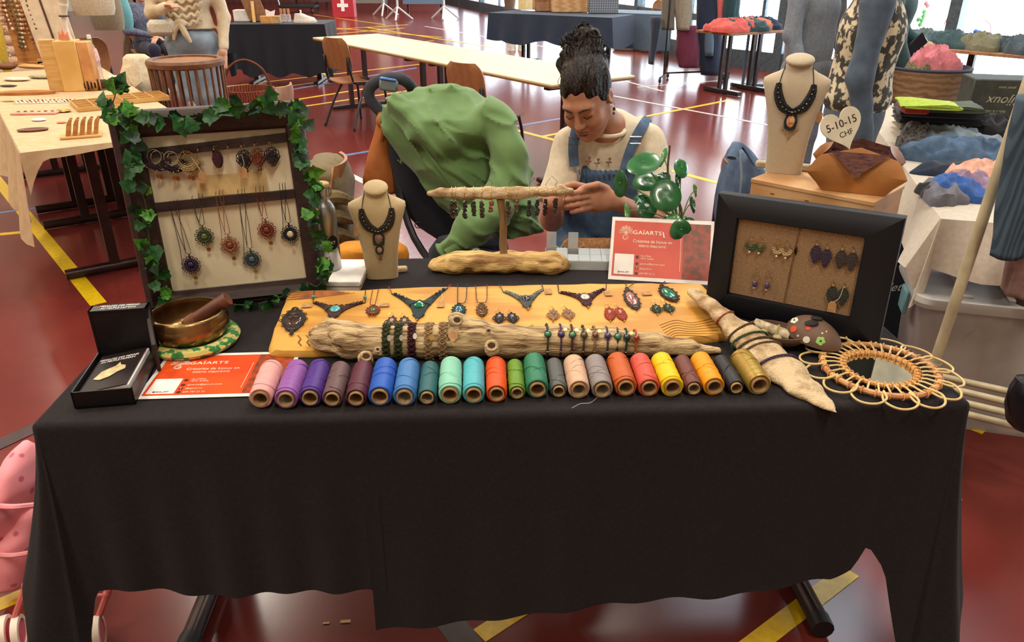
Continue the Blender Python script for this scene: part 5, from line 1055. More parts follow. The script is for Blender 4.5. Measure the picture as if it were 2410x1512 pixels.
# ================================================================ wooden crate, large bust, leather basket, heart sign
cu = V(.73, -.684, 0); cn = V(.684, .73, 0); cO = V(.616, 1.93, TZ+.003); Mcr = frame_M(cO, cu, (0, 0, 1)); CRW, CRD, CRH = .307, .2, .272
cr_ = thing('wooden_crate', 'pale wooden box standing behind the black picture frame', 'box', Mcr); M_pine = mat('pine_pale', (206, 164, 116), rough=.6, col2=(184, 138, 92), kind='wave', scale=3, stretch=(.6, .6, 5), lo=.1, hi=.9)
part(cr_, 'front_board', MB().cbox((CRW/2, .006, CRH/2), (CRW, .012, CRH), .001), M_pine); part(cr_, 'back_board', MB().cbox((CRW/2, CRD-.006, CRH/2), (CRW, .012, CRH), .001), M_pine)
for x in (.006, CRW-.006): part(cr_, 'side_board', MB().cbox((x, CRD/2, CRH/2), (.012, CRD-.024, CRH), .001), M_pine)
part(cr_, 'top_board', MB().cbox((CRW/2, CRD/2, CRH+.005), (CRW+.004, CRD+.004, .010), .001), M_pine)
for x in (.06, .15, .24): part(cr_, 'nail_slot', MB().box((x, -.0005, CRH-.018), (.010, .002, .002)), pla((110, 74, 44), .7))
cz = TZ+.003+CRH+.0105
bq = onz(1846, 408, cz); M2 = Matrix.Translation((bq.x, bq.y+.012, cz))@rz(-.35); BH2, BW2 = .302, .162
bust('tall grey-beige linen bust on the wooden box, wearing a black necklace', M2, BH2, BW2, M_linen2, .3)
bust_necklace(M2, BH2, BW2, (38, 40, 44), 'black macramé bib necklace with an orange and cream stone on the tall bust', gem((206, 178, 140), 'stone_orange_cream', col2=(196, 110, 50), lo=.45, hi=.55, ), None)
kq = onz(2008, 440, cz); Mk = Matrix.Translation((kq.x, kq.y, cz+.0005))@rz(-.42); kb = thing('leather_basket', 'tan leather fold-up basket lined with purple-brown fabric', 'basket', Mk)
M_leath = mat('leather_tan', (178, 120, 64), rough=.55, col2=(160, 104, 54), scale=14, bump=.15, bscale=300); M_lin = mat('lining_purple_print', (74, 46, 52), rough=.8, col2=(120, 78, 66), scale=60, stretch=(1, 3, 3), lo=.4, hi=.7, bump=.2)
a = .062; hB = .1
def sq(half, z, out=0., ins=0.):
    """square ring with 4 corners pushed out by out and edge middles pulled in by ins, 8 points per side"""
    r = []
    for k in range(4):
        c0 = Vector(((1, 1), (-1, 1), (-1, -1), (1, -1))[k]); c1 = Vector(((1, 1), (-1, 1), (-1, -1), (1, -1))[(k+1) % 4])
        for t in np.linspace(0, 1, 8, endpoint=False):
            p = c0.lerp(c1, t)*half; cf = (abs(t-.5)*2)**3; nrm = ((c0+c1)/2).normalized(); p = p*(1+out*cf)-nrm*ins*(1-(2*t-1)**2); r.append(Vector((p.x*1.15, p.y, z)))
    return r
def wob(r, up): 
    return [Vector((p.x, p.y, p.z+up*(1-abs(((i % 8)/8)-.5)*2))) for i, p in enumerate(r)]
outer = [sq(a, 0), sq(a*1.06, .02, .12), sq(a*1.12, .05, .38), wob(sq(a*1.1, .075, .22, .004), .012), wob(sq(a*1.05, .088, .1, .01), .02)]
inner = [wob(sq(a*1.02, .088, .1, .01), .02), wob(sq(a*1.0, .07, .15, .004), .005), sq(a*.98, .03, .1), sq(a*.95, .004)]
part(kb, 'leather_shell', MB().loft(outer, False).add([tuple(p) for p in outer[0]], [tuple(range(32))]), M_leath, angle=30)
part(kb, 'lining', MB().loft(inner, False).add([tuple(p) for p in inner[-1]], [tuple(range(32))]), M_lin, angle=30)
part(kb, 'folded_flap', MB().prism([(-.066, .0), (.066, .0), (.03, -.030), (0, -.058), (-.03, -.030)], 0, .003, frame_M((0, -a*1.13, .098), (1, 0, 0), (0, -.98, .2))), M_lin)
part(kb, 'button', MB().lathe([(0, 0), (.0095, 0), (.0105, .0015), (.0095, .003), (.007, .0022), (0, .0022)], 20, frame_M((0, -a*1.13-.004, .050), (1, 0, 0), (0, -.98, .2))), mat('button_wood', (206, 168, 104), rough=.5))
part(kb, 'side_button', MB().lathe([(0, 0), (.0095, 0), (.0105, .0015), (.0095, .003), (0, .0022)], 20, frame_M((-a*1.2, -.01, .055), (0, 1, 0), (-1, 0, .2))), mat('button_wood', (206, 168, 104)))
hc = ony(1983, 300, kq.y); HM = frame_M(hc, V(.86, -.2, .42), V(.1, -.93, .3)); hs = thing('heart_sign', 'white wooden heart price sign reading 5-10-15 CHF', 'sign', HM)
ho = [(.052*(16*math.sin(t)**3)/16, .052*(13*math.cos(t)-5*math.cos(2*t)-2*math.cos(3*t)-math.cos(4*t))/15) for t in np.linspace(0, 2*math.pi, 48, endpoint=False)]
part(hs, 'heart', MB().prism(ho, -.004, .0, None), pla((226, 216, 190), .7), smooth=False); M_pen = pla((36, 30, 30), .6, 'felt_pen_black')
put_text(hs, '5-10-15', M_pen, Matrix.Translation((0, .010, .0002)), width=.078, bold=.0); put_text(hs, 'CHF', M_pen, Matrix.Translation((.004, -.016, .0002)), width=.034)
e_ = HM.inverted()@Vector((kq.x+.012, kq.y, cz+.02)); part(hs, 'stick', MB().cyl((0, -.045, -.003), tuple(e_), .0022, 8), mat('stick_wood', (214, 186, 140)))
# ================================================================ open chocolate-coloured egg box
ec = onz(1906, 790, TZ+.034); EM = Matrix.Translation(ec)@rz(math.radians(-48))@Matrix.Rotation(math.radians(8), 4, 'Y'); er = (.064, .047, .043)
M_egg = mat('egg_brown_card', (104, 78, 62), rough=.6, scale=20, col2=(94, 70, 56))
eg = thing('egg_box', 'brown egg-shaped lid decorated with flowers and dots', 'egg box', EM)
vs = []; n, mm = 32, 12
def half(rx, ry, rz_, flip=1, n=32, mm=10): return [[(rx*math.cos(p)*math.cos(2*math.pi*k/n)*(1+.12*math.cos(2*math.pi*k/n)), ry*math.cos(p)*math.sin(2*math.pi*k/n), flip*rz_*math.sin(p)) for k in range(n)] for p in np.linspace(0, math.pi/2*.985, mm)]
H1 = half(*er); H2 = half(er[0]-.002, er[1]-.002, er[2]-.002); part(eg, 'shell', MB().loft(H2[::-1]+H1, True), M_egg)
def on_egg(px, py):
    Mi = EM.inverted(); o = Mi@CAM; d = (Mi.to_3x3()@ray(px, py)); A = sum((d[k]/er[k])**2 for k in range(3)); B = 2*sum(o[k]*d[k]/er[k]**2 for k in range(3)); C = sum((o[k]/er[k])**2 for k in range(3))-1; D = B*B-4*A*C
    t = (-B-math.sqrt(max(D, 0)))/(2*A); p = o+d*t; nn = Vector([p[k]/er[k]**2 for k in range(3)]).normalized(); return p, nn
def egg_deco(px, py, kind, col, r):
    p, nn = on_egg(px, py); M = frame_M(p, (1, .3, 0), nn)
    if kind == 'f':
        m = MB(); [m.lathe([(0, -.002), (r*.5, -.002), (r*.5, .0012), (0, .0018)], 14, M@Matrix.Translation((r*.55*math.cos(a), r*.55*math.sin(a), 0))) for a in np.linspace(0, 6.28, 5, endpoint=False)]
        o = part(eg, 'flower', m, pla(col, .5)); part(o, 'flower_centre', MB().ell(p+nn*.002, (r*.25,)*3, 8, 6), pla((60, 60, 50), .5))
    elif kind == 'd': part(eg, 'dot', MB().lathe([(0, -.002), (r, -.002), (r, .001), (0, .0014)], 18, M), pla(col, .5))
    else: part(eg, 'glitter_wing', MB().ell(p+nn*.003, (r, r*.55, .003), 14, 8, frame_M((0, 0, 0), (1, .9, 0), nn).to_3x3()), mat('glitter_black', (20, 18, 20), rough=.2, kind='voronoi', scale=900, col2=(190, 190, 190), lo=.02, hi=.1, bump=.4))
for a in ((1870, 755, 'f', (226, 222, 206), .0085), (1868, 775, 'd', (206, 72, 32), .0075), (1902, 773, 'd', (196, 60, 36), .0055), (1910, 763, 'b', (0, 0, 0), .015), (1922, 752, 'b', (0, 0, 0), .014), (1948, 783, 'd', (216, 210, 194), .0050), (1898, 800, 'd', (220, 212, 196), .0075), (1931, 803, 'f', (150, 200, 110), .0095), (1878, 791, 'd', (190, 180, 160), .0028), (1935, 785, 'd', (206, 210, 170), .0022)): egg_deco(*a)
dc = onz(1822, 776, TZ+.04); DM = Matrix.Translation((dc.x, dc.y, TZ+.041))@rz(math.radians(-30)); eb = thing('egg_box', 'brown egg-shaped half dish holding rolled papers', 'egg box', DM)
H1 = half(.066, .047, .037, -1); H2 = half(.063, .044, .034, -1); part(eb, 'shell', MB().loft(H1[::-1]+H2, True), M_egg)
pr_ = thing('paper_roll', 'rolled printed paper lying in the brown egg dish', 'paper', DM@Matrix.Translation((-.004, .004, -.012)))
part(pr_, 'roll', MB().tube([(-.042, .006, .012), (.04, -.004, .004)], .012, 14), mat('paper_roll_print', (206, 190, 160), rough=.8, scale=70, col2=(150, 128, 104))); part(pr_, 'ribbon', MB().ring((.012, 0, .0065), .0135, .0135, .0028, 18, 5, Matrix.Rotation(math.pi/2, 3, 'Y')), pla((170, 158, 90), .6))
for k, (x, y, z) in enumerate(((.03, .012, -.018), (.012, -.02, -.016), (-.02, -.016, -.012))): solo('paper_flower', ('pale dried flower in the egg dish, nearest the lid', 'pale dried flower in the egg dish, middle one', 'pale dried flower in the egg dish, farthest from the lid')[k], 'flower', MB().ell((0, 0, 0), (.011, .009, .007), 9, 6), mat('dried_flower', (196, 178, 130), rough=.9, col2=(130, 128, 90), scale=90), M=DM@Matrix.Translation((x, y, z+.006)), group='dried flowers in the egg dish')
# ================================================================ rattan flower mirror
mc = onz(2069, 872, TZ+.010); mr = thing('rattan_mirror', 'round rattan mirror with flower-petal loops lying on the table corner', 'mirror', Matrix.Translation((mc.x, mc.y, TZ+.004))@rz(.1))
M_rat = mat('rattan_honey', (222, 166, 98), rough=.5, col2=(190, 128, 70), kind='wave', scale=60, lo=.2, hi=.8); M_cane = mat('cane_pale', (222, 196, 136), rough=.45, scale=30, col2=(206, 178, 116))
part(mr, 'mirror_glass', MB().lathe([(0, .004), (.070, .004), (.070, .0065), (0, .0065)], 48), mat('mirror_silver', (222, 224, 212), rough=.02, metal=1., scale=3, col2=(218, 220, 208)))
def wrap_ring(R, r, n, r2): 
    m = MB(); m.ring((0, 0, .010), R, R, r, 60, 8)
    return m
part(mr, 'inner_ring', wrap_ring(.074, .0055, 0, 0), M_rat); part(mr, 'outer_ring', wrap_ring(.113, .0062, 0, 0), mat('rattan_rose', (214, 160, 108), rough=.5, col2=(176, 116, 78), scale=40))
w1 = mkmesh('wrap', MB().ring((0, 0, 0), .0078, .0078, .0016, 14, 5, Matrix.Rotation(math.pi/2, 3, 'X')), M_rat); spk = mkmesh('spoke', MB().tube([(.066, 0, .012), (.09, .004, .016), (.116, .008, .014)], .0021, 6), M_cane)
def rep(name, me, M): o = bpy.data.objects.new(name, me); COL.objects.link(o); o.parent = mr; o.matrix_basis = M
for k in range(32): rep('spoke', spk, rz(2*math.pi*k/32)); rep('binding', w1, rz(2*math.pi*k/32)@Matrix.Translation((.074, 0, .010))); 
for k in range(28): rep('binding', w1, rz(2*math.pi*k/28+.1)@Matrix.Translation((.113, 0, .010)))
pet = mkmesh('petal_loop', MB().tube(bez([(.106, -.026, .012), (.135, -.031, .010), (.155, -.016, .008), (.159, 0.004, .008), (.150, .024, .010), (.130, .034, .014), (.106, .024, .016)], 6), .0024, 7), M_cane)
for k in range(14): rep('petal_loop', pet, rz(2*math.pi*k/14))
# ================================================================ people
def head_sdf(q):
    """q: points in head frame (x viewer's right when facing camera, -y face, z crown)"""
    x = np.abs(q[:, 0]); m = np.stack([x, q[:, 1], q[:, 2]], 1)
    d = s_ell(q, (0, .012, .035), (.074, .094, .088))
    d = smin(d, s_ell(q, (0, -.030, -.030), (.060, .062, .082)), .03)
    d = smin(d, s_ell(m, (.034, -.058, -.032), (.030, .030, .030)), .02)
    d = smin(d, s_ell(q, (0, -.068, -.098), (.026, .022, .020)), .025)
    d = smin(d, s_cap(m, (.050, .0, -.05), (.028, -.05, -.095), .020, .018), .02)
    d = smin(d, s_ell(q, (0, -.076, .030), (.050, .018, .014)), .018)
    d = smax(d, -s_ell(m, (.030, -.101, .008), (.020, .018, .012)), .014)
    d = smin(d, s_ell(m, (.030, -.074, .005), (.016, .014, .012)), .005)
    d = smin(d, s_cap(q, (0, -.088, .020), (0, -.108, -.026), .0075, .0105), .009)
    d = smin(d, s_ell(m, (.010, -.098, -.029), (.0085, .010, .0075)), .006)
    d = smin(d, s_ell(q, (0, -.088, -.052), (.024, .012, .0065)), .006); d = smin(d, s_ell(q, (0, -.087, -.066), (.020, .012, .0075)), .006)
    d = smax(d, -s_ell(q, (0, -.1015, -.0585), (.020, .006, .0016)), .002)
    e = s_ell(m, (.074, .012, -.004), (.008, .019, .031)); e = smax(e, -s_ell(m, (.081, .008, -.002), (.005, .011, .02)), .003)
    return smin(d, e, .006)
M_skin = mat('skin_tan', (186, 132, 104), rough=.5, col2=(174, 120, 94), scale=30, sub=.12); M_skin2 = mat('skin_fair', (206, 160, 132), rough=.5, col2=(196, 148, 122), scale=30, sub=.1)
M_hair = mat('hair_dark_brown', (40, 27, 21), rough=.5, spec=.25, col2=(20, 14, 12), kind='wave', scale=24, stretch=(1, 1, 2), bump=.6, lo=.1, hi=.9)
M_denim = mat('denim_mid_blue', (86, 110, 138), rough=.9, col2=(60, 82, 110), scale=26, bump=.3, bscale=500, lo=.3, hi=.7); M_denimL = mat('denim_light', (142, 156, 168), rough=.9, col2=(118, 134, 150), scale=10, bump=.3, bscale=500)
M_shirt = fab((224, 212, 188), 'tshirt_cream', col2=(214, 200, 174))
# ---------------------------------------------------------------- seated maker
HC = np.array(ony(1381, 230, 2.5)); Rh = (Matrix.Rotation(math.radians(-24), 3, 'Z')@Matrix.Rotation(math.radians(34), 3, 'X')@Matrix.Rotation(math.radians(-6), 3, 'Y'))
RhN = np.array(Rh); hl = lambda P: (P-HC)@RhN            # world -> head frame
hw = lambda p: Vector(HC)+Rh@Vector(p)                   # head frame -> world
SHR, SHL = np.array((.195, 2.60, .965)), np.array((.465, 2.62, .975)); NB = np.array((.315, 2.61, 1.035))
ELR, WRR, ELL, WRL = np.array((.135, 2.50, .735)), np.array((.125, 2.35, .845)), np.array((.505, 2.49, .725)), np.array((.325, 2.31, .855))
def finger(P, pts, r0, r1):
    n = len(pts); rs = np.linspace(r0, r1, n); return chain(P, [(np.array(p), r) for p, r in zip(pts, rs)], .002)
def hand_sdf(P, wr, dirx):
    """fingers stacked in height, pointing along dirx (-1 viewer's left, +1 right)"""
    s = dirx; w = wr; pc = w+np.array((s*.050, -.016, .014))
    d = s_cap(P, w, w+np.array((s*.02, -.005, .006)), .026, .026); d = smin(d, s_ell(P, pc, (.045, .017, .040)), .02)
    for k, (dz, L) in enumerate(((.030, .070), (.011, .078), (-.009, .072), (-.027, .056))):
        a = w+np.array((s*.082, -.018, .014+dz)); b = a+np.array((s*L*.5, -.016, -.002)); c = b+np.array((s*L*.32, .004, -.006)); e = c+np.array((s*L*.2, .016, -.008))
        d = smin(d, finger(P, (a, b, c, e), .0098, .0074), .004)
    a = w+np.array((s*.035, -.010, .045)); d = smin(d, finger(P, (a, a+np.array((s*.030, -.022, .018)), a+np.array((s*.062, -.022, .012)), a+np.array((s*.080, -.014, .002))), .0125, .0085), .008)
    return d
def f_body(P):
    d = head_sdf(hl(P))
    d = smin(d, s_cap(P, np.array(hw((0, .03, -.055))), NB, .050, .056), .03); d = smin(d, s_ell(P, (.33, 2.65, .93), (.13, .085, .12)), .05)
    for S_, E_, W_, s in ((SHR, ELR, WRR, 1), (SHL, ELL, WRL, -1)):
        d = smin(d, s_cap(P, S_, E_, .046, .036), .03); d = smin(d, s_cap(P, E_, W_, .037, .025), .015); d = smin(d, hand_sdf(P, W_, s), .012)
    return d
wm = thing('person', 'seated woman in cream T-shirt and denim dungarees working a small piece with both hands', 'person', (.33, 2.72, 0))
npart(wm, 'body', f_body, (.02, 2.18, .62), (.62, 2.82, 1.28), .0042, M_skin)
def f_shirt(P):
    d = s_ell(P, (.33, 2.66, .84), (.168, .118, .24)); d = smin(d, s_cap(P, SHR+(.03, .02, -.005), SHL+(-.03, .02, -.005), .062, .062), .05)
    for S_, E_ in ((SHR, ELR), (SHL, ELL)):
        ax = (E_-S_); L = np.linalg.norm(ax); ax = ax/L; sl = smax(s_cap(P, S_+(0, 0, .004), S_+ax*L*1.0, .054, .068), (P-(S_+ax*L*.78))@ax, .006); d = smin(d, sl, .025)
    d = d+.006*vn(P, (12, 12, 7), 2)+.003*vn(P, (30, 30, 18), 4)
    d = smax(d, -s_cap(P, NB+(-.006, -.06, .07), NB+(.0, .0, -.018), .075, .062), .006); return smax(d, .60-P[:, 2], .01)
npart(wm, 'tshirt', f_shirt, (.02, 2.42, .58), (.66, 2.86, 1.09), .006, M_shirt)
part(wm, 'collar', MB().tube([Vector(NB)+Vector((-.004+.066*math.cos(t), -.018+.064*math.sin(t), -.012+.012*math.sin(t)*(-1)*-1-.012*math.cos(t*1)*.3)) for t in np.linspace(0, 6.28, 30, endpoint=False)], .0075, 8, True), M_shirt, world=True)
def f_dung(P):
    d = s_ell(P, (.33, 2.65, .80), (.176, .136, .26)); bib = smax(d, P[:, 2]-.912-.05*np.clip((np.abs(P[:, 0]-.315)-.07)/.05, -.4, 0), .006); bib = smax(bib, np.abs(P[:, 0]-.31)-.105-.6*np.clip(.86-P[:, 2], 0, .2), .008); bib = smax(bib, P[:, 1]-2.66-.8*np.clip(.80-P[:, 2], 0, .3), .01)
    d = smin(bib, s_ell(P, (.34, 2.72, .58), (.19, .16, .14)), .04)
    for x0, x1 in ((.25, .17), (.42, .47)): d = smin(d, chain(P, [(np.array((x0, 2.7, .55)), .095), (np.array((x1, 2.36, .57)), .078), (np.array((x1, 2.34, .30)), .065), (np.array((x1, 2.42, .07)), .058)], .03), .04)
    return d+.005*vn(P, (14, 14, 14), 3)+.003*vn(P, (34, 34, 34), 8)
npart(wm, 'dungarees', f_dung, (.04, 2.2, .02), (.62, 2.92, .92), .0085, M_denim)
for s in ((ony(1352, 392, 2.50), ony(1349, 345, 2.505), ony(1356, 303, 2.54), (.215, 2.62, 1.045)), (ony(1470, 398, 2.50), ony(1487, 345, 2.52), ony(1510, 300, 2.56), (.465, 2.66, 1.045))):
    pts = bez([Vector(p) for p in s], 6); part(wm, 'strap', MB().tube(pts, .0165, 8, False, .22, up=(0, -1, .25)), M_denim, world=True)
    b = pts[8]; part(wm, 'strap_buckle', MB().tube([b+Vector((.018*x, -.008, .011*z)) for x, z in ((-1, -1), (1, -1), (1, 1), (-1, 1))], .0018, 6, True), M_silver, world=True)
pz = MB()
for k in range(9): x = 1362+k*12.5; pz.tube([ony(x, 400, 2.507), ony(x+2, 412, 2.503)], .003, 5)
part(wm, 'bib_gathers', pz, M_denim, world=True)
fp = MB()
for px, py in ((1384, 388), (1405, 392), (1432, 390)):
    p = ony(px, py, 2.532); fp.tube([p, p+Vector((.003, -.002, .02))], .0016, 5); [fp.ell(p+Vector((.006*s, -.003, .012)), (.005, .002, .003), 8, 5) for s in (-1, 1)]; fp.ell(p+Vector((.003, -.003, .024)), (.005, .002, .004), 8, 5)
part(wm, 'printed_flowers', fp, mat('print_flower_brown', (150, 112, 78), rough=.9), world=True)
BUN = np.array(ony(1371, 128, 2.575))
def f_hair(P):
    q = hl(P); d = s_ell(q, (0, .016, .040), (.080, .100, .092)); pl_ = -(.66*q[:, 1]+.75*q[:, 2]-.004)-.5*np.clip(np.abs(q[:, 0])-.022, 0, .06)+.004*vn(P, (22, 22, 22), 14); d = smax(d, pl_, .022)
    st_ = .0028*np.sin((q[:, 0]+.25*q[:, 1])*150+10*vn(P, (9, 9, 9), 4)); d = d+.004*vn(P, (28, 28, 28), 1)+st_
    c = P-BUN; b = s_ell(P, BUN, (.066, .062, .062)); b = smin(b, s_ell(P, BUN+(.012, 0, .035), (.05, .05, .045)), .02); b = smin(b, s_ell(P, BUN+(-.03, -.01, -.03), (.05, .05, .045)), .02); b = smin(b, s_ell(P, BUN+(.03, .01, -.025), (.05, .05, .04)), .02)
    b = b+.013*vn(P, (26, 26, 26), 7)+.007*vn(P, (60, 60, 60), 9); return smin(d, b, .025)
hr = npart(wm, 'hair', f_hair, (.06, 2.34, 1.06), (.42, 2.75, 1.43), .0045, M_hair)
rr = random.Random(12); cu_ = MB()
for k in range(85):
    a, b = rr.uniform(0, 6.28), rr.uniform(-1.0, 1.5); p0 = Vector(BUN)+Vector((.066*math.cos(a)*math.cos(b), .062*math.sin(a)*math.cos(b), .07*math.sin(b))); r = rr.uniform(.010, .020); u = Vector((rr.uniform(-1, 1), rr.uniform(-1, 1), rr.uniform(-1, 1))).normalized(); w_ = u.orthogonal().normalized(); ax = u.cross(w_); n = rr.randint(10, 18)
    cu_.tube([p0+(u*math.cos(t*.55)+w_*math.sin(t*.55))*r+ax*.0016*t for t in range(n)], rr.uniform(.0014, .0026), 5)
for px, py, n in ((1436, 262, 6), (1318, 190, 7), (1322, 150, 8), (1420, 150, 8)):
    p0 = ony(px, py, 2.49); cu_.tube([p0+Vector((.007*math.cos(t*.8), .006*math.sin(t*.8), -.006*t+.02)) for t in range(n)], .0011, 4)
part(hr, 'curls', cu_, M_hair, world=True, kind='stuff')
M_lip = mat('lips_rose', (156, 92, 80), rough=.4); M_brow = mat('eyebrow_dark', (44, 32, 28), rough=.8)
for s in (-1, 1):
    part(wm, 'eyebrow', MB().tube([hw((s*.012, -.0985, .027)), hw((s*.028, -.0955, .034)), hw((s*.046, -.083, .029))], [.0022, .0030, .0014], 6), M_brow, world=True)
    part(wm, 'eyelashes', MB().tube([hw((s*.016, -.0885, .0005)), hw((s*.030, -.0925, -.0045)), hw((s*.044, -.0845, .0)), ], [.0012, .0019, .0014], 6), M_brow, world=True)
part(wm, 'lips', MB().tube([hw((-.019, -.096, -.0595)), hw((-.008, -.1035, -.056)), hw((0, -.1035, -.0575)), hw((.008, -.1035, -.056)), hw((.019, -.096, -.0595)), hw((.008, -.102, -.067)), hw((-.008, -.102, -.067))], .0028, 6, True), M_lip, world=True)
ew = hw((.082, .004, -.040)); ee = thing('earring', 'small green beaded earring in the seated woman\'s ear', 'earring', ew)
part(ee, 'ear_hook', MB().tube([(0, 0, .008), (0, .003, .012), (0, 0, 0)], .0008, 5), M_gold); part(ee, 'beads', MB().ell((0, 0, -.008), (.005, .005, .007), 10, 7).ell((0, 0, -.022), (.004, .004, .005), 10, 7), gem((52, 72, 44)))
wp = ony(1338, 452, 2.27); solo('macrame_work', 'small brown knotted piece held between the seated woman\'s fingers', 'craft piece', MB().ell(wp, (.014, .006, .008), 10, 6).tube([wp, wp+Vector((-.012, -.004, -.02)), wp+Vector((-.006, 0, -.05))], .001, 4), knot((90, 58, 44)))
cbp = onz(1345, 566, .735); cpd = thing('cork_board', 'brown cork work board on the seated woman\'s lap behind the bead box', 'board', Matrix.Translation((.25, 2.30, .70))@Matrix.Rotation(.22, 4, 'X'))
part(cpd, 'board', MB().cbox((0, 0, 0), (.17, .13, .012), .003), mat('cork_brown', (150, 104, 62), rough=.9, kind='voronoi', scale=140, col2=(120, 78, 44))); part(cpd, 'cords', MB().tube(bez([(-.11, -.04, .01), (-.07, .03, .02), (-.02, .01, .012), (-.08, -.03, .015), (-.12, .02, .01)], 8), .0018, 5), knot((196, 170, 128)))
# ---------------------------------------------------------------- generic figures farther away
def figure(label, base, yaw, m_top, m_leg, m_skin, m_hair, arms, h=.011, seated=False, extra=None, waist=.98, wide=1., head=True, skirt=0.):
    M = Matrix.Translation(base)@rz(yaw); r = thing('person', label, 'person', M)
    sh = np.array((0, 0, -.42)) if seated else np.array((0, 0, 0.)); Wd = wide
    def legs(P):
        d = s_ell(P, np.array((0, 0, .93))+sh, (.172*Wd, .125*Wd, .13))
        for s in (-1, 1):
            if seated: c = [((s*.09, .0, .50), .092*Wd), ((s*.10, -.44, .50), .07*Wd), ((s*.10, -.47, .09), .05)]
            else: c = [((s*.088, 0, .87), .098*Wd), ((s*.09, -.012, .50), .068*Wd), ((s*.092, .0, .09), .052)]
            d = smin(d, chain(P, [(np.array(a), b) for a, b in c], .03), .04)
        return d+.004*vn(P, (14, 14, 10), 3)
    def top(P):
        Q = P-sh; d = s_ell(Q, (0, 0, 1.08), (.148*Wd, .108*Wd, .16)); d = smin(d, s_ell(Q, (0, -.01, 1.26), (.168*Wd, .115*Wd, .15)), .06); d = smin(d, s_cap(Q, (-.15*Wd, 0, 1.385), (.15*Wd, 0, 1.385), .058, .058), .05)
        d = smin(d, s_ell(Q, (0, 0, .99), (.168*Wd, .118*Wd, .09+skirt)), .05); d = smax(d, waist-Q[:, 2], .01)
        for s, (e, w, ln) in zip((-1, 1), arms):
            S_ = np.array((s*.175*Wd, 0, 1.375)); e = np.array(e); w = np.array(w); c = [(S_, .062), (e, .050)]+([(w, .036)] if ln else []); d = smin(d, chain(Q, c, .03), .035)
        d = d+.006*vn(P, (11, 11, 8), 6)+.003*vn(P, (28, 28, 20), 2); return d
    def skin(P):
        Q = P-sh; d = s_cap(Q, (0, .01, 1.40), (0, 0, 1.52), .052, .05)
        if head: d = smin(d, head_sdf(Q-np.array((0, -.005, 1.575))), .02)
        for s, (e, w, ln) in zip((-1, 1), arms):
            e = np.array(e); w = np.array(w); ax = (w-e)/np.linalg.norm(w-e)
            S_ = np.array((s*.175*Wd, 0, 1.375)); d = smin(d, chain(Q, [(np.array((s*.05, 0, 1.40)), .03), (S_, .035), (e, .030), (w, .025)], .01), .01)
            d = np.minimum(d, smin(s_ell(Q, w+ax*.05, (.030, .028, .034)), s_cap(Q, w-ax*.03, w+ax*.03, .027, .026), .02))
            pr_ = np.cross(ax, (0, 0, 1.)); pr_ = pr_/(np.linalg.norm(pr_)+1e-6)
            for k in range(4): b0_ = w+ax*.075+pr_*(k-1.5)*.017; d = smin(d, chain(Q, [(b0_, .009), (b0_+ax*.04+np.array((0, 0, -.008)), .0085), (b0_+ax*.065+np.array((0, 0, -.03)), .0075)], .004), .006)
            b0_ = w+ax*.03+pr_*.03; d = smin(d, chain(Q, [(b0_, .011), (b0_+ax*.045+pr_*.02, .009)], .004), .006)
        return d
    lo = np.array((-.46, -.75, 0.)); hi = np.array((.46, .3, 1.75))+np.array((0, 0, sh[2]))
    npart(r, 'trousers', legs, (-.32*Wd, -.62, .03), (.32*Wd, .22, 1.12+sh[2]), h, m_leg, world=False); npart(r, 'top', top, lo+np.array((-.12, 0, .4)), hi+np.array((.12, 0, 0)), h, m_top, world=False)
    npart(r, 'skin', skin, lo+np.array((-.12, -.1, .3)), hi+np.array((.12, 0, 0)), max(.006, h*.62), m_skin, world=False)
    if head:
        def hair(P): q = P-np.array((0, -.005, 1.575))-sh; d = s_ell(q, (0, .018, .042), (.086, .104, .096)); d = smin(smax(d, -(.55*q[:, 1]+.83*q[:, 2]-.006), .012), s_ell(q, (0, .07, -.05), (.08, .05, .12)), .03); return d+.006*vn(P, (30, 30, 12), 2)
        npart(r, 'hair', hair, (-.15, -.15, 1.35+sh[2]), (.15, .2, 1.75+sh[2]), .009, m_hair, world=False)
    for s in (-1, 1):
        y = -.5 if seated else -.03; part(r, 'shoe', MB().loft([[(s*.095+a*math.cos(t)*.045, y-.02+b*math.sin(t)*.12, z) for t in np.linspace(0, 6.28, 18, endpoint=False)] for z, a, b in ((0, 1, 1), (.03, 1.02, 1.02), (.06, .85, .75), (.10, .75, .45))]), pla((206, 200, 192), .6, 'shoe_white'))
    return r
M_vest = mat('vest_leaf_print', (214, 200, 170), rough=.85, col2=(62, 62, 56), kind='noise', scale=30, lo=.47, hi=.53, detail=3, bump=.2, bscale=400)
M_greyknit = fab((84, 98, 116), 'knit_grey_blue', scale=30)
# woman in leafy vest beside the clothes table
p = ony(2003, 300, 3.42); vb = figure('standing visitor in grey sleeves and a leaf-print vest beside the clothes table', (p.x-.0, 3.42, 0), 1.25, M_greyknit, fab((92, 104, 120), 'trousers_grey_blue'), M_skin2, mat('hair_blond', (176, 158, 116), rough=.5, col2=(120, 104, 74), scale=30), [((-.215, .02, 1.10), (-.21, -.04, .84), True), ((.21, .02, 1.10), (.20, -.05, .84), True)], h=.012, waist=.93)
def f_vest(P):
    d = s_ell(P, (0, 0, 1.08), (.166, .126, .18)); d = smin(d, s_ell(P, (0, -.01, 1.26), (.184, .133, .16)), .06); d = smin(d, s_cap(P, (-.115, 0, 1.395), (.115, 0, 1.395), .068, .068), .05); d = smin(d, s_ell(P, (0, 0, .99), (.182, .136, .09)), .05)
    x = np.abs(P[:, 0]); m = np.stack([x, P[:, 1], P[:, 2]], 1); d = smax(d, -s_ell(m, (.235, 0, 1.32), (.085, .14, .13)), .01); d = smax(d, .92-P[:, 2], .006); return d+.005*vn(P, (13, 13, 9), 5)
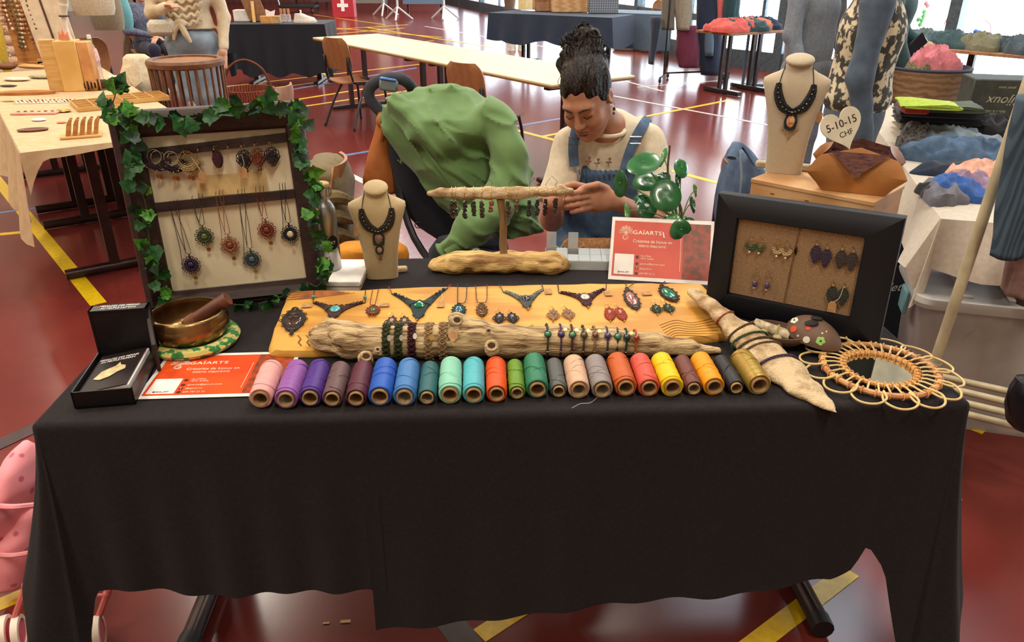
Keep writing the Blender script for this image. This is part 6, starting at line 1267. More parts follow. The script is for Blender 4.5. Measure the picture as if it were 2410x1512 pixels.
npart(vb, 'vest', f_vest, (-.25, -.22, .88), (.25, .22, 1.5), .011, M_vest, world=False)
# second visitor bending behind, grey clothes; third with a phone
p = ony(1905, 200, 4.9); figure('visitor in a long plain grey coat behind the leaf-print vest', (p.x, 5.0, 0), .6, fab((126, 134, 146), 'coat_grey'), fab((128, 136, 148), 'coat_grey_low'), M_skin2, M_hair, [((-.24, -.04, 1.12), (-.25, -.16, .90), True), ((.24, -.02, 1.12), (.22, -.15, .9), True)], h=.014, waist=.62, skirt=.38)
p = ony(2072, 190, 5.15); ph_p = figure('visitor in dark teal top and blue jeans holding up a phone', (p.x, 5.15, 0), 1.0, fab((66, 96, 98), 'top_dark_teal'), fab((50, 78, 122), 'jeans_blue'), M_skin2, M_hair, [((-.22, -.06, 1.13), (-.16, -.16, .90), True), ((.22, -.04, 1.10), (.13, -.19, 1.04), True)], h=.013)
hp = ony(2150, 112, 4.98); solo('phone', 'dark tablet-like phone in a visitor\'s hand above the clothes table', 'phone', MB().cbox((0, 0, 0), (.09, .009, .17), .004), pla((40, 48, 58), .3), M=Matrix.Translation(hp)@Matrix.Rotation(.75, 4, 'Y')@rz(.3))
# woman in ruffled blouse and pale jeans, and seated woman, at the left background
M_blouse = mat('blouse_cream', (214, 198, 170), rough=.85, col2=(188, 166, 132), scale=9, bump=.3, bscale=60)
p = ony(462, 150, 6.6); wl = figure('standing woman in cream ruffled blouse and pale blue jeans behind the cane basket stool', (p.x, 6.6, 0), .15, M_blouse, M_denimL, M_skin2, M_hair, [((-.27, -.02, 1.14), (-.08, -.26, 1.20), True), ((.27, .02, 1.10), (.25, -.08, .88), True)], h=.012, waist=1.02, wide=1.22)
rr = random.Random(3)
for k in range(6):
    z = 1.36-k*.055; part(wl, 'ruffle', MB().tube([(.17*math.cos(t)*(1-.2*k/6), -.135-.02*math.sin(t), z+.012*math.sin(t*14+k)+.02*math.cos(t*2)) for t in np.linspace(.25, 2.9, 40)], .012, 6, False, .5), M_blouse)
part(wl, 'waist_knot', MB().ell((-.03, -.17, 1.07), (.05, .03, .035)).tube([(-.03, -.18, 1.07), (.0, -.20, 1.0), (.03, -.19, .93)], [.02, .025, .012], 8).tube([(-.03, -.18, 1.07), (-.08, -.18, 1.02), (-.10, -.17, .95)], [.02, .025, .012], 8), M_blouse)
part(wl, 'shoulder_bag', MB().cbox((-.17, -.17, 1.04), (.22, .08, .12), .03), fab((206, 196, 176), 'bag_canvas'))
M_bluecardi = mat('cardigan_blue_melange', (112, 118, 138), rough=.95, col2=(80, 84, 104), scale=60, bump=.5, bscale=200, lo=.4, hi=.6)
p = ony(342, 60, 10.4); figure('seated woman in blue melange jumper and navy trousers with folded arms', (p.x, 10.4, 0), .75, M_bluecardi, fab((40, 40, 60), 'trousers_navy'), M_skin2, M_hair, [((-.25, -.06, 1.13), (-.03, -.24, 1.07), True), ((.25, -.06, 1.13), (.03, -.27, 1.05), True)], h=.013, seated=True)
# ================================================================ school chairs
M_ply = mat('chair_plywood', (156, 104, 66), rough=.45, col2=(146, 96, 60), kind='wave', scale=4, stretch=(1, 6, 6), lo=.1, hi=.9); M_tube = mat('chair_steel_dark', (62, 54, 54), rough=.35, metal=.6)
def chair(label, M, group='wooden school chairs', cat='chair'):
    c = thing('school_chair', label, cat, M, group=group)
    # local: seat faces +y
    G = [[(x*.205*(1-.06*abs(t)), -.2+.41*u, .445+.02*math.cos(x*1.4)*-1+.018*abs(x)**2-.03*max(0, u-.8)*4*.3-.015*math.sin(u*3)) for t in (0,) for x in np.linspace(-1, 1, 11)] for u in np.linspace(0, 1, 9)]
    part(c, 'seat', MB().sheet(np.array(G), .011), M_ply)
    G = []
    for v in np.linspace(0, 1, 11):
        wv = .19*(1-.0*v)*(1-.35*max(0, (v-.6)/.4)**3)*(1-.12*max(0, (.2-v)/.2))
        G.append([(x*wv, -.205-.05*v+.035*(1-x*x)*-1+.02, .56+.29*v) for x in np.linspace(-1, 1, 11)])
    part(c, 'backrest', MB().sheet(np.array(G), .011), M_ply)
    for s in (-1, 1):
        part(c, 'leg', MB().tube(bez([(s*.19, .17, .43), (s*.205, .19, .3), (s*.22, .21, .01)], 5), .0125, 8), M_tube); part(c, 'leg', MB().tube(bez([(s*.17, -.02, .42), (s*.19, -.14, .25), (s*.215, -.26, .01)], 5), .0125, 8), M_tube)
        part(c, 'back_upright', MB().tube(bez([(s*.185, .17, .43), (s*.185, -.14, .43), (s*.182, -.205, .50), (s*.175, -.225, .66)], 6), .0125, 8), M_tube); part(c, 'back_bracket', MB().cbox((s*.172, -.228, .62), (.03, .03, .13), .008), pla((34, 32, 36), .5))
        for y in (.21, -.26): part(c, 'foot_cap', MB().cyl((s*.219, y, 0), (s*.219, y, .025), .015, 8), pla((34, 32, 36), .5))
    part(c, 'crossbar', MB().cyl((-.19, .16, .425), (.19, .16, .425), .011, 8), M_tube); return c
fd = lambda a: rz(math.atan2(-a[0], a[1]))
chair('wooden school chair nearer the left end of the cream tables', Matrix.Translation((-1.55, 7.9, 0))@fd((.62, .78)))
chair('wooden school chair beside the green-jacketed pushchair', Matrix.Translation((-.20, 6.0, 0))@fd((.66, .75)))
p = ony(672, 215, 4.75); chair('wooden school chair whose top edge peeks over the ivy frame', Matrix.Translation((p.x-.24, 4.75, 0))@fd((-1, .08)))
# ================================================================ cream folding tables behind
M_cream_t = mat('tabletop_cream_laminate', (222, 206, 158), rough=.4, col2=(216, 198, 148), scale=4); M_edge = mat('tabletop_beech_edge', (150, 100, 62), rough=.5)
def fold_table(label, a, b, width, m_top, legs=True, group=None, cat='table', z=.75):
    """table between floor points a and b along its front edge; width extends to the left of a->b"""
    a = Vector(a); b = Vector(b); d = (b-a); L = d.length; d.normalize(); n = Vector((-d.y, d.x, 0)); M = frame_M(Vector((a.x, a.y, 0)), d, (0, 0, 1)); t = thing('folding_table', label, cat, M, group=group)
    part(t, 'tabletop', MB().cbox((L/2, width/2, z-.008), (L, width, .016), .003), m_top); part(t, 'edge_band', MB().cbox((L/2, width/2, z-.022), (L-.004, width-.004, .014), .002), M_edge)
    for x in (.22, L-.22):
        part(t, 'foot', MB().cbox((x, width/2, .025), (.06, width*.85, .035), .008), M_brownsteel)
        for y in (.38, .62): part(t, 'leg', MB().bar((x, width*y, .04), (x, width*y, z-.03), .04, .05, up=(1, 0, 0)), M_brownsteel)
        part(t, 'leg_bracket', MB().cbox((x, width/2, z-.05), (.06, width*.7, .05), .005), M_brownsteel)
    part(t, 'rail', MB().bar((.22, width/2, z-.06), (L-.22, width/2, z-.06), .03, .04), M_brownsteel); return t
A, B = V(-2.17, 8.84, 0), V(.277, 5.43, 0); mid = A.lerp(B, .5); dd = (B-A).normalized()
fold_table('cream-topped folding table at the far end of the pair', A, mid-dd*.004, .78, M_cream_t, group='cream folding tables'); fold_table('cream-topped folding table nearer the seated woman', mid+dd*.004, B, .78, M_cream_t, group='cream folding tables')
# ================================================================ helper: soft draped volume from a silhouette
def sil_loft(rows, Yc, D, fold=.012, seed=0, n=44, sub=5, flat_back=.35, fs=(9, 9, 4)):
    """closed soft volume: rows of (py, xl, xr) at depth Yc, bulging towards the viewer by D; folds from noise"""
    ys = [r[0] for r in rows]; yy = np.linspace(ys[0], ys[-1], (len(rows)-1)*sub+1); xl = np.interp(yy, ys, [r[1] for r in rows]); xr = np.interp(yy, ys, [r[2] for r in rows]); secs = []
    Dd = np.interp(yy, ys, [(r[3] if len(r) > 3 else D) for r in rows])
    for y, a, b, dq in zip(yy, xl, xr, Dd):
        A_ = ony(a, y, Yc); B_ = ony(b, y, Yc); c = (A_+B_)/2; w = (B_.x-A_.x)/2; s = []
        for t in np.linspace(0, 2*math.pi, n, endpoint=False):
            si = math.sin(t); s.append((c.x+w*math.cos(t), Yc-(dq if si > 0 else dq*flat_back)*abs(si)**.8*(1 if si > 0 else -1), c.z))
        secs.append(s)
    S_ = np.array(secs); P = S_.reshape(-1, 3); dn = (fold*vn(P, fs, seed)+fold*.5*vn(P, np.array(fs)*2.3, seed+1)).reshape(S_.shape[:2]); cen = S_.mean(1, keepdims=True); dirn = S_-cen; dirn[..., 2] = 0; dirn /= (np.linalg.norm(dirn, axis=2, keepdims=True)+1e-9)
    ridge = np.abs(vn(P, np.array(fs)*1.4, seed+5)).reshape(S_.shape[:2]); S_ = S_+dirn*(dn-fold*.8*(.3-ridge).clip(0))[..., None]
    r = MB().loft([[tuple(p) for p in s] for s in S_]); r.soft = 1; return r
# ================================================================ pushchair with green jacket
M_navy = fab((30, 32, 42), 'pushchair_fabric_navy'); M_blackp = pla((26, 26, 30), .5, 'plastic_black')
pc = thing('pushchair', 'dark pushchair with a foam loop handle, half hidden by a green jacket', 'pushchair', (-.25, 2.95, 0))
part(pc, 'handle', MB().tube(bez([ony(905, 272, 3.0), ony(872, 235, 3.0), ony(872, 205, 3.0), ony(905, 186, 3.0), ony(945, 186, 3.0), ony(968, 205, 3.05), ony(975, 235, 3.1)], 6), .022, 12), mat('handle_foam', (58, 60, 70), rough=.8), world=True)
hb = ony(915, 200, 2.975); part(pc, 'handle_label', MB().cbox(hb, (.07, .03, .045), .008, Matrix.Rotation(.15, 3, 'Y')), pla((120, 128, 136), .5), world=True, label='grey label with blue stripe'); part(pc, 'label_stripe', MB().cbox(hb+Vector((0, -.004, .022)), (.062, .032, .008), .003, Matrix.Rotation(.15, 3, 'Y')), pla((74, 120, 190), .4), world=True)
for s, px in ((0, 905), (1, 975)): part(pc, 'frame_tube', MB().tube(bez([ony(px, 262, 3.0+.1*s), ony(px+25, 400, 2.95+.1*s), ony(px+70, 560, 2.85+.1*s), (-.18+.1*s, 2.62+.1*s, .35), (-.1+.1*s, 2.45+.1*s, .12)], 5), .014, 8), mat('frame_anodised', (70, 70, 76), rough=.4, metal=.7), world=True)
part(pc, 'seat_shell', sil_loft([(250, 935, 990), (300, 912, 1060), (360, 915, 1110), (430, 925, 1160), (490, 950, 1190), (530, 985, 1190), (560, 1040, 1180)], 3.0, .12, .01, 5), M_navy, world=True)
part(pc, 'lower_basket', sil_loft([(560, 1030, 1190), (590, 1005, 1200), (640, 1010, 1210), (700, 1020, 1210)], 2.75, .14, .012, 8), M_navy, world=True)
part(pc, 'hub', MB().lathe([(0, 0), (.022, 0), (.024, .006), (.018, .012), (0, .013)], 24, frame_M(ony(1121, 598, 2.52), (1, 0, 0), (0, -1, .25))), M_blackp, world=True)
Mh = MT[pc.name].inverted()@frame_M(ony(1121, 598, 2.52)+Vector((0, -.0125, .003)), (1, 0, 0), (0, -1, .25)); put_text(pc, 'gb', M_white_ink, Mh, width=.022); part(pc, 'hub_ring', MB().ring((0, 0, 0), .018, .018, .0012, 24, 4).__class__().ring((Mh@Vector((0, 0, 0))), .018, .018, .0012, 24, 4, Mh.to_3x3()), M_white_ink)
part(pc, 'chassis_bar', MB().tube([ony(1040, 600, 2.6), ony(1105, 585, 2.58), ony(1160, 600, 2.55), ony(1230, 605, 2.6)], .016, 8), M_blackp, world=True)
part(pc, 'd_ring', MB().ring(ony(985, 530, 2.85), .014, .012, .002, 16, 5, Matrix.Rotation(math.pi/2, 3, 'X')), M_blackp, world=True)
for x, y in ((-.45, 2.6), (.02, 2.55), (-.42, 3.15), (.05, 3.15)): part(pc, 'wheel', MB().lathe([(.03, -.02), (.1, -.022), (.12, -.012), (.12, .012), (.1, .022), (.03, .02)], 28, Matrix.Translation((x, y, .12))@Matrix.Rotation(math.pi/2, 4, 'Y'), True), M_blackp, world=True)
M_green = mat('jacket_sage_green', (104, 136, 82), rough=.85, col2=(92, 122, 70), scale=5, bump=.2, bscale=600, sheen=.2)
gj = thing('green_jacket', 'sage green hooded jacket thrown over the pushchair', 'jacket', ony(1120, 600, 2.85))
JR = [(203, 985, 1075), (214, 945, 1120), (240, 912, 1160), (280, 908, 1196), (330, 922, 1220), (380, 955, 1236), (430, 1000, 1248), (480, 1050, 1262), (530, 1085, 1274), (575, 1110, 1280), (604, 1150, 1272)]
def f_jacket(P):
    d = None; z_ = np.array([ony(1100, r[0], 2.95).z for r in JR]); xl_ = np.array([ony(r[1], r[0], 2.95).x for r in JR]); xr_ = np.array([ony(r[2], r[0], 2.95).x for r in JR])
    zz = P[:, 2]; l = np.interp(-zz, -z_, xl_); r = np.interp(-zz, -z_, xr_); c = (l+r)/2; w = (r-l)/2; dp = .2*np.clip((z_[0]+.01-zz)/.10, .25, 1)*np.clip((zz-z_[-1]+.06)/.2, .55, 1)
    k0 = np.sqrt(((P[:, 0]-c)/w)**2+((P[:, 1]-2.97)/dp)**2+1e-9); d = (k0-1)*np.minimum(w, dp)*.8; d = smax(d, zz-z_[0]-.002, .03); d = smax(d, z_[-1]-zz, .02)
    sl = chain(P, [(np.array(ony(*q, Y)), rr_) for q, Y, rr_ in (((1165, 270), 2.82, .05), ((1195, 360), 2.76, .062), ((1190, 440), 2.70, .06), ((1160, 495), 2.64, .056), ((1110, 540), 2.60, .054), ((1068, 580), 2.58, .046))], .03); d = smin(d, sl, .025)
    hd = chain(P, [(np.array(ony(*q, Y)), rr_) for q, Y, rr_ in (((930, 250), 2.84, .03), ((985, 310), 2.78, .035), ((1050, 335), 2.77, .04), ((1110, 310), 2.79, .034), ((1150, 260), 2.84, .026))], .03); d = smin(d, hd, .03)
    u = P[:, 0]*.80-P[:, 2]*.60; v = P[:, 0]*.60+P[:, 2]*.80; Q = np.stack([u, P[:, 1], v], 1); wob_ = .25*vn(P, (5, 5, 5), 31); Q2 = Q+wob_[:, None]*np.array((0, 0, .25))
    rd = 1-np.abs(vn(Q2, (3.2, 5, 15), 11)); rd2 = 1-np.abs(vn(Q2, (6, 8, 26), 17))
    return d-.022*rd**3-.015*rd2**3+.012
npart(gj, 'body', f_jacket, (-.52, 2.46, .56), (.16, 3.12, 1.16), .0075, M_green)
part(gj, 'cuff', MB().tube([ony(1078, 572, 2.575), ony(1056, 594, 2.57)], [.048, .045], 14, False, .7), M_green, world=True)
part(gj, 'shoulder_seam', MB().tube(bez([ony(935, 262, 2.80), ony(1000, 350, 2.755), ony(1065, 440, 2.765), ony(1120, 520, 2.80)], 8), .0045, 5), M_green, world=True)
M_tan = mat('bag_tan_leather', (178, 104, 46), rough=.6, col2=(156, 86, 36), scale=12)
tb_ = thing('tan_bag', 'tan leather bag hanging from the pushchair handle', 'bag', ony(890, 450, 2.98))
part(tb_, 'pouch', sil_loft([(285, 885, 915, .02), (320, 878, 925, .04), (370, 865, 930, .05), (420, 856, 936, .06), (452, 858, 938, .05)], 2.98, .05, .008, 3), M_tan, world=True); part(tb_, 'knotted_strap', MB().ell(ony(903, 285, 2.95), (.03, .025, .03)).tube(bez([ony(895, 270, 2.98), ony(905, 285, 2.94), ony(898, 330, 2.95)], 5), .012, 8), M_tan, world=True)
# ================================================================ khaki jacket over a chair, yellow bag, denim jacket over a chair
chair('school chair hidden under the khaki jacket behind the bottle', Matrix.Translation((-.90, 2.86, 0))@fd((-1, -.1)), group=None)
M_khaki = fab((122, 104, 70), 'jacket_khaki', col2=(104, 88, 58)); kj = thing('khaki_jacket', 'khaki jacket hung over a chair between bottle and pushchair', 'jacket', ony(790, 600, 2.82))
part(kj, 'body', sil_loft([(368, 735, 790, .2), (380, 728, 815, .24), (420, 722, 832, .26), (480, 722, 838, .26), (540, 724, 842, .26), (600, 728, 845, .24), (640, 730, 845, .2)], 2.92, .1, .03, 33, sub=8), M_khaki, world=True)
for k, y in enumerate((470, 515, 555)): part(kj, 'fold', MB().tube(bez([ony(738, y+12, 2.70), ony(785, y-6, 2.66), ony(832, y+6, 2.72)], 7), [.012+.014*math.sin(math.pi*i/14) for i in range(15)], 8), M_khaki, world=True)
solo('yellow_bag', 'mustard yellow cloth bag on a seat behind the small bust', 'bag', sil_loft([(572, 810, 940), (582, 790, 958), (600, 785, 965), (640, 790, 965)], 2.5, .09, .012, 4), mat('cloth_mustard', (212, 142, 44), rough=.85, col2=(190, 120, 34), scale=14))
chair('school chair hidden under the denim jacket beside the large bust', Matrix.Translation((1.08, 2.86, 0))@fd((1, .1)), group=None)
dj = thing('denim_jacket', 'blue denim jacket hung over a chair left of the wooden box', 'jacket', ony(1735, 540, 2.85)); M_dj = mat('denim_jacket_blue', (88, 106, 132), rough=.9, col2=(66, 84, 112), scale=16, bump=.3, bscale=400)
part(dj, 'body', sil_loft([(342, 1728, 1752, .2), (356, 1716, 1766, .23), (385, 1704, 1780, .24), (430, 1694, 1795, .24), (480, 1682, 1800, .24), (540, 1672, 1800, .22), (600, 1668, 1800, .2)], 2.88, .1, .02, 44, sub=8), M_dj, world=True); part(dj, 'collar', MB().tube(bez([ony(1722, 372, 2.65), ony(1735, 345, 2.69), ony(1752, 348, 2.70), ony(1785, 400, 2.66)], 6), .018, 8, False, .5), M_dj, world=True); part(dj, 'seam', MB().tube(bez([ony(1738, 352, 2.67), ony(1745, 420, 2.635), ony(1735, 500, 2.635)], 6), .005, 5), M_denimL, world=True)
# ================================================================ craft table at the left
LA = V(-2.2, 3.42, 0); LD = V(-.572, .82, 0); LN = V(.82, .572, 0); LW, LL, LZ = .80, 3.1, .75
Mlt = frame_M(LA, LN, (0, 0, 1)); lt = thing('folding_table', 'long craft stall table at the left with beige cloth and brown T-legs', 'table', Mlt)
part(lt, 'tabletop', MB().cbox((LW/2, LL/2, LZ-.014), (LW, LL, .022), .003), M_edge)
for y in (.35, 1.35, 1.75, 2.8):
    part(lt, 'foot', MB().tube([(.06, y, .03), (LW-.06, y, .03)], .026, 10), M_brownsteel)
    for x in (.3, .52): part(lt, 'leg', MB().bar((x, y, .03), (x, y, LZ-.03), .05, .04, up=(0, 1, 0)), M_brownsteel)
    part(lt, 'leg_bracket', MB().cbox((LW/2, y, LZ-.06), (LW*.8, .05, .06), .004), M_brownsteel)
part(lt, 'side_rail', MB().bar((LW-.1, .35, LZ-.06), (LW-.1, 2.8, LZ-.06), .03, .04), M_brownsteel)
M_beige = mat('cloth_beige_linen', (206, 176, 138), rough=.92, col2=(194, 162, 122), scale=20, bump=.3, bscale=300)
ct = thing('tablecloth', 'beige linen cloth with frayed edge over the left craft table', 'tablecloth', Mlt)
part(ct, 'top_cloth', MB().sheet(np.array([[(x, y, LZ+.0005+.002*math.sin(x*9+y*7)*0) for x in np.linspace(-.005, LW+.004, 8)] for y in np.linspace(-.01, LL, 16)]), .003), M_beige)
G = []
for y in np.linspace(-.012, 2.2, 40):
    L = .36+.05*math.sin(y*5)-(.12 if y < .03 else 0)*0; row = []
    for t in np.linspace(0, 1, 12): row.append((-.008-.03*t-.035*t*math.sin(y*13)*(1 if t > .2 else t*5)-.02*t, y-.035*t*(1-min(1, y*4)), LZ+.001-L*t+.12*t*(1-min(1, abs(y-.0)*6))*-1*.6))
    G.append(row)
part(ct, 'side_drape', MB().sheet(np.array(G), .002), M_beige)
G = []
for x in np.linspace(-.01, LW+.004, 30):
    L = .02+.018*math.sin(x*5+1)**2+.16*max(0, 1-(x+.01)/.10)**1.5; G.append([(x, -.012-.006*t, LZ+.001-L*t) for t in np.linspace(0, 1, 6)])
part(ct, 'front_drape', MB().sheet(np.array(G), .002), M_beige)
LT = lambda px, py, dz=.0025: onz(px, py, LZ+dz)
M_pale = mat('wood_pale_birch', (214, 172, 106), rough=.6, col2=(196, 150, 84), scale=10, stretch=(1, 5, 5)); M_warm = mat('wood_warm_honey', (190, 132, 68), rough=.55, col2=(164, 106, 50), scale=8, stretch=(1, 5, 5))
# jewellery ladder with bracelets
q = LT(192, 322); M = frame_M(q, V(.9, .42, 0), (0, 0, 1)); w = thing('earring_rack', 'small wooden rack of slanted curved slats on the left craft table', 'rack', M)
part(w, 'base', MB().cbox((0, .01, .006), (.18, .12, .012), .003), M_pale)
for k in range(10):
    x = -.055+(k % 5)*.030; y = -.02+(k//5)*.055; part(w, 'slat', MB().loft([[(x+.02*t+a*.010, y+.008*b, .012+.075*t-.0*t) for a, b in ((-1, -1), (1, -1), (1, 1), (-1, 1))] if t < .9 else [(x+.028+a*.006, y+.005*b, .012+.075*t) for a, b in ((-1, -1), (1, -1), (1, 1), (-1, 1))] for t in (0, .35, .7, 1)]), M_warm)
# hole plate / oval dark slice
q = LT(78, 308); solo('wood_slice', 'dark oval wooden dish near the corner of the beige cloth', 'dish', MB().lathe([(0, .004), (.045, .004), (.062, .010), (.066, .009), (.06, .0), (0, 0)], 30, Matrix.Translation(q)@Matrix.Rotation(.3, 4, 'Z')@Matrix.Scale(1.1, 4, (1, 0, 0))@Matrix.Scale(.62, 4, (0, 1, 0))), mat('wood_dark_slice', (110, 62, 36), rough=.5))
# divided trays
def tray(label, px, py, W, D, nx, ny, ang, extra=None):
    q = LT(px, py); M = Matrix.Translation(q)@rz(ang); t = thing('divided_tray', label, 'tray', M); part(t, 'base', MB().box((0, 0, .002), (W, D, .004)), M_warm, smooth=False)  # base in darker wood, painted shading so the pale dividers stand out
    for k in range(nx+1): part(t, 'divider', MB().box((-W/2+W*k/nx, 0, .014), (.005, D, .024)), M_pale, smooth=False)
    for k in range(ny+1): part(t, 'long_divider', MB().box((0, -D/2+D*k/ny, .014), (W, .005, .024)), M_pale, smooth=False)
    rr = random.Random(px)
    for k in range(nx*ny):
        i, j = k % nx, k//nx; m = MB(); [m.ell((-W/2+W*(i+.5)/nx+rr.uniform(-.35, .35)*W/nx, -D/2+D*(j+.5)/ny+rr.uniform(-.35, .35)*D/ny, .009), (.009, .007, .005), 7, 5, Matrix.Rotation(rr.random()*3, 3, 'Z')) for _ in range(3)]
        part(t, 'trinkets', m, [M_gold, pla((206, 96, 70), .5), M_pale, M_copper, pla((240, 220, 190), .5)][rr.randrange(5)])
    return t
tray('pale wooden divided tray at the craft table\'s right edge', 318, 236, .34, .26, 4, 3, .62); tray('pale wooden divided tray holding gold and red trinkets', 234, 250, .26, .30, 3, 4, .62)
# stacked wooden blocks with a stone slab behind
q = LT(183, 212); M = Matrix.Translation(q)@rz(.25); b = thing('wooden_block', 'pale upright wooden block box with dark grain on the craft table', 'block', M)
part(b, 'front_plank', MB().cbox((-.105, -.03, .16), (.09, .05, .32), .004), M_pale); part(b, 'main_block', MB().cbox((.0, .0, .155), (.13, .14, .31), .004), mat('wood_block_light', (224, 182, 110), rough=.6, scale=6, col2=(206, 160, 88))); part(b, 'side_block', MB().cbox((.1, .0, .15), (.07, .13, .30), .004), mat('wood_block_tan', (214, 156, 98), rough=.6, scale=8, col2=(188, 126, 72)))
for k in range(5): part(b, 'finger_joint', MB().cbox((-.052, -.062, .05+k*.06), (.02, .012, .028), .002), M_warm)
hd_ = ony(158, 60, q.y+.02); hs_ = thing('hand_stand', 'white hand-shaped ring holder on top of the wooden block', 'holder', (q.x+.0, q.y+.02, LZ+.315))
part(hs_, 'arm', MB().tube(bez([(0, 0, 0), (.005, 0, .08), (.02, 0, .17), (.03, 0, .21)], 5), [.03, .024, .02, .02, .018, .017, .017, .017, .018, .019, .02, .022, .024, .026, .028, .026], 12), pla((228, 216, 196), .5))
for k in range(4): part(hs_, 'finger', MB().tube(bez([(.012+.014*k, 0, .21), (.008+.016*k, -.006, .25-.004*k), (.006+.018*k, -.02, .262-.006*k)], 4), .0085, 8), pla((228, 216, 196), .5))
part(hs_, 'bangle', MB().ring((.015, 0, .14), .028, .026, .006, 20, 6), mat('bangle_dark', (70, 46, 36), rough=.4)); kq_ = Vector((q.x+.01, q.y-.03, LZ+.315)); solo('ring_card', 'orange pink folded ring holder on the wooden block', 'holder', MB().prism([(-.035, 0), (.035, 0), (.028, .05), (.012, .02), (0, .07), (-.012, .02), (-.026, .05)], -.008, .008, frame_M(kq_, (1, .2, 0), (0, -1, 0))), pla((222, 140, 104), .5))
# white upright board and bead strands
q = LT(135, 150); wb = thing('display_board', 'tall white wooden board with a dark slot behind the wooden block', 'board', (q.x, q.y, LZ+.003)); Mw = Matrix.Rotation(-.12, 4, 'Y')@rz(.2)
part(wb, 'board', MB().cbox((0, 0, .42), (.30, .025, .84), .004, Mw.to_3x3()), pla((226, 206, 178), .6)); part(wb, 'slot', MB().cbox((-.01, -.016, .5), (.014, .012, .62), .002, Mw.to_3x3()), mat('slot_dark', (96, 62, 44), rough=.6)); part(wb, 'foot', MB().cbox((0, .06, .02), (.3, .16, .04), .004), M_pale)
q = LT(70, 150); nb = thing('necklace_panel', 'wooden panel hung with many shell and bead strands', 'panel', (q.x, q.y, LZ+.003)); part(nb, 'panel', MB().cbox((0, 0, .5), (.22, .02, 1.0), .003, Matrix.Rotation(-.05, 3, 'Y')), M_warm); part(nb, 'foot', MB().cbox((0, .05, .01), (.24, .14, .02), .003), M_warm)
rr = random.Random(9); shellm = [pla((228, 206, 178), .4), pla((196, 150, 108), .5), pla((176, 120, 88), .5), pla((236, 226, 210), .4), pla((120, 84, 60), .5), pla((120, 136, 110), .5)]
for k in range(11):
    m = MB(); x0 = -.13+.026*k; n = rr.randint(20, 28)
    for i in range(n): m.ell((x0+.012*math.sin(i*.5+k)-.0022*i*0, -.024-.006*rr.random(), .95-.034*i+rr.uniform(-.004, .004)), (rr.uniform(.008, .014), .008, rr.uniform(.009, .014)), 7, 5)
    sx = thing('bead_strand', ['ivory', 'tan', 'rosy brown', 'white', 'brown', 'grey-green'][k % 6]+' shell bead strand, %s on the necklace panel' % ['leftmost', 'second', 'third', 'fourth', 'fifth', 'sixth', 'seventh', 'eighth', 'ninth', 'tenth', 'rightmost'][k]+(' from the left' if 0 < k < 10 else ''), 'strand', (q.x, q.y, LZ+.003), group='bead strands on the necklace panel'); part(sx, 'beads', m, shellm[k % 6]); part(sx, 'thread', MB().tube([(x0, -.022, .97), (x0, -.022, .95-.034*n)], .0012, 4), pla((120, 90, 60), .8))
# water bottle on craft table
q = LT(232, 190); pb_ = thing('plastic_bottle', 'clear plastic water bottle with green and white cap on the craft table', 'bottle', q); M_pet = mat('pet_clear', (226, 214, 214), rough=.08, alpha=.45, coat=.5)
part(pb_, 'bottle', MB().lathe([(0, 0), (.036, 0), (.039, .01), (.036, .03), (.039, .06), (.036, .09), (.039, .13), (.034, .19), (.022, .235), (.014, .25), (.014, .27), (0, .27)], 28), M_pet); part(pb_, 'label', MB().lathe([(.0395, .135), (.0395, .15), (.036, .19), (.0305, .215)], 28), mat('bottle_label_pink', (232, 190, 190), rough=.5, alpha=.85, kind='voronoi', scale=70, col2=(190, 60, 70), lo=.1, hi=.3)); part(pb_, 'cap_ring', MB().lathe([(.016, .255), (.0185, .257), (.0185, .275), (.014, .28)], 20), pla((40, 110, 70), .4)); part(pb_, 'cap', MB().lathe([(0, .275), (.014, .278), (.013, .305), (0, .307)], 18), pla((230, 224, 216), .4))
# assorted small pieces lying on the beige cloth
q = LT(230, 212); M = Matrix.Translation(q)@rz(.5); rl = thing('thread_roll', 'dark stand wrapped with gold bangles beside the plastic bottle', 'bangle roll', M); part(rl, 'bar', MB().cbox((0, 0, .035), (.15, .07, .055), .015), mat('velvet_brown', (74, 52, 44), rough=.9)); 
for k in range(5): part(rl, 'bangle', MB().ring((-.06+.02*k, 0, .035), .044, .034, .005, 20, 6, Matrix.Rotation(math.pi/2, 3, 'Y')@Matrix.Rotation(math.pi/2, 3, 'Z')), M_warm)
q = LT(300, 192); solo('white_notebook', 'white box file lying at the craft table\'s far right edge', 'box', MB().cbox(q+Vector((0, 0, .02)), (.22, .16, .035), .004, Matrix.Rotation(.6, 3, 'Z')), M_paper)
q = LT(60, 222); sl_ = thing('oval_tray', 'long oval live-edge wooden tray on the left craft table', 'tray', Matrix.Translation(q)@rz(.15)); part(sl_, 'tray', MB().lathe([(0, .006), (.10, .006), (.118, .018), (.124, .018), (.118, .0), (0, 0)], 36, Matrix.Scale(1.0, 4)@Matrix.Scale(1.5, 4, (1, 0, 0))@Matrix.Scale(.42, 4, (0, 1, 0))), M_warm)
q = LT(85, 268); pt_ = thing('pink_tray', 'shallow salmon pink tray with earrings on the craft table', 'tray', Matrix.Translation(q)@rz(.1)); part(pt_, 'tray', MB().cbox((0, 0, .006), (.24, .08, .012), .003), pla((232, 160, 134), .5))
for k in range(6): part(pt_, 'earring', MB().ell((-.09+.036*k, 0, .015), (.010, .008, .004), 8, 5), [M_gold, M_copper, pla((196, 90, 70), .5)][k % 3])
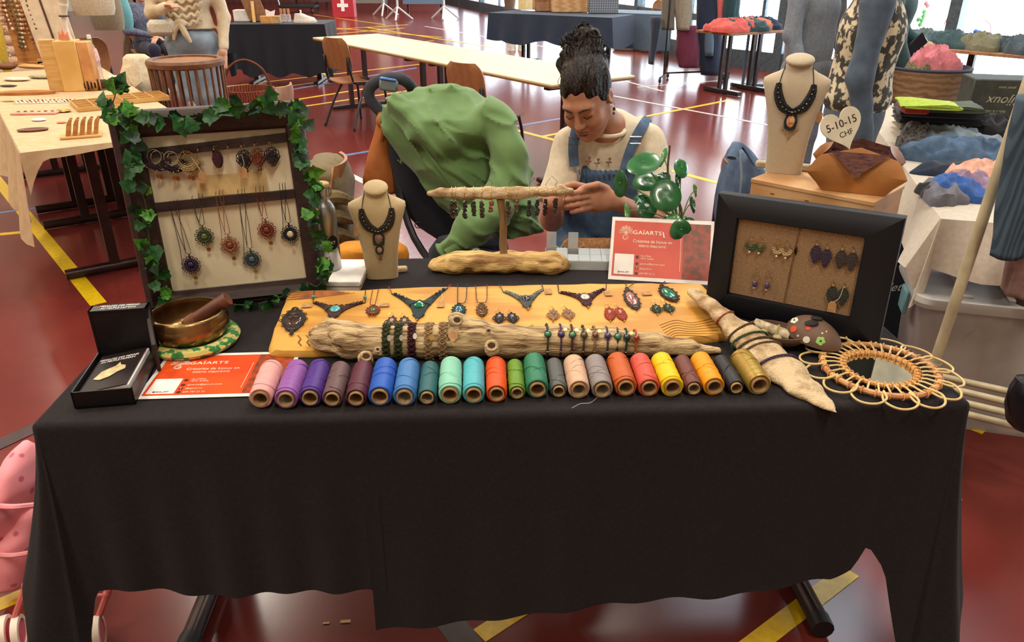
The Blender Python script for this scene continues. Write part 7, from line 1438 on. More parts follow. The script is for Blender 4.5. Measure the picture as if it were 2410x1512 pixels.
SMALL = [((40, 155), 'carved wooden hair stick bundle', M_warm, (.09, .02, .012)), ((75, 162), 'long beige wooden boat-shaped dish', M_pale, (.13, .035, .018)), ((18, 165), 'dark wooden bowl at the photo\'s left edge', mat('bowl_wood', (132, 84, 50), rough=.5), (.07, .05, .03)), ((100, 185), 'folded sage linen pouch', fab((176, 166, 134)), (.11, .04, .015)), ((40, 190), 'pale cotton pouch with loose drawstring', fab((214, 202, 180)), (.10, .05, .012)), ((20, 205), 'black handled scissors case', pla((70, 66, 64), .5), (.06, .012, .008)), ((110, 160), 'row of small wooden combs', M_warm, (.06, .02, .02)), ((115, 145), 'pair of tiny brown cones', M_warm, (.03, .02, .03)), ((92, 284), 'white scalloped shell plate', pla((236, 230, 226), .4), (.04, .03, .006)), ((150, 264), 'small gold chain heap', M_gold, (.045, .03, .008)), ((145, 290), 'coral coloured stud earring card', pla((214, 110, 84), .5), (.025, .018, .004)), ((20, 240), 'thin brass knitting pins', M_gold, (.05, .006, .004))]
for k, ((px, py), lab, m, d) in enumerate(SMALL):
    q = LT(px, py); rr = random.Random(k); me = MB().ell((0, 0, d[2]), (d[0], d[1], d[2]), 16, 8, Matrix.Rotation(rr.uniform(-.3, .3), 3, 'Z')); solo(lab.split()[-1] if False else 'craft_piece', lab+' on the left craft table', 'craft item', me, m, M=Matrix.Translation(q))
rr = random.Random(21); stud = thing('earring_card', 'white card of many small coloured studs on the craft table', 'card', LT(110, 240)); part(stud, 'card', MB().cbox((0, 0, .002), (.34, .11, .004), .001, Matrix.Rotation(.12, 3, 'Z')), pla((226, 204, 182), .7))
for k in range(42): part(stud, 'stud', MB().ell((-.155+(k % 14)*.023+rr.uniform(-.003, .003), -.038+(k//14)*.034+(k % 14)*.0028-.018, .007), (.006, .005, .004), 7, 5), [M_copper, pla((196, 120, 100), .5), pla((90, 60, 50), .5), pla((214, 190, 170), .5)][rr.randrange(4)])
# ================================================================ cane stool-basket, cream jacket chair, pink card stand
q = ony(453, 240, 5.2); sY2 = 5.2; zt = ony(453, 142, sY2).z; cst = thing('cane_stand', 'brown cane drum stand with vertical rods and a round rim', 'stand', (q.x, sY2, 0)); M_canb = mat('cane_brown', (122, 80, 48), rough=.45, col2=(96, 60, 36), scale=20); R0 = (540-365)/2/1800*(sY2*.9026+.3)
part(cst, 'top_rim', MB().lathe([(R0*.80, zt-.01), (R0*.82, zt+.012), (R0*.96, zt+.012), (R0, zt-.005), (R0*.98, zt-.03), (R0*.86, zt-.03)], 44, None, True), M_canb); part(cst, 'top_bowl', MB().lathe([(0, zt-.05), (R0*.7, zt-.045), (R0*.82, zt+.0)], 36), mat('cane_inner', (150, 98, 54), rough=.6)); part(cst, 'lower_rim', MB().lathe([(R0*.78, .02), (R0*.78, .06), (R0*.92, .06), (R0*.92, .02)], 40, None, True), M_canb); part(cst, 'shelf', MB().lathe([(0, .30), (R0*.8, .30), (R0*.8, .32), (0, .32)], 32), M_canb)
for k in range(26): a = 2*math.pi*k/26; part(cst, 'rod', MB().tube([(R0*.93*math.cos(a), R0*.93*math.sin(a), zt-.02), (R0*.88*math.cos(a), R0*.88*math.sin(a), .05)], .0085, 7), M_canb)
solo('cushion', 'lilac cushion inside the cane drum stand', 'cushion', MB().ell((q.x+.02, sY2, .42), (R0*.62, R0*.6, .09), 24, 12), fab((190, 148, 160))); solo('pink_box', 'folded pink card box inside the cane drum stand', 'box', MB().prism([(-.09, 0), (.05, 0), (.07, .10), (.03, .19), (0, .09)], -.04, .04, frame_M((q.x-.02, sY2-.06, .50), (1, 0, 0), (0, -1, 0))), pla((232, 176, 156), .6))
p = ony(335, 190, 5.6); chair('school chair under the cream jacket beside the craft table', Matrix.Translation((p.x+.05, 5.85, 0))@fd((.3, .95)), group=None); cj = thing('cream_jacket', 'cream cotton jacket with a collar hung over a chair by the craft table', 'jacket', ony(335, 270, 5.5)); part(cj, 'body', sil_loft([(127, 300, 345, .05), (135, 292, 352, .09), (165, 288, 362, .12), (200, 286, 376, .13), (240, 288, 388, .13), (300, 290, 395, .1)], 5.6, .1, .03, 61, sub=8), fab((216, 200, 168), 'jacket_cream'), world=True); part(cj, 'collar', MB().prism([(-.05, .0), (.05, .02), (.045, -.10), (-.02, -.13)], 0, .012, frame_M(ony(312, 160, 5.43), (1, .1, .15), (-.1, -1, .2))), fab((222, 206, 176), 'jacket_collar'), world=True)
# easel legs and basket beside standing woman
p = ony(575, 150, 7.6); wbk = thing('wicker_basket', 'reddish wicker basket standing behind the pale jeans', 'basket', (p.x, 7.6, 0)); zt2 = ony(575, 128, 7.6).z; zb = ony(575, 195, 7.4).z
part(wbk, 'basket', MB().lathe([(0, .0), (.19, .0), (.24, .22), (.25, .40), (.235, .40), (.22, .2), (.17, .03), (0, .03)], 32), mat('wicker_red_brown', (150, 72, 44), rough=.7, kind='wave', scale=14, col2=(96, 44, 30), bump=.6)); part(wbk, 'handle', MB().tube(bez([(-.24, 0, .38), (-.16, 0, .58), (.0, 0, .66), (.16, 0, .58), (.24, 0, .38)], 6), .012, 7), mat('wicker_handle', (110, 58, 40), rough=.7))
# ================================================================ black cloth table with shoe
ba, bb = onz(556, 52, .76), onz(768, 60, .76); zt3 = .76; d = (bb-ba); W = d.length; Mbt = frame_M(V(ba.x, ba.y-.42, 0), V(1, .02, 0), (0, 0, 1)); bt3 = thing('folding_table', 'folding table under a black cloth carrying a white shoe', 'table', Mbt); W = 1.25; D3 = .75
part(bt3, 'tabletop', MB().cbox((W/2, D3/2, zt3-.02), (W-.03, D3-.03, .03), .003), M_edge)
for x in (.2, W-.2): part(bt3, 'foot', MB().cbox((x, D3/2, .025), (.06, .62, .04), .006), M_brownsteel); part(bt3, 'leg', MB().bar((x, D3/2, .04), (x, D3/2, zt3-.03), .06, .1, up=(0, 1, 0)), M_brownsteel)
bc_ = thing('tablecloth', 'black cloth on the far table with the white shoe', 'tablecloth', Mbt); M_black2 = fab((30, 30, 38), 'cloth_black_far')
part(bc_, 'top_cloth', MB().cbox((W/2, D3/2, zt3+.001), (W+.01, D3+.01, .006), .002), M_black2)
G = []
for k, (x, y, nx, ny) in enumerate([(0, D3*(1-t), -1, 0) for t in np.linspace(0, 1, 12)]+[(W*t, 0, 0, -1) for t in np.linspace(0, 1, 28)]+[(W, D3*t, 1, 0) for t in np.linspace(0, 1, 12)]):
    L = .62+.03*math.sin(k*.8); L = .72 if k in (39, 40) else (.34 if 10 < k < 15 else L); G.append([(x+nx*(.005+.03*t*(1+math.sin(k*1.3))), y+ny*(.005+.03*t*(1+math.sin(k*1.1))), zt3-L*t) for t in np.linspace(0, 1, 8)])
part(bc_, 'drape', MB().sheet(np.array(G), .003), M_black2)
tp = lambda px, py: onz(px, py, zt3+.006)
q = tp(719, 53); sh_ = thing('shoe', 'white low trainer on the black cloth table', 'shoe', Matrix.Translation(q)@rz(.05)); M_shw = pla((226, 214, 204), .5, 'shoe_leather'); part(sh_, 'sole', MB().loft([[(a*.15*math.cos(t), .05*math.sin(t)*(1+.1*math.cos(t)), z) for t in np.linspace(0, 6.28, 24, endpoint=False)] for z, a in ((0, 1), (.028, 1.02))]), M_shw)
part(sh_, 'upper', MB().loft([[(x0+a*math.cos(t), .043*b*math.sin(t), z) for t in np.linspace(0, 6.28, 24, endpoint=False)] for z, x0, a, b in ((.028, 0, .145, 1), (.06, -.01, .13, .95), (.085, -.05, .085, .85), (.11, -.075, .055, .75))]), M_shw); part(sh_, 'tongue', MB().tube([(-.05, 0, .10), (-.045, 0, .145), (-.06, 0, .15)], [.025, .02, .01], 8, False, .5), M_shw)
q = tp(638, 55); tbx = thing('tissue_box', 'tan tissue box with printed side on the black cloth table', 'box', Matrix.Translation(q)@rz(.2)); part(tbx, 'box', MB().cbox((0, 0, .045), (.25, .13, .09), .004), mat('box_tan_card', (206, 150, 86), rough=.6)); part(tbx, 'printed_side', MB().box((.09, -.0655, .045), (.06, .002, .07)), mat('print_side', (200, 186, 160), rough=.6, scale=60, col2=(90, 80, 60))); part(tbx, 'tissue', MB().prism([(-.05, 0), (.05, 0), (.07, .07), (.01, .05), (-.05, .08)], -.01, .01, frame_M((0, 0, .09), (1, 0, 0), (0, -1, 0))), M_paper)
q = tp(600, 51); ez = thing('easel_back', 'brown board propped up on the black cloth table', 'board', Matrix.Translation(q)); part(ez, 'board', MB().box((0, 0, .2), (.24, .012, .42), Matrix.Rotation(-.32, 3, 'Y')), mat('hardboard_brown', (150, 104, 70), rough=.7)); part(ez, 'strut', MB().bar((.0, -.01, .25), (.02, -.09, .0), .04, .006), M_pale); part(ez, 'base', MB().cbox((.04, 0, .006), (.2, .1, .012), .002), M_black2)
for k, px in enumerate((664, 672, 681)): q = tp(px, 51); jr = thing('cork_vial', ('small glass vial with cork, leftmost by the tissue box', 'small glass vial with cork, middle of three', 'small glass vial with cork, nearest the shoe')[k], 'vial', q, group='cork vials on the black cloth table'); part(jr, 'glass', MB().lathe([(0, 0), (.025, 0), (.025, .08), (.015, .1), (0, .1)], 14), M_pet); part(jr, 'cork', MB().lathe([(0, .1), (.018, .1), (.018, .16), (0, .16)], 12), M_warm)
q = tp(570, 50); solo('white_box', 'white cardboard box behind the standing woman\'s sleeve', 'box', MB().cbox(q+Vector((0, .05, .07)), (.2, .15, .14), .004), M_paper)
# ================================================================ seats and bags behind the craft table
def bag(label, px, py, Y, w, h, m, name='bag'):
    p = ony(px, py, Y); b = thing(name, label, 'bag', (p.x, Y, p.z)); secs = []
    for z, a in ((0, .9), (.15, 1), (.5, 1.04), (.85, .9), (1, .75)): secs.append([(w/2*a*math.cos(t), w*.28*a*math.sin(t), h*z) for t in np.linspace(0, 6.28, 24, endpoint=False)])
    part(b, 'body', MB().loft(secs), m); part(b, 'strap', MB().tube(bez([(-w*.25, 0, h*.95), (-w*.15, 0, h*1.35), (w*.15, 0, h*1.35), (w*.25, 0, h*.95)], 5), .012, 6), m); return b
p = ony(185, 60, 7.4); chair('wooden school chair at the top left beyond the craft table', Matrix.Translation((p.x, 7.45, 0))@fd((.5, -.85)))
bag('white canvas tote on the chair beyond the craft table', 225, 35, 7.2, .36, .34, fab((206, 190, 164), 'tote_white')); bag('grey-beige rucksack hanging behind the white tote', 258, 70, 7.6, .30, .42, fab((150, 138, 116), 'rucksack_grey')); bag('turquoise plastic lunch bag beside the seated woman', 285, 68, 8.0, .26, .3, pla((104, 168, 174), .5, 'plastic_turquoise'))
p = ony(342, 60, 10.4); chair('wooden school chair under the seated woman in navy trousers', Matrix.Translation((p.x, 10.4, 0))@fd((.5, -.86)), group=None); cj2 = thing('brown_coat', 'brown coat draped over the seated woman\'s chair back', 'coat', ony(318, 140, 10.75)); part(cj2, 'body', sil_loft([(30, 298, 318, .04), (60, 296, 325, .07), (100, 292, 332, .08), (140, 290, 330, .06)], 10.75, .06, .02, 71), fab((96, 72, 52), 'coat_brown'), world=True)
# puffer jacket rack at top left corner
p = ony(22, 60, 6.9); pf_ = thing('puffer_jacket', 'pale pink quilted puffer jacket hanging at the top left corner', 'jacket', (p.x, 6.9, .2))
for k in range(11): part(pf_, 'quilted_tube', MB().tube([(-.2, 0, 1.3-.085*k), (.1+.016*k, -.02, 1.3-.085*k)], .05, 10, False, 1.), fab((232, 200, 172), 'puffer_pink'))
p = ony(50, 60, 7.3); dk = thing('dark_coat', 'long navy coat hanging behind the quilted jacket', 'coat', (p.x, 7.4, .1)); part(dk, 'body', MB().loft([[(w_*math.cos(t), .1*math.sin(t), z) for t in np.linspace(0, 6.28, 20, endpoint=False)] for z, w_ in ((0, .38), (.5, .36), (1.0, .3), (1.35, .22), (1.45, .06))]), fab((34, 36, 56), 'coat_navy'))
p = ony(2, 100, 6.3); ys_ = thing('yellow_scarf', 'yellow scarf hanging at the left edge of the picture', 'scarf', (p.x, 6.3, .5)); part(ys_, 'scarf', MB().tube(bez([(0, 0, .75), (.01, -.01, .5), (-.01, 0, .25), (.015, 0, 0)], 6), [.05]*19, 8, False, .4), fab((206, 172, 52), 'scarf_yellow'))
rk = thing('clothes_rail', 'dark metal clothes rail at the far left carrying quilted and navy coats', 'rack', (-4.6, 7.2, 0)); part(rk, 'rail', MB().cyl((-.9, .0, 1.66), (.7, .1, 1.66), .016, 8), M_tube)
for x in (-.85, .65): part(rk, 'upright', MB().cyl((x, .05, 0), (x, .05, 1.66), .016, 8), M_tube); part(rk, 'foot', MB().cyl((x, -.25, .02), (x, .35, .02), .016, 8), M_tube)
# ================================================================ pink doll pushchair at the lower left
dc_ = thing('doll_pushchair', 'pink toy doll pushchair standing beside the black tablecloth', 'toy pushchair', (-1.16, 1.45, 0)); M_pinkf = mat('doll_fabric_pink', (238, 150, 158), rough=.8, col2=(204, 96, 112), kind='voronoi', scale=24, lo=.17, hi=.23, bump=.15, bscale=300); M_pinkp = pla((214, 110, 104), .4, 'doll_plastic_pink')
W_ = lambda px, py, Y: ony(px, py, Y)
part(dc_, 'canopy', sil_loft([(1040, 50, 75, .04), (1062, 28, 95, .1), (1100, 8, 110, .15), (1140, -5, 115, .17), (1190, -20, 118, .16)], 1.62, .12, .016, 81), M_pinkf, world=True)
part(dc_, 'seat_sling', sil_loft([(1192, 40, 110, .04), (1230, 5, 112, .08), (1290, -25, 112, .1), (1335, -30, 105, .1), (1352, -10, 80, .06)], 1.56, .1, .012, 82), M_pinkf, world=True)
part(dc_, 'canopy_rim', MB().tube(bez([W_(-20, 1190, 1.5), W_(30, 1194, 1.46), W_(80, 1190, 1.48)], 6), .007, 6), M_pinkf, world=True); part(dc_, 'seat_trim', MB().tube(bez([W_(-20, 1305, 1.48), W_(30, 1308, 1.45), W_(80, 1300, 1.47)], 6), .006, 6), pla((240, 160, 160), .5), world=True)
for a, b in (((72, 1350), (32, 1462)), ((262, 1372), (222, 1480))):
    A_ = W_(*a, 1.42); B_ = W_(*b, 1.38); part(dc_, 'leg', MB().tube([A_+(A_-B_)*.6, B_], .0085, 8), M_pinkp, world=True); part(dc_, 'joint', MB().ell(A_.lerp(B_, .25), .011, 10, 8), M_pinkp, world=True)
A_ = W_(66, 1378, 1.42); B_ = W_(250, 1402, 1.42); part(dc_, 'cross_wire', MB().tube(bez([A_, A_.lerp(B_, .5)+Vector((0, 0, -.012)), B_], 8), .004, 6), M_pinkp, world=True)
for px, py in ((28, 1486), (222, 1502)):
    c = W_(px, py, 1.37); c.z = .042
    for dx in (-.016, .016):
        wlm = Matrix.Translation(c+Vector((dx, 0, 0)))@Matrix.Rotation(.35, 4, 'Z')@Matrix.Rotation(math.pi/2, 4, 'Y'); wh = part(dc_, 'wheel', MB().lathe([(0, -.006), (.032, -.006), (.033, .006), (0, .006)], 24, wlm), pla((214, 84, 104), .4, 'wheel_pink'), world=True); part(wh, 'tyre', MB().lathe([(.032, -.009), (.041, -.008), (.042, .008), (.032, .009)], 28, wlm, True), pla((232, 214, 196), .5, 'tyre_cream'), world=True)
part(dc_, 'rear_frame', MB().tube(bez([(-1.36, 1.72, .24), (-1.26, 1.62, .16), (-1.22, 1.52, .06)], 5), .0085, 8), M_pinkp, world=True)
for k, (px, py, s) in enumerate(((768, 1468, .008), (813, 1464, .013))):
    q = onz(px, py, .001); solo('paper_scrap', ('tiny pale paper scrap on the floor under the cloth hem, smaller one', 'tiny pale paper scrap on the floor under the cloth hem, larger one')[k], 'scrap', MB().box(q+Vector((0, 0, .001)), (s*2, s*.7, .0015), Matrix.Rotation(.1, 3, 'Z')), pla((214, 176, 130), .7))
# ================================================================ clothes table at the right
RA = V(1.44, 2.46, 0); RD = V(.275, .961, 0); RN = V(.961, -.275, 0); RW, RL, RZ = .82, 2.3, .75
Mrt = frame_M(RA, RN, (0, 0, 1)); rt_ = thing('folding_table', 'folding table under the white cloth piled with clothes', 'table', Mrt)
part(rt_, 'tabletop', MB().cbox((RW/2, RL/2, RZ-.02), (RW-.02, RL-.02, .03), .003), M_edge)
for y in (.3, RL-.3):
    part(rt_, 'foot', MB().cbox((RW/2, y, .025), (.66, .06, .04), .006), M_brownsteel)
    for x in (.36, .46): part(rt_, 'leg', MB().bar((x, y, .03), (x, y, RZ-.03), .05, .05, up=(0, 1, 0)), M_brownsteel)
M_wcloth = fab((206, 194, 178), 'cloth_white_cotton', col2=(194, 182, 166)); rc = thing('tablecloth', 'white cotton cloth over the clothes table, corner hanging down', 'tablecloth', Mrt)
part(rc, 'top_cloth', MB().sheet(np.array([[(x, y, RZ+.001) for x in np.linspace(-.004, RW+.004, 10)] for y in np.linspace(-.004, RL, 16)]), .003), M_wcloth)
G = []; per = [((0, RL*(1-t)), (-1, 0), .19+.02*math.sin(t*16)) for t in np.linspace(0, 1, 26)]+[((0, 0), (-math.cos(a), -math.sin(a)), .21+.10*math.sin(2*a)) for a in np.linspace(.2, 1.37, 7)]+[((RW*t, 0), (0, -1), .17+.02*math.sin(t*9)) for t in np.linspace(0, 1, 18)]
for k, ((x, y), (nx, ny), L) in enumerate(per): G.append([(x+nx*(.004+.05*t*(1+.6*math.sin(k*1.1))), y+ny*(.004+.05*t*(1+.6*math.sin(k*.9))), RZ+.001-L*t) for t in np.linspace(0, 1, 10)])
part(rc, 'drape', MB().sheet(np.array(G), .002), M_wcloth)
RT = lambda px, py, dz=.003: onz(px, py, RZ+dz)
def folded(label, px, py, dz, w, d, h, m, ang, n=3, name='folded_garment', group=None, cat='garment'):
    """garment folded into n soft layers with rounded front folds"""
    q = RT(px, py, dz); g = thing(name, label, cat, Matrix.Translation(q)@rz(ang), group=group); lh = h/n; rr = random.Random(px+py)
    for k in range(n):
        ww, dd_ = w*(1-.05*rr.random()), d*(1-.08*rr.random()); secs = []; ox = rr.uniform(-.01, .01)
        for y in np.linspace(-dd_/2, dd_/2, 9):
            e = (1-(abs(y)/(dd_/2))**6)**.5*.5+.5 if abs(y) < dd_/2 else .5; s = []
            for t in np.linspace(0, 2*math.pi, 22, endpoint=False):
                c_, s__ = math.cos(t), math.sin(t); x = ww/2*abs(c_)**.35*(1 if c_ >= 0 else -1); z = lh*(k+.5)+lh*.64*e*abs(s__)**.6*(1 if s__ >= 0 else -1)+.006*math.sin(x*22+y*15+k*2)*(1 if s__ > 0 else .2)+.004*math.sin(y*40+k); s.append((x+ox, y, max(.0005, z)))
            secs.append(s)
        part(g, 'folded_layer', MB().loft(secs), m)
    return g
def heap(label, px, py, dz, r, m, seed, ang=0., name='garment', cat='garment'):
    """rumpled garment lying on the table"""
    q = RT(px, py, dz); n1, n2 = 40, 14; A = []
    for j in range(n2+1):
        ph = math.pi/2*(1-j/n2)
        for i in range(n1): t = 2*math.pi*i/n1; k_ = 1+.18*math.sin(3*t+seed)+.08*math.sin(7*t+seed*2); A.append((r[0]*math.cos(t)*math.cos(ph)*k_, r[1]*math.sin(t)*math.cos(ph)*k_, r[2]*math.sin(ph)**.7))
    A = np.array(A); rd = 1-np.abs(vn(A, (16, 22, 16), seed)); rd2 = 1-np.abs(vn(A, (34, 40, 34), seed+3)); up = np.clip(A[:, 2]/r[2]*2, 0, 1); A[:, 2] += up*(.5*r[2]*(rd**2-.5)+.18*r[2]*(rd2-.5)); A[:, 2] = np.maximum(A[:, 2], .0005); A[:n1] = A[:n1].mean(0)
    f = [(j*n1+i, j*n1+(i+1) % n1, (j+1)*n1+(i+1) % n1, (j+1)*n1+i) for j in range(n2) for i in range(n1)]+[tuple(n2*n1+i for i in range(n1))]
    return solo(name, label, cat, MB().add([tuple(a) for a in A], f), m, M=Matrix.Translation(q)@rz(ang), angle=70)
ga = math.atan2(RN.y, RN.x)
gp = 'folded clothes stack on the white cloth'
folded('folded beige trousers at the bottom of the tall clothes stack', 2195, 302, 0, .36, .26, .055, fab((142, 134, 112), 'cloth_beige_grey'), ga, 3, group=gp)
folded('folded black jeans, third layer of the tall clothes stack', 2200, 288, .055, .38, .26, .06, fab((40, 42, 52), 'cloth_black_jeans'), ga, 3, group=gp)
folded('folded charcoal jumper with a red edge in the tall stack', 2205, 270, .115, .36, .25, .045, fab((58, 58, 62), 'cloth_charcoal'), ga, 2, group=gp)
folded('folded olive sports top above the charcoal jumper', 2215, 258, .16, .30, .24, .03, fab((76, 84, 66), 'cloth_olive'), ga, 2, group=gp)
folded('folded neon yellow-green top crowning the tall clothes stack', 2180, 252, .19, .24, .22, .025, fab((178, 204, 70), 'cloth_neon_green'), ga, 2, group=gp)
folded('small folded red cloth tucked in the clothes stack', 2150, 262, .155, .10, .22, .035, fab((206, 62, 48), 'cloth_red'), ga, 1)
q = RT(2185, 262); bk_ = thing('woven_basket', 'round brown woven basket with dark lining behind the clothes stack', 'basket', Matrix.Translation((q.x+.10, q.y+.30, RZ+.003))); M_wov = mat('basket_woven_brown', (136, 104, 76), rough=.8, kind='wave', scale=9, rot=(0, math.pi/2, 0), col2=(112, 84, 60), bump=.5)
part(bk_, 'wall', MB().lathe([(0, 0), (.19, 0), (.22, .1), (.235, .2), (.225, .2), (.205, .1), (.18, .012), (0, .012)], 40), M_wov); part(bk_, 'dark_rim', MB().lathe([(.224, .17), (.239, .205), (.226, .212), (.215, .18)], 40, None, True), fab((46, 52, 66), 'lining_navy'))
pkc = heap('pink fleece garment piled in the woven basket', 2185, 262, .0, (.15, .12, .16), fab((214, 128, 140), 'cloth_pink'), 4); pkc.matrix_basis = Matrix.Translation((q.x+.13, q.y+.30, RZ+.13)); MT[pkc.name] = pkc.matrix_basis
og2 = heap('olive patterned scarf beside the pink fleece in the basket', 2185, 262, .0, (.07, .08, .09), mat('scarf_olive_print', (128, 116, 84), rough=.9, kind='voronoi', scale=90, col2=(90, 80, 56)), 9); og2.matrix_basis = Matrix.Translation((q.x+.0, q.y+.24, RZ+.14)); MT[og2.name] = og2.matrix_basis
q = RT(2352, 290); jb = thing('jewellery_box', 'dark green carton with upside-down gold script on the clothes table', 'box', Matrix.Translation((q.x, q.y+.05, RZ+.003))@rz(ga+.05)); part(jb, 'carton', MB().cbox((0, .05, .11), (.32, .22, .22), .006), mat('carton_dark_green', (62, 66, 60), rough=.7)); M_goldink = mat('ink_pale_gold', (186, 178, 150), rough=.6)
put_text(jb, 'Bijoux', M_goldink, frame_M((0, -.0605, .12), (-1, 0, 0), (0, -1, 0)), width=.17, shear=.35); put_text(jb, 'faits à la main', M_goldink, frame_M((-.03, -.0605, .06), (-1, 0, 0), (0, -1, 0)), width=.10, shear=.2); put_text(jb, 'pour vous', M_goldink, frame_M((.0, -.0605, .185), (-1, 0, 0), (0, -1, 0)), width=.08, shear=.2)
heap('grey patterned knit hat rolled on the white cloth', 2152, 345, 0, (.09, .07, .09), mat('knit_grey_pattern', (142, 140, 140), rough=.95, kind='voronoi', scale=80, col2=(96, 94, 98)), 3)
heap('light denim shorts laid on the white cloth', 2235, 352, 0, (.19, .12, .085), M_denimL, 7, ga); heap('folded blue denim jeans in front of the denim shorts', 2265, 385, 0, (.22, .13, .09), M_denim, 12, ga); heap('dark navy trousers beneath the denim pile', 2260, 415, 0, (.16, .08, .05), fab((44, 54, 72), 'cloth_navy'), 17, ga)
heap('black patterned blouse behind the denim pile', 2330, 322, 0, (.2, .12, .09), fab((34, 34, 40), 'cloth_black_blouse'), 22, ga); heap('black and white checked cloth at the stack\'s right', 2330, 298, 0, (.09, .07, .05), mat('cloth_check', (190, 186, 180), rough=.9, kind='voronoi', scale=70, col2=(40, 40, 44), lo=.25, hi=.3), 26)
heap('peach pink T-shirt rumpled near the rack pole', 2325, 432, 0, (.13, .12, .075), fab((222, 170, 150), 'cloth_peach'), 31, ga); heap('mauve top rumpled beside the peach T-shirt', 2275, 455, 0, (.10, .11, .07), fab((146, 122, 146), 'cloth_mauve'), 36, ga); heap('bright blue shorts beside the mauve top', 2240, 462, 0, (.09, .11, .065), fab((58, 96, 166), 'cloth_bright_blue'), 41, ga); heap('grey leggings at the front corner of the clothes table', 2215, 470, 0, (.07, .11, .055), fab((110, 110, 120), 'cloth_grey'), 46, ga); heap('black socks bundle at the table\'s front corner', 2192, 462, 0, (.05, .08, .04), fab((36, 36, 42), 'cloth_black_socks'), 51, ga)
# ================================================================ storage under and beside the clothes table
tq = V(1.80, 2.45, 0); Mtub = Matrix.Translation(tq)@rz(ga)@Matrix.Diagonal((1, .76, 1.25, 1)); tu = thing('storage_tub', 'translucent plastic storage tub with clip lid under the clothes table', 'tub', Mtub); M_tub = mat('tub_translucent', (226, 218, 210), rough=.35, alpha=.55, scale=4); M_lid = mat('tub_lid_frosted', (220, 216, 210), rough=.4, alpha=.75, scale=4)
def rbox_ring(a, b, z, r=.06): return [((a-r)*(1 if c > 0 else -1)+r*math.cos(t), (b-r)*(1 if s_ > 0 else -1)+r*math.sin(t), z) for t, c, s_ in [(math.radians(d_), math.cos(math.radians(d_)), math.sin(math.radians(d_))) for d_ in range(5, 360, 10)]]
part(tu, 'tub', MB().loft([rbox_ring(.33, .21, .0), rbox_ring(.36, .235, .36), rbox_ring(.37, .245, .37), rbox_ring(.353, .228, .37), rbox_ring(.323, .203, .006)]), M_tub); part(tu, 'lid', MB().loft([rbox_ring(.385, .26, .372), rbox_ring(.39, .265, .385), rbox_ring(.385, .26, .40), rbox_ring(.34, .215, .395)]), M_lid)
for k in range(4): part(tu, 'lid_rib', MB().cbox((-.22+.14*k, 0, .400), (.035, .36, .010), .004), M_lid)
part(tu, 'clip', MB().cbox((-.392, -.05, .345), (.015, .11, .07), .004), pla((120, 168, 178), .5, 'clip_blue'))
for k, (x, y, z, c) in enumerate(((-.12, 0, .08, (196, 160, 140)), (.12, .02, .09, (150, 120, 104)), (.0, -.03, .2, (206, 180, 160)), (.16, 0, .24, (96, 84, 84)))): o = heap(('blush cloth', 'tan cloth', 'cream cloth', 'grey cloth')[k]+' bundled inside the translucent tub', 2250, 500, 0, (.17, .15, .12), fab(c, 'tub_cloth_%d' % k), 60+k); o.matrix_basis = Mtub@Matrix.Translation((x, y, z-.06)); MT[o.name] = o.matrix_basis
bbx = thing('black_carton', 'black carton with white handwritten-style lettering behind the picture frame', 'box', Matrix.Translation((1.43, 2.97, 0))); part(bbx, 'carton', MB().cbox((0, 0, .275), (.44, .3, .55), .005), pla((26, 26, 32), .6)); 
put_text(bbx, 'peleta', M_white_ink, frame_M((.085, -.1515, .345), (1, 0, .05), (0, -1, 0)), width=.13, shear=.4)
tbg = thing('tote_bag', 'dark brown tote bag with a pale strap under the clothes table', 'bag', ony(2118, 560, 2.95)); part(tbg, 'body', sil_loft([(505, 2085, 2150, .05), (530, 2075, 2175, .09), (565, 2070, 2190, .1), (610, 2072, 2190, .08)], 2.95, .08, .015, 91), fab((64, 52, 50), 'tote_dark'), world=True); part(tbg, 'strap', MB().tube(bez([ony(2120, 555, 2.86), ony(2130, 520, 2.85), ony(2150, 500, 2.87), ony(2168, 510, 2.9)], 6), .012, 6, False, .4), pla((186, 184, 180), .6), world=True); part(tbg, 'kraft_label', MB().cbox(ony(2138, 586, 2.84), (.05, .004, .025), .001, Matrix.Rotation(.3, 3, 'Y')), M_kraft, world=True); part(tbg, 'mustard_panel', MB().cbox(ony(2112, 572, 2.85), (.07, .006, .05), .002), pla((150, 132, 78), .7), world=True)
q = onz(2088, 790, TZ+.004); solo('clear_sleeve', 'thin grey plastic sleeve sticking out beside the rattan mirror', 'sleeve', MB().prism([(-.03, 0), (.05, 0), (-.03, .09)], 0, .001, frame_M((q.x-.03, q.y+.02, TZ+.004), V(.8, -.5, 0), V(.3, -.8, .6))), mat('sleeve_grey', (120, 122, 128), rough=.3, alpha=.6))
# ================================================================ white clothes rail with shoe bars
Y1 = 2.2; pa, pb2 = ony(2194, 872, Y1), ony(2425, 180, Y1); dirp = (pb2-pa).normalized()
M_cream_tube = mat('rail_cream_tube', (214, 200, 164), rough=.4, scale=10); rw = thing('clothes_rail', 'cream tubular clothes rail with shoe bars at the right edge', 'rack', (pa.x+.4, Y1, 0))
part(rw, 'upright', MB().cyl(pa+dirp*-.25, pb2+dirp*.5, .0165, 14), M_cream_tube, world=True); part(rw, 'upright', MB().cyl(pa+V(1.0, .1, -.25), pb2+V(1.0, .1, .5), .0165, 14), M_cream_tube, world=True); tr = pb2+dirp*.5; part(rw, 'top_rail', MB().cyl(tr, tr+V(1.0, .1, 0), .0165, 14), M_cream_tube, world=True)
part(rw, 'tube_joint', MB().cyl(pa-dirp*.02, pa+dirp*.03, .021, 14), pla((196, 190, 176), .5), world=True)
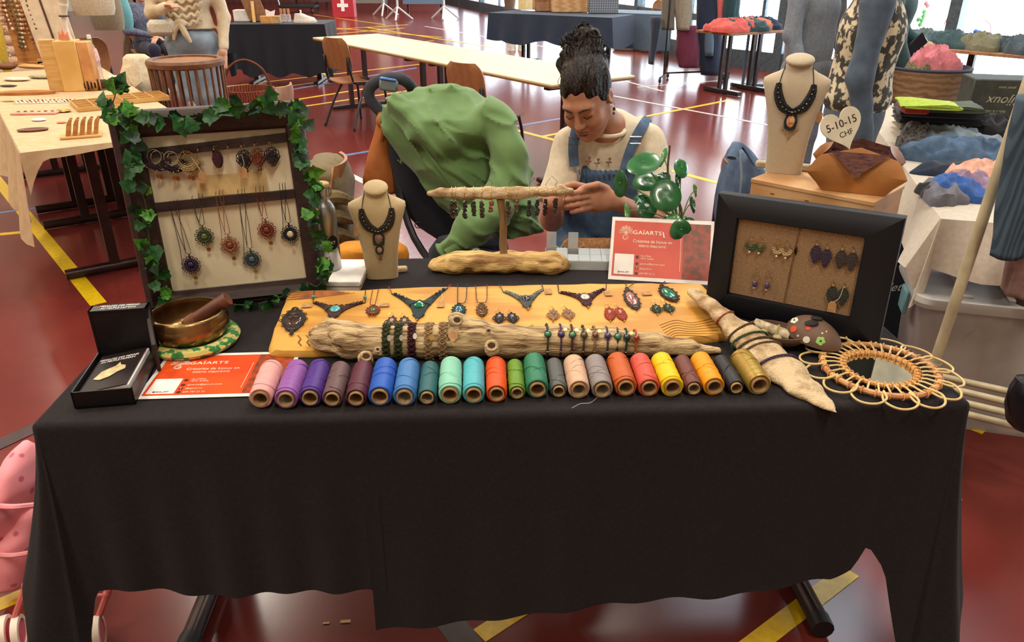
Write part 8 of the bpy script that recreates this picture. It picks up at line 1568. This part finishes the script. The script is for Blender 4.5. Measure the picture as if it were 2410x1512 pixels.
for k, (a, b) in enumerate((((2205, 884), (2420, 932)), ((2222, 912), (2420, 958)), ((2250, 944), (2420, 984)), ((2262, 972), (2430, 1014)))): A_ = onz(*a, .24-.012*k); B_ = onz(*b, .24-.012*k); part(rw, 'shoe_bar', MB().cyl(A_, A_+(B_-A_).normalized()*.9, .0115, 12), M_cream_tube, world=True)
for dx in (0, 1.0):
    for dy in (-.3, .25): part(rw, 'foot', MB().tube([pa+V(dx, 0, -pa.z+.2), V(pa.x+dx, pa.y+dy, .02)], .0135, 8), M_cream_tube, world=True)
def hang(label, rows, Y, D, m, seed, name='hanging_garment', fs=(26, 9, 2.2), fold=.014):
    o = thing(name, label, 'garment', ony((rows[-1][1]+rows[-1][2])/2, rows[-1][0], Y)); part(o, 'cloth', sil_loft(rows, Y, D, fold, seed, n=56, sub=6, fs=fs), m, world=True); return o
M_rib = mat('knit_rib_slate', (78, 96, 112), rough=.95, kind='wave', scale=24, stretch=(1, .1, .06), col2=(58, 76, 92), bump=.6)
hk = hang('slate blue ribbed knit hanging at the right edge', [(225, 2398, 2440), (300, 2378, 2455), (420, 2362, 2470), (520, 2345, 2470), (570, 2334, 2440), (602, 2330, 2385)], 2.12, .05, M_rib, 7); hang('dusty pink skirt hanging below the slate knit', [(510, 2390, 2470), (570, 2372, 2475), (640, 2358, 2480), (680, 2350, 2480), (692, 2360, 2470)], 2.2, .05, fab((160, 128, 122), 'cloth_dusty_pink'), 8); hang('dark plum trousers hanging behind the pink skirt', [(690, 2390, 2430), (760, 2378, 2420), (830, 2362, 2405), (880, 2352, 2395)], 2.35, .04, fab((62, 44, 48), 'cloth_plum'), 9)
for yy in (0,): part(hk, 'hanger_hook', MB().tube([ony(2430, 225, 2.15), ony(2432, 205, 2.15), ony(2436, 190, 2.18)], .003, 6), M_steel, world=True)
bb_ = thing('black_bag', 'black leather bag on the shoe bars at the right edge', 'bag', onz(2405, 985, .26)); part(bb_, 'body', sil_loft([(885, 2385, 2440, .04), (910, 2372, 2460, .07), (950, 2366, 2470, .08), (990, 2370, 2470, .07), (1005, 2385, 2460, .04)], 1.95, .06, .01, 95), mat('leather_black', (34, 36, 44), rough=.4), world=True); part(bb_, 'handle', MB().tube(bez([ony(2392, 895, 1.9), ony(2375, 930, 1.89), ony(2380, 975, 1.89)], 5), .007, 6), M_blackp, world=True)
# ================================================================ garment rack in the middle distance
def rack(label, pa, pb, Y0, ztop):
    a, b = onz(*pa, 0), onz(*pb, 0); o = thing('clothes_rail', label, 'rack', (a+b)/2)
    for p in (a, b):
        part(o, 'upright', MB().cyl((p.x, p.y, .06), (p.x, p.y, ztop), .014, 8), M_tube, world=True); part(o, 'foot', MB().cyl((p.x-.1, p.y-.25, .07), (p.x+.1, p.y+.25, .07), .014, 8), M_tube, world=True)
        for s in (-1, 1): part(o, 'castor', MB().ell((p.x+.1*s, p.y+.25*s, .035), (.02, .035, .035), 10, 8), M_blackp, world=True)
    part(o, 'top_rail', MB().cyl((a.x, a.y, ztop), (b.x, b.y, ztop), .014, 8), M_tube, world=True); part(o, 'lower_rail', MB().cyl((a.x, a.y, .1), (b.x, b.y, .1), .012, 8), M_tube, world=True); return o, a, b
rko, ra, rb = rack('black wheeled clothes rail hung with dark garments in mid-distance', (1562, 190), (1708, 184), 10, 1.62); Yr = (ra.y+rb.y)/2
for lab, rows, c in (('grey-green jacket, leftmost on the wheeled clothes rail', [(-30, 1560, 1592), (0, 1556, 1590), (70, 1558, 1588)], (120, 116, 104)), ('stone beige jacket on the wheeled clothes rail', [(-30, 1592, 1628), (0, 1588, 1634), (70, 1590, 1630)], (150, 142, 124)), ('burgundy pleated skirt on the wheeled clothes rail', [(60, 1592, 1642), (120, 1588, 1648), (158, 1596, 1640)], (104, 44, 66)), ('long black coat on the wheeled clothes rail', [(-30, 1640, 1690), (60, 1636, 1700), (130, 1640, 1702), (175, 1652, 1700)], (38, 46, 66)), ('coral checked shirt on the wheeled clothes rail', [(-30, 1688, 1706), (0, 1682, 1704), (78, 1680, 1698)], (206, 104, 104)), ('dark green coat, rightmost on the wheeled clothes rail', [(-30, 1700, 1738), (0, 1698, 1740), (55, 1700, 1742)], (48, 74, 80)), ('black trousers at the left of the wheeled clothes rail', [(40, 1530, 1552), (90, 1528, 1548), (150, 1525, 1538)], (46, 54, 68)), ('slate denim trousers among the black coats', [(60, 1650, 1678), (130, 1652, 1676)], (84, 100, 116))): hang(lab, rows, Yr-.1+.05*(len(lab) % 4), .12, fab(c), len(lab), fs=(9, 5, 1.6), fold=.03)
# ================================================================ far black-cloth table with wooden boxes
fa_, fb_ = onz(1150, 30, .76), onz(1440, 42, .76); fu = (fb_-fa_).normalized(); Mft = frame_M(V(fa_.x, fa_.y, 0), V(fu.x, fu.y, 0), (0, 0, 1)); FW = (fb_-fa_).length; ft = thing('folding_table', 'far folding table under a blue-black cloth with wooden boxes on it', 'table', Mft); part(ft, 'tabletop', MB().cbox((FW/2, .38, .74), (FW-.02, .74, .03), .003), M_edge)
for x in (.45, FW-.45): part(ft, 'foot', MB().cbox((x, .38, .03), (.07, .7, .05), .006), M_tube); [part(ft, 'leg', MB().bar((x, y, .03), (x, y, .72), .04, .05, up=(0, 1, 0)), M_tube) for y in (.3, .46)]
M_bluecl = fab((46, 56, 74), 'cloth_blue_black'); fc_ = thing('tablecloth', 'blue-black cloth on the far table with wooden boxes', 'tablecloth', Mft); part(fc_, 'top_cloth', MB().cbox((FW/2, .38, .758), (FW+.01, .77, .006), .002), M_bluecl); G = []
for k, (x, y, nx, ny) in enumerate([(0, .76*(1-t), -1, 0) for t in np.linspace(0, 1, 8)]+[(FW*t, 0, 0, -1) for t in np.linspace(0, 1, 30)]+[(FW, .76*t, 1, 0) for t in np.linspace(0, 1, 8)]): L = .40+.04*math.sin(k*.5); G.append([(x+nx*(.005+.04*t), y+ny*(.005+.04*t*(1+math.sin(k*1.1))), .758-L*t) for t in np.linspace(0, 1, 6)])
part(fc_, 'drape', MB().sheet(np.array(G), .003), M_bluecl)
fp_ = lambda px, py: onz(px, py, .765)
for lab, px, py, w, d, h, m in (('large pale wooden crate on the far blue-black table', 1345, 30, .62, .35, .42, M_pine), ('low brown wooden drawer box on the far table', 1285, 28, .34, .3, .2, mat('wood_box_far', (168, 122, 88), rough=.6)), ('plaid grey blanket roll on the far table\'s right end', 1420, 32, .45, .4, .45, mat('plaid_blanket', (170, 166, 156), rough=.9, kind='weave', scale=9, col2=(96, 104, 116)))):
    q = fp_(px, py); o = thing('storage_box', lab, 'box', Matrix.Translation(q+V(0, .2, 0))); part(o, 'body', MB().cbox((0, 0, h/2), (w, d, h), .012), m); part(o, 'lid_line', MB().cbox((0, -d/2, h*.8), (w, .01, .015), .002), M_edge)
q = fp_(1200, 22); pl2 = thing('potted_plant', 'small dark green pot plant at the far table\'s left end', 'plant', q+V(0, .15, 0)); part(pl2, 'pot', MB().lathe([(0, 0), (.08, 0), (.1, .14), (0, .14)], 18), pla((120, 96, 76), .6))
rr = random.Random(5)
for k in range(14): a = rr.uniform(0, 6.28); part(pl2, 'leaf', MB().ell((.11*math.cos(a), .11*math.sin(a), .2+.1*rr.random()), (.09, .035, .012), 10, 5, Matrix.Rotation(a, 3, 'Z')@Matrix.Rotation(-.5, 3, 'Y')), M_pil[1])
for k, (px, c) in enumerate(((1228, (214, 190, 130)), (1245, (222, 206, 160)), (1262, (176, 130, 84)))): q = fp_(px, 24); o = thing('card_stand', ('yellow display card on the far table, left', 'cream display card on the far table, middle', 'brown display card on the far table, right')[k], 'card', q+V(0, .1, 0)); part(o, 'card', MB().box((0, 0, .1), (.12, .01, .2), Matrix.Rotation(-.2, 3, 'X')), pla(c, .6)); part(o, 'base', MB().cbox((0, .02, .01), (.12, .08, .02), .003), M_pale)
M_t2 = frame_M(V(1.2, 12.9, 0), V(.85, -.52, 0), (0, 0, 1)); t2 = thing('folding_table', 'second far table under a blue cloth beside the windows', 'table', M_t2); part(t2, 'tabletop', MB().cbox((.7, .38, .74), (1.4, .74, .03), .003), M_edge); [part(t2, 'leg', MB().bar((x, .38, 0), (x, .38, .73), .06, .05, up=(0, 1, 0)), M_tube) for x in (.2, 1.2)]
t2c = thing('tablecloth', 'slate blue cloth on the second far table by the windows', 'tablecloth', M_t2); part(t2c, 'top_cloth', MB().cbox((.7, .38, .76), (1.42, .77, .006), .002), fab((92, 108, 126), 'cloth_slate')); part(t2c, 'drape', MB().sheet(np.array([[(x, -.012-.03*t*(1+math.sin(x*14)), .758-.5*t) for t in np.linspace(0, 1, 6)] for x in np.linspace(0, 1.4, 24)]), .003), fab((92, 108, 126), 'cloth_slate'))
# chair with red seat and shoes beneath the windows; trainers under the far table
p = onz(1500, 118, 0); chair('dark chair with coral cushion before the windows', Matrix.Translation((p.x+.2, p.y-.3, 0))@fd((-.7, -.7)), group=None); q = onz(1520, 112, 0); solo('cushion', 'coral red cushion stored beside the dark window chair', 'cushion', MB().cbox((q.x, q.y, .27), (.5, .4, .1), .04), fab((204, 92, 84), 'cushion_coral'))
for k, (px, py, w) in enumerate(((1480, 118, .5), (1540, 122, .5), (1585, 120, .4))): q = onz(px, py, 0); solo('shoe_pile', ('pale bags heap at the foot of the windows, left', 'grey shoes row at the foot of the windows, middle', 'dark shoes row at the foot of the windows, right')[k], 'shoes', MB().ell((q.x, q.y, .06), (w*.6, .18, .12), 16, 8), fab(((150, 142, 124), (120, 118, 116), (84, 84, 88))[k]))
for k, px in enumerate((1205, 1228)): q = onz(px, 118, 0); o = thing('trainer', ('cream trainer under the far table, left one', 'cream trainer under the far table, right one')[k], 'shoe', q, group='trainers under the far table'); part(o, 'upper', MB().loft([[(a*.07*math.cos(t), .17*a*math.sin(t), z) for t in np.linspace(0, 6.28, 18, endpoint=False)] for z, a in ((.03, 1), (.1, .9), (.2, .6), (.3, .5))]), pla((206, 196, 176), .6)); part(o, 'sole', MB().loft([[(.075*math.cos(t), .18*math.sin(t), z) for t in np.linspace(0, 6.28, 18, endpoint=False)] for z in (0, .03)]), M_paper)
# ================================================================ tables with clothes along the windows
wa, wb_ = onz(1722, 78, .74), onz(1850, 70, .74)
M_t3 = frame_M(V(wa.x, wa.y, 0), V(wb_.x-wa.x, wb_.y-wa.y, 0), (0, 0, 1)); W3 = (wb_-wa).length; t3 = thing('folding_table', 'table of red and dark clothes in front of the windows', 'table', M_t3); part(t3, 'tabletop', MB().cbox((W3/2, .3, .72), (W3, .6, .03), .003), M_edge)
for x in (.25, W3-.15): part(t3, 'leg', MB().bar((x, .25, .0), (x, .25, .70), .04, .04, up=(0, 1, 0)), M_tube); part(t3, 'leg', MB().bar((x, .35, .0), (x, .35, .70), .04, .04, up=(0, 1, 0)), M_tube); part(t3, 'foot', MB().cbox((x, .3, .03), (.07, .6, .05), .006), M_tube)
def heap_at(label, p, r, c, seed): o = heap(label, 2200, 300, 0, r, fab(c), seed); o.matrix_basis = Matrix.Translation(p); MT[o.name] = o.matrix_basis; return o
for k, (lab, x, c) in enumerate((('coral red clothes heap on the window table, left', .2, (206, 92, 84)), ('orange and red clothes heap on the window table, middle', .62*W3, (206, 120, 88)), ('dark green folded clothes on the window table', .4*W3, (56, 76, 80)), ('navy clothes hanging off the window table', W3-.15, (40, 52, 76)))): heap_at(lab, M_t3@V(x, .22+.12*(k % 2), .737), (.3, .2, .12), c, 70+k)
wa, wb_ = onz(2110, 106, .74), onz(2420, 132, .74); d_ = (wb_-wa).normalized(); M_t4 = frame_M(V(wa.x, wa.y, 0)-d_*.9, V(d_.x, d_.y, 0), (0, 0, 1)); t4 = thing('folding_table', 'beech-edged table of folded clothes below the right windows', 'table', M_t4); part(t4, 'tabletop', MB().cbox((1.5, .35, .725), (3.0, .7, .03), .003), mat('beech_top', (176, 128, 92), rough=.5))
for x in (.4, 1.5, 2.6): part(t4, 'leg', MB().bar((x, .35, 0), (x, .35, .71), .06, .05, up=(0, 1, 0)), M_tube); part(t4, 'foot', MB().cbox((x, .35, .03), (.07, .6, .05), .006), M_tube)
for k, (lab, x, c) in enumerate((('grey-green folded clothes on the beech-edged table, nearest the visitors', 1.05, (96, 112, 112)), ('dark teal folded jumper on the beech-edged table', 1.32, (66, 88, 92)), ('khaki and red folded clothes on the beech-edged table', 1.62, (120, 116, 92)), ('navy-grey rolled clothes on the beech-edged table', 1.95, (72, 84, 90)), ('stone beige folded clothes at the picture\'s right edge', 2.25, (150, 142, 124)))): heap_at(lab, M_t4@V(x, .22, .742), (.19, .2, .13), c, 80+k)
p = onz(1760, 208, 0); 
# bench foot frame seen on the shiny floor
o = thing('rack_foot', 'grey steel T-foot stand before the bright window reflections', 'stand', onz(1757, 206, 0)); q = onz(1757, 206, 0); part(o, 'foot', MB().cbox((0, 0, .03), (.42, .07, .05), .006, Matrix.Rotation(-.3, 3, 'Z')), pla((96, 116, 130), .4)); [part(o, 'post', MB().bar((x, .02, .05), (x, .02, .70), .03, .03, up=(0, 1, 0)), pla((96, 116, 130), .4)) for x in (-.05, .05)]
# ================================================================ far end of the hall
def stand(label, px, py, c, h=1.5):
    p = onz(px, py, 0); o = thing('banner_stand', label, 'stand', p); part(o, 'pole', MB().cyl((0, 0, .3), (0, 0, h), .03, 8), pla((190, 186, 180), .4)); part(o, 'panel', MB().box((.0, .05, h*.5+.35), (.5, .03, h*.8)), pla(c, .6))
    for k in range(3): a = 2*math.pi*k/3+.5; part(o, 'leg', MB().cyl((0, 0, .34), (.42*math.cos(a), .42*math.sin(a), .02), .025, 7), pla((190, 186, 180), .4))
stand('pale grey tripod stand with purple panel at the hall\'s far end', 937, 48, (84, 48, 92)); stand('grey metal tripod stand near the far windows', 1046, 46, (110, 116, 124), 1.7); stand('white tripod notice stand in the far centre', 905, 38, (222, 210, 196), 1.3)
for k, (px, py, w, c, lab) in enumerate(((790, 24, 1.3, (86, 60, 58), 'far stall table of dark clothes, left'), (868, 28, 1.3, (120, 112, 104), 'far stall table of grey goods, middle'), (1000, 30, 1.2, (96, 112, 128), 'far stall table of slate clothes, right'), (735, 18, 1.2, (60, 44, 50), 'far dark trolley table by the red wall'))):
    p = onz(px, py, 0); o = thing('stall_table', lab, 'table', p); part(o, 'tabletop', MB().cbox((0, 0, .74), (w, .7, .04), .005), M_edge); part(o, 'cloth', MB().sheet(np.array([[(x, -.36-.03*t, .765-.5*t) for t in np.linspace(0, 1, 4)] for x in np.linspace(-w/2, w/2, 10)]), .004), fab(c))
    for x in (-w/2+.1, w/2-.1): part(o, 'leg', MB().bar((x, 0, 0), (x, 0, .72), .05, .05, up=(0, 1, 0)), M_tube)
    for q in range(5): part(o, 'goods', MB().ell((-w/2+.2+q*w/5, 0, .86), (.14, .2, .12), 10, 6), fab([(206, 190, 160), (150, 50, 60), (90, 110, 120), (196, 170, 90), (70, 70, 80)][(q+k) % 5]))
p = onz(825, 36, 0); fx_ = thing('first_aid_box', 'red box with a white cross at the hall\'s far end', 'box', V(p.x, p.y-.8, 0)); part(fx_, 'box', MB().cbox((0, 0, .3), (.6, .4, .6), .01), pla((176, 40, 50), .5)); part(fx_, 'cross', MB().box((0, -.205, .32), (.3, .012, .09)).box((0, -.2055, .32), (.09, .012, .3)), M_paper)
p = onz(700, 32, 0); wlk = thing('trolley', 'low chrome-handled trolley near the far red wall', 'trolley', p); part(wlk, 'handle', MB().tube(bez([(-.5, 0, .1), (-.5, 0, .75), (.4, 0, .75), (.55, 0, .6)], 5), .025, 8), M_steel); part(wlk, 'deck', MB().cbox((0, .2, .2), (1.1, .6, .08), .01), M_blackp); [part(wlk, 'wheel', MB().ell((x, .0, .08), (.04, .08, .08), 10, 8), M_blackp) for x in (-.45, .45)]
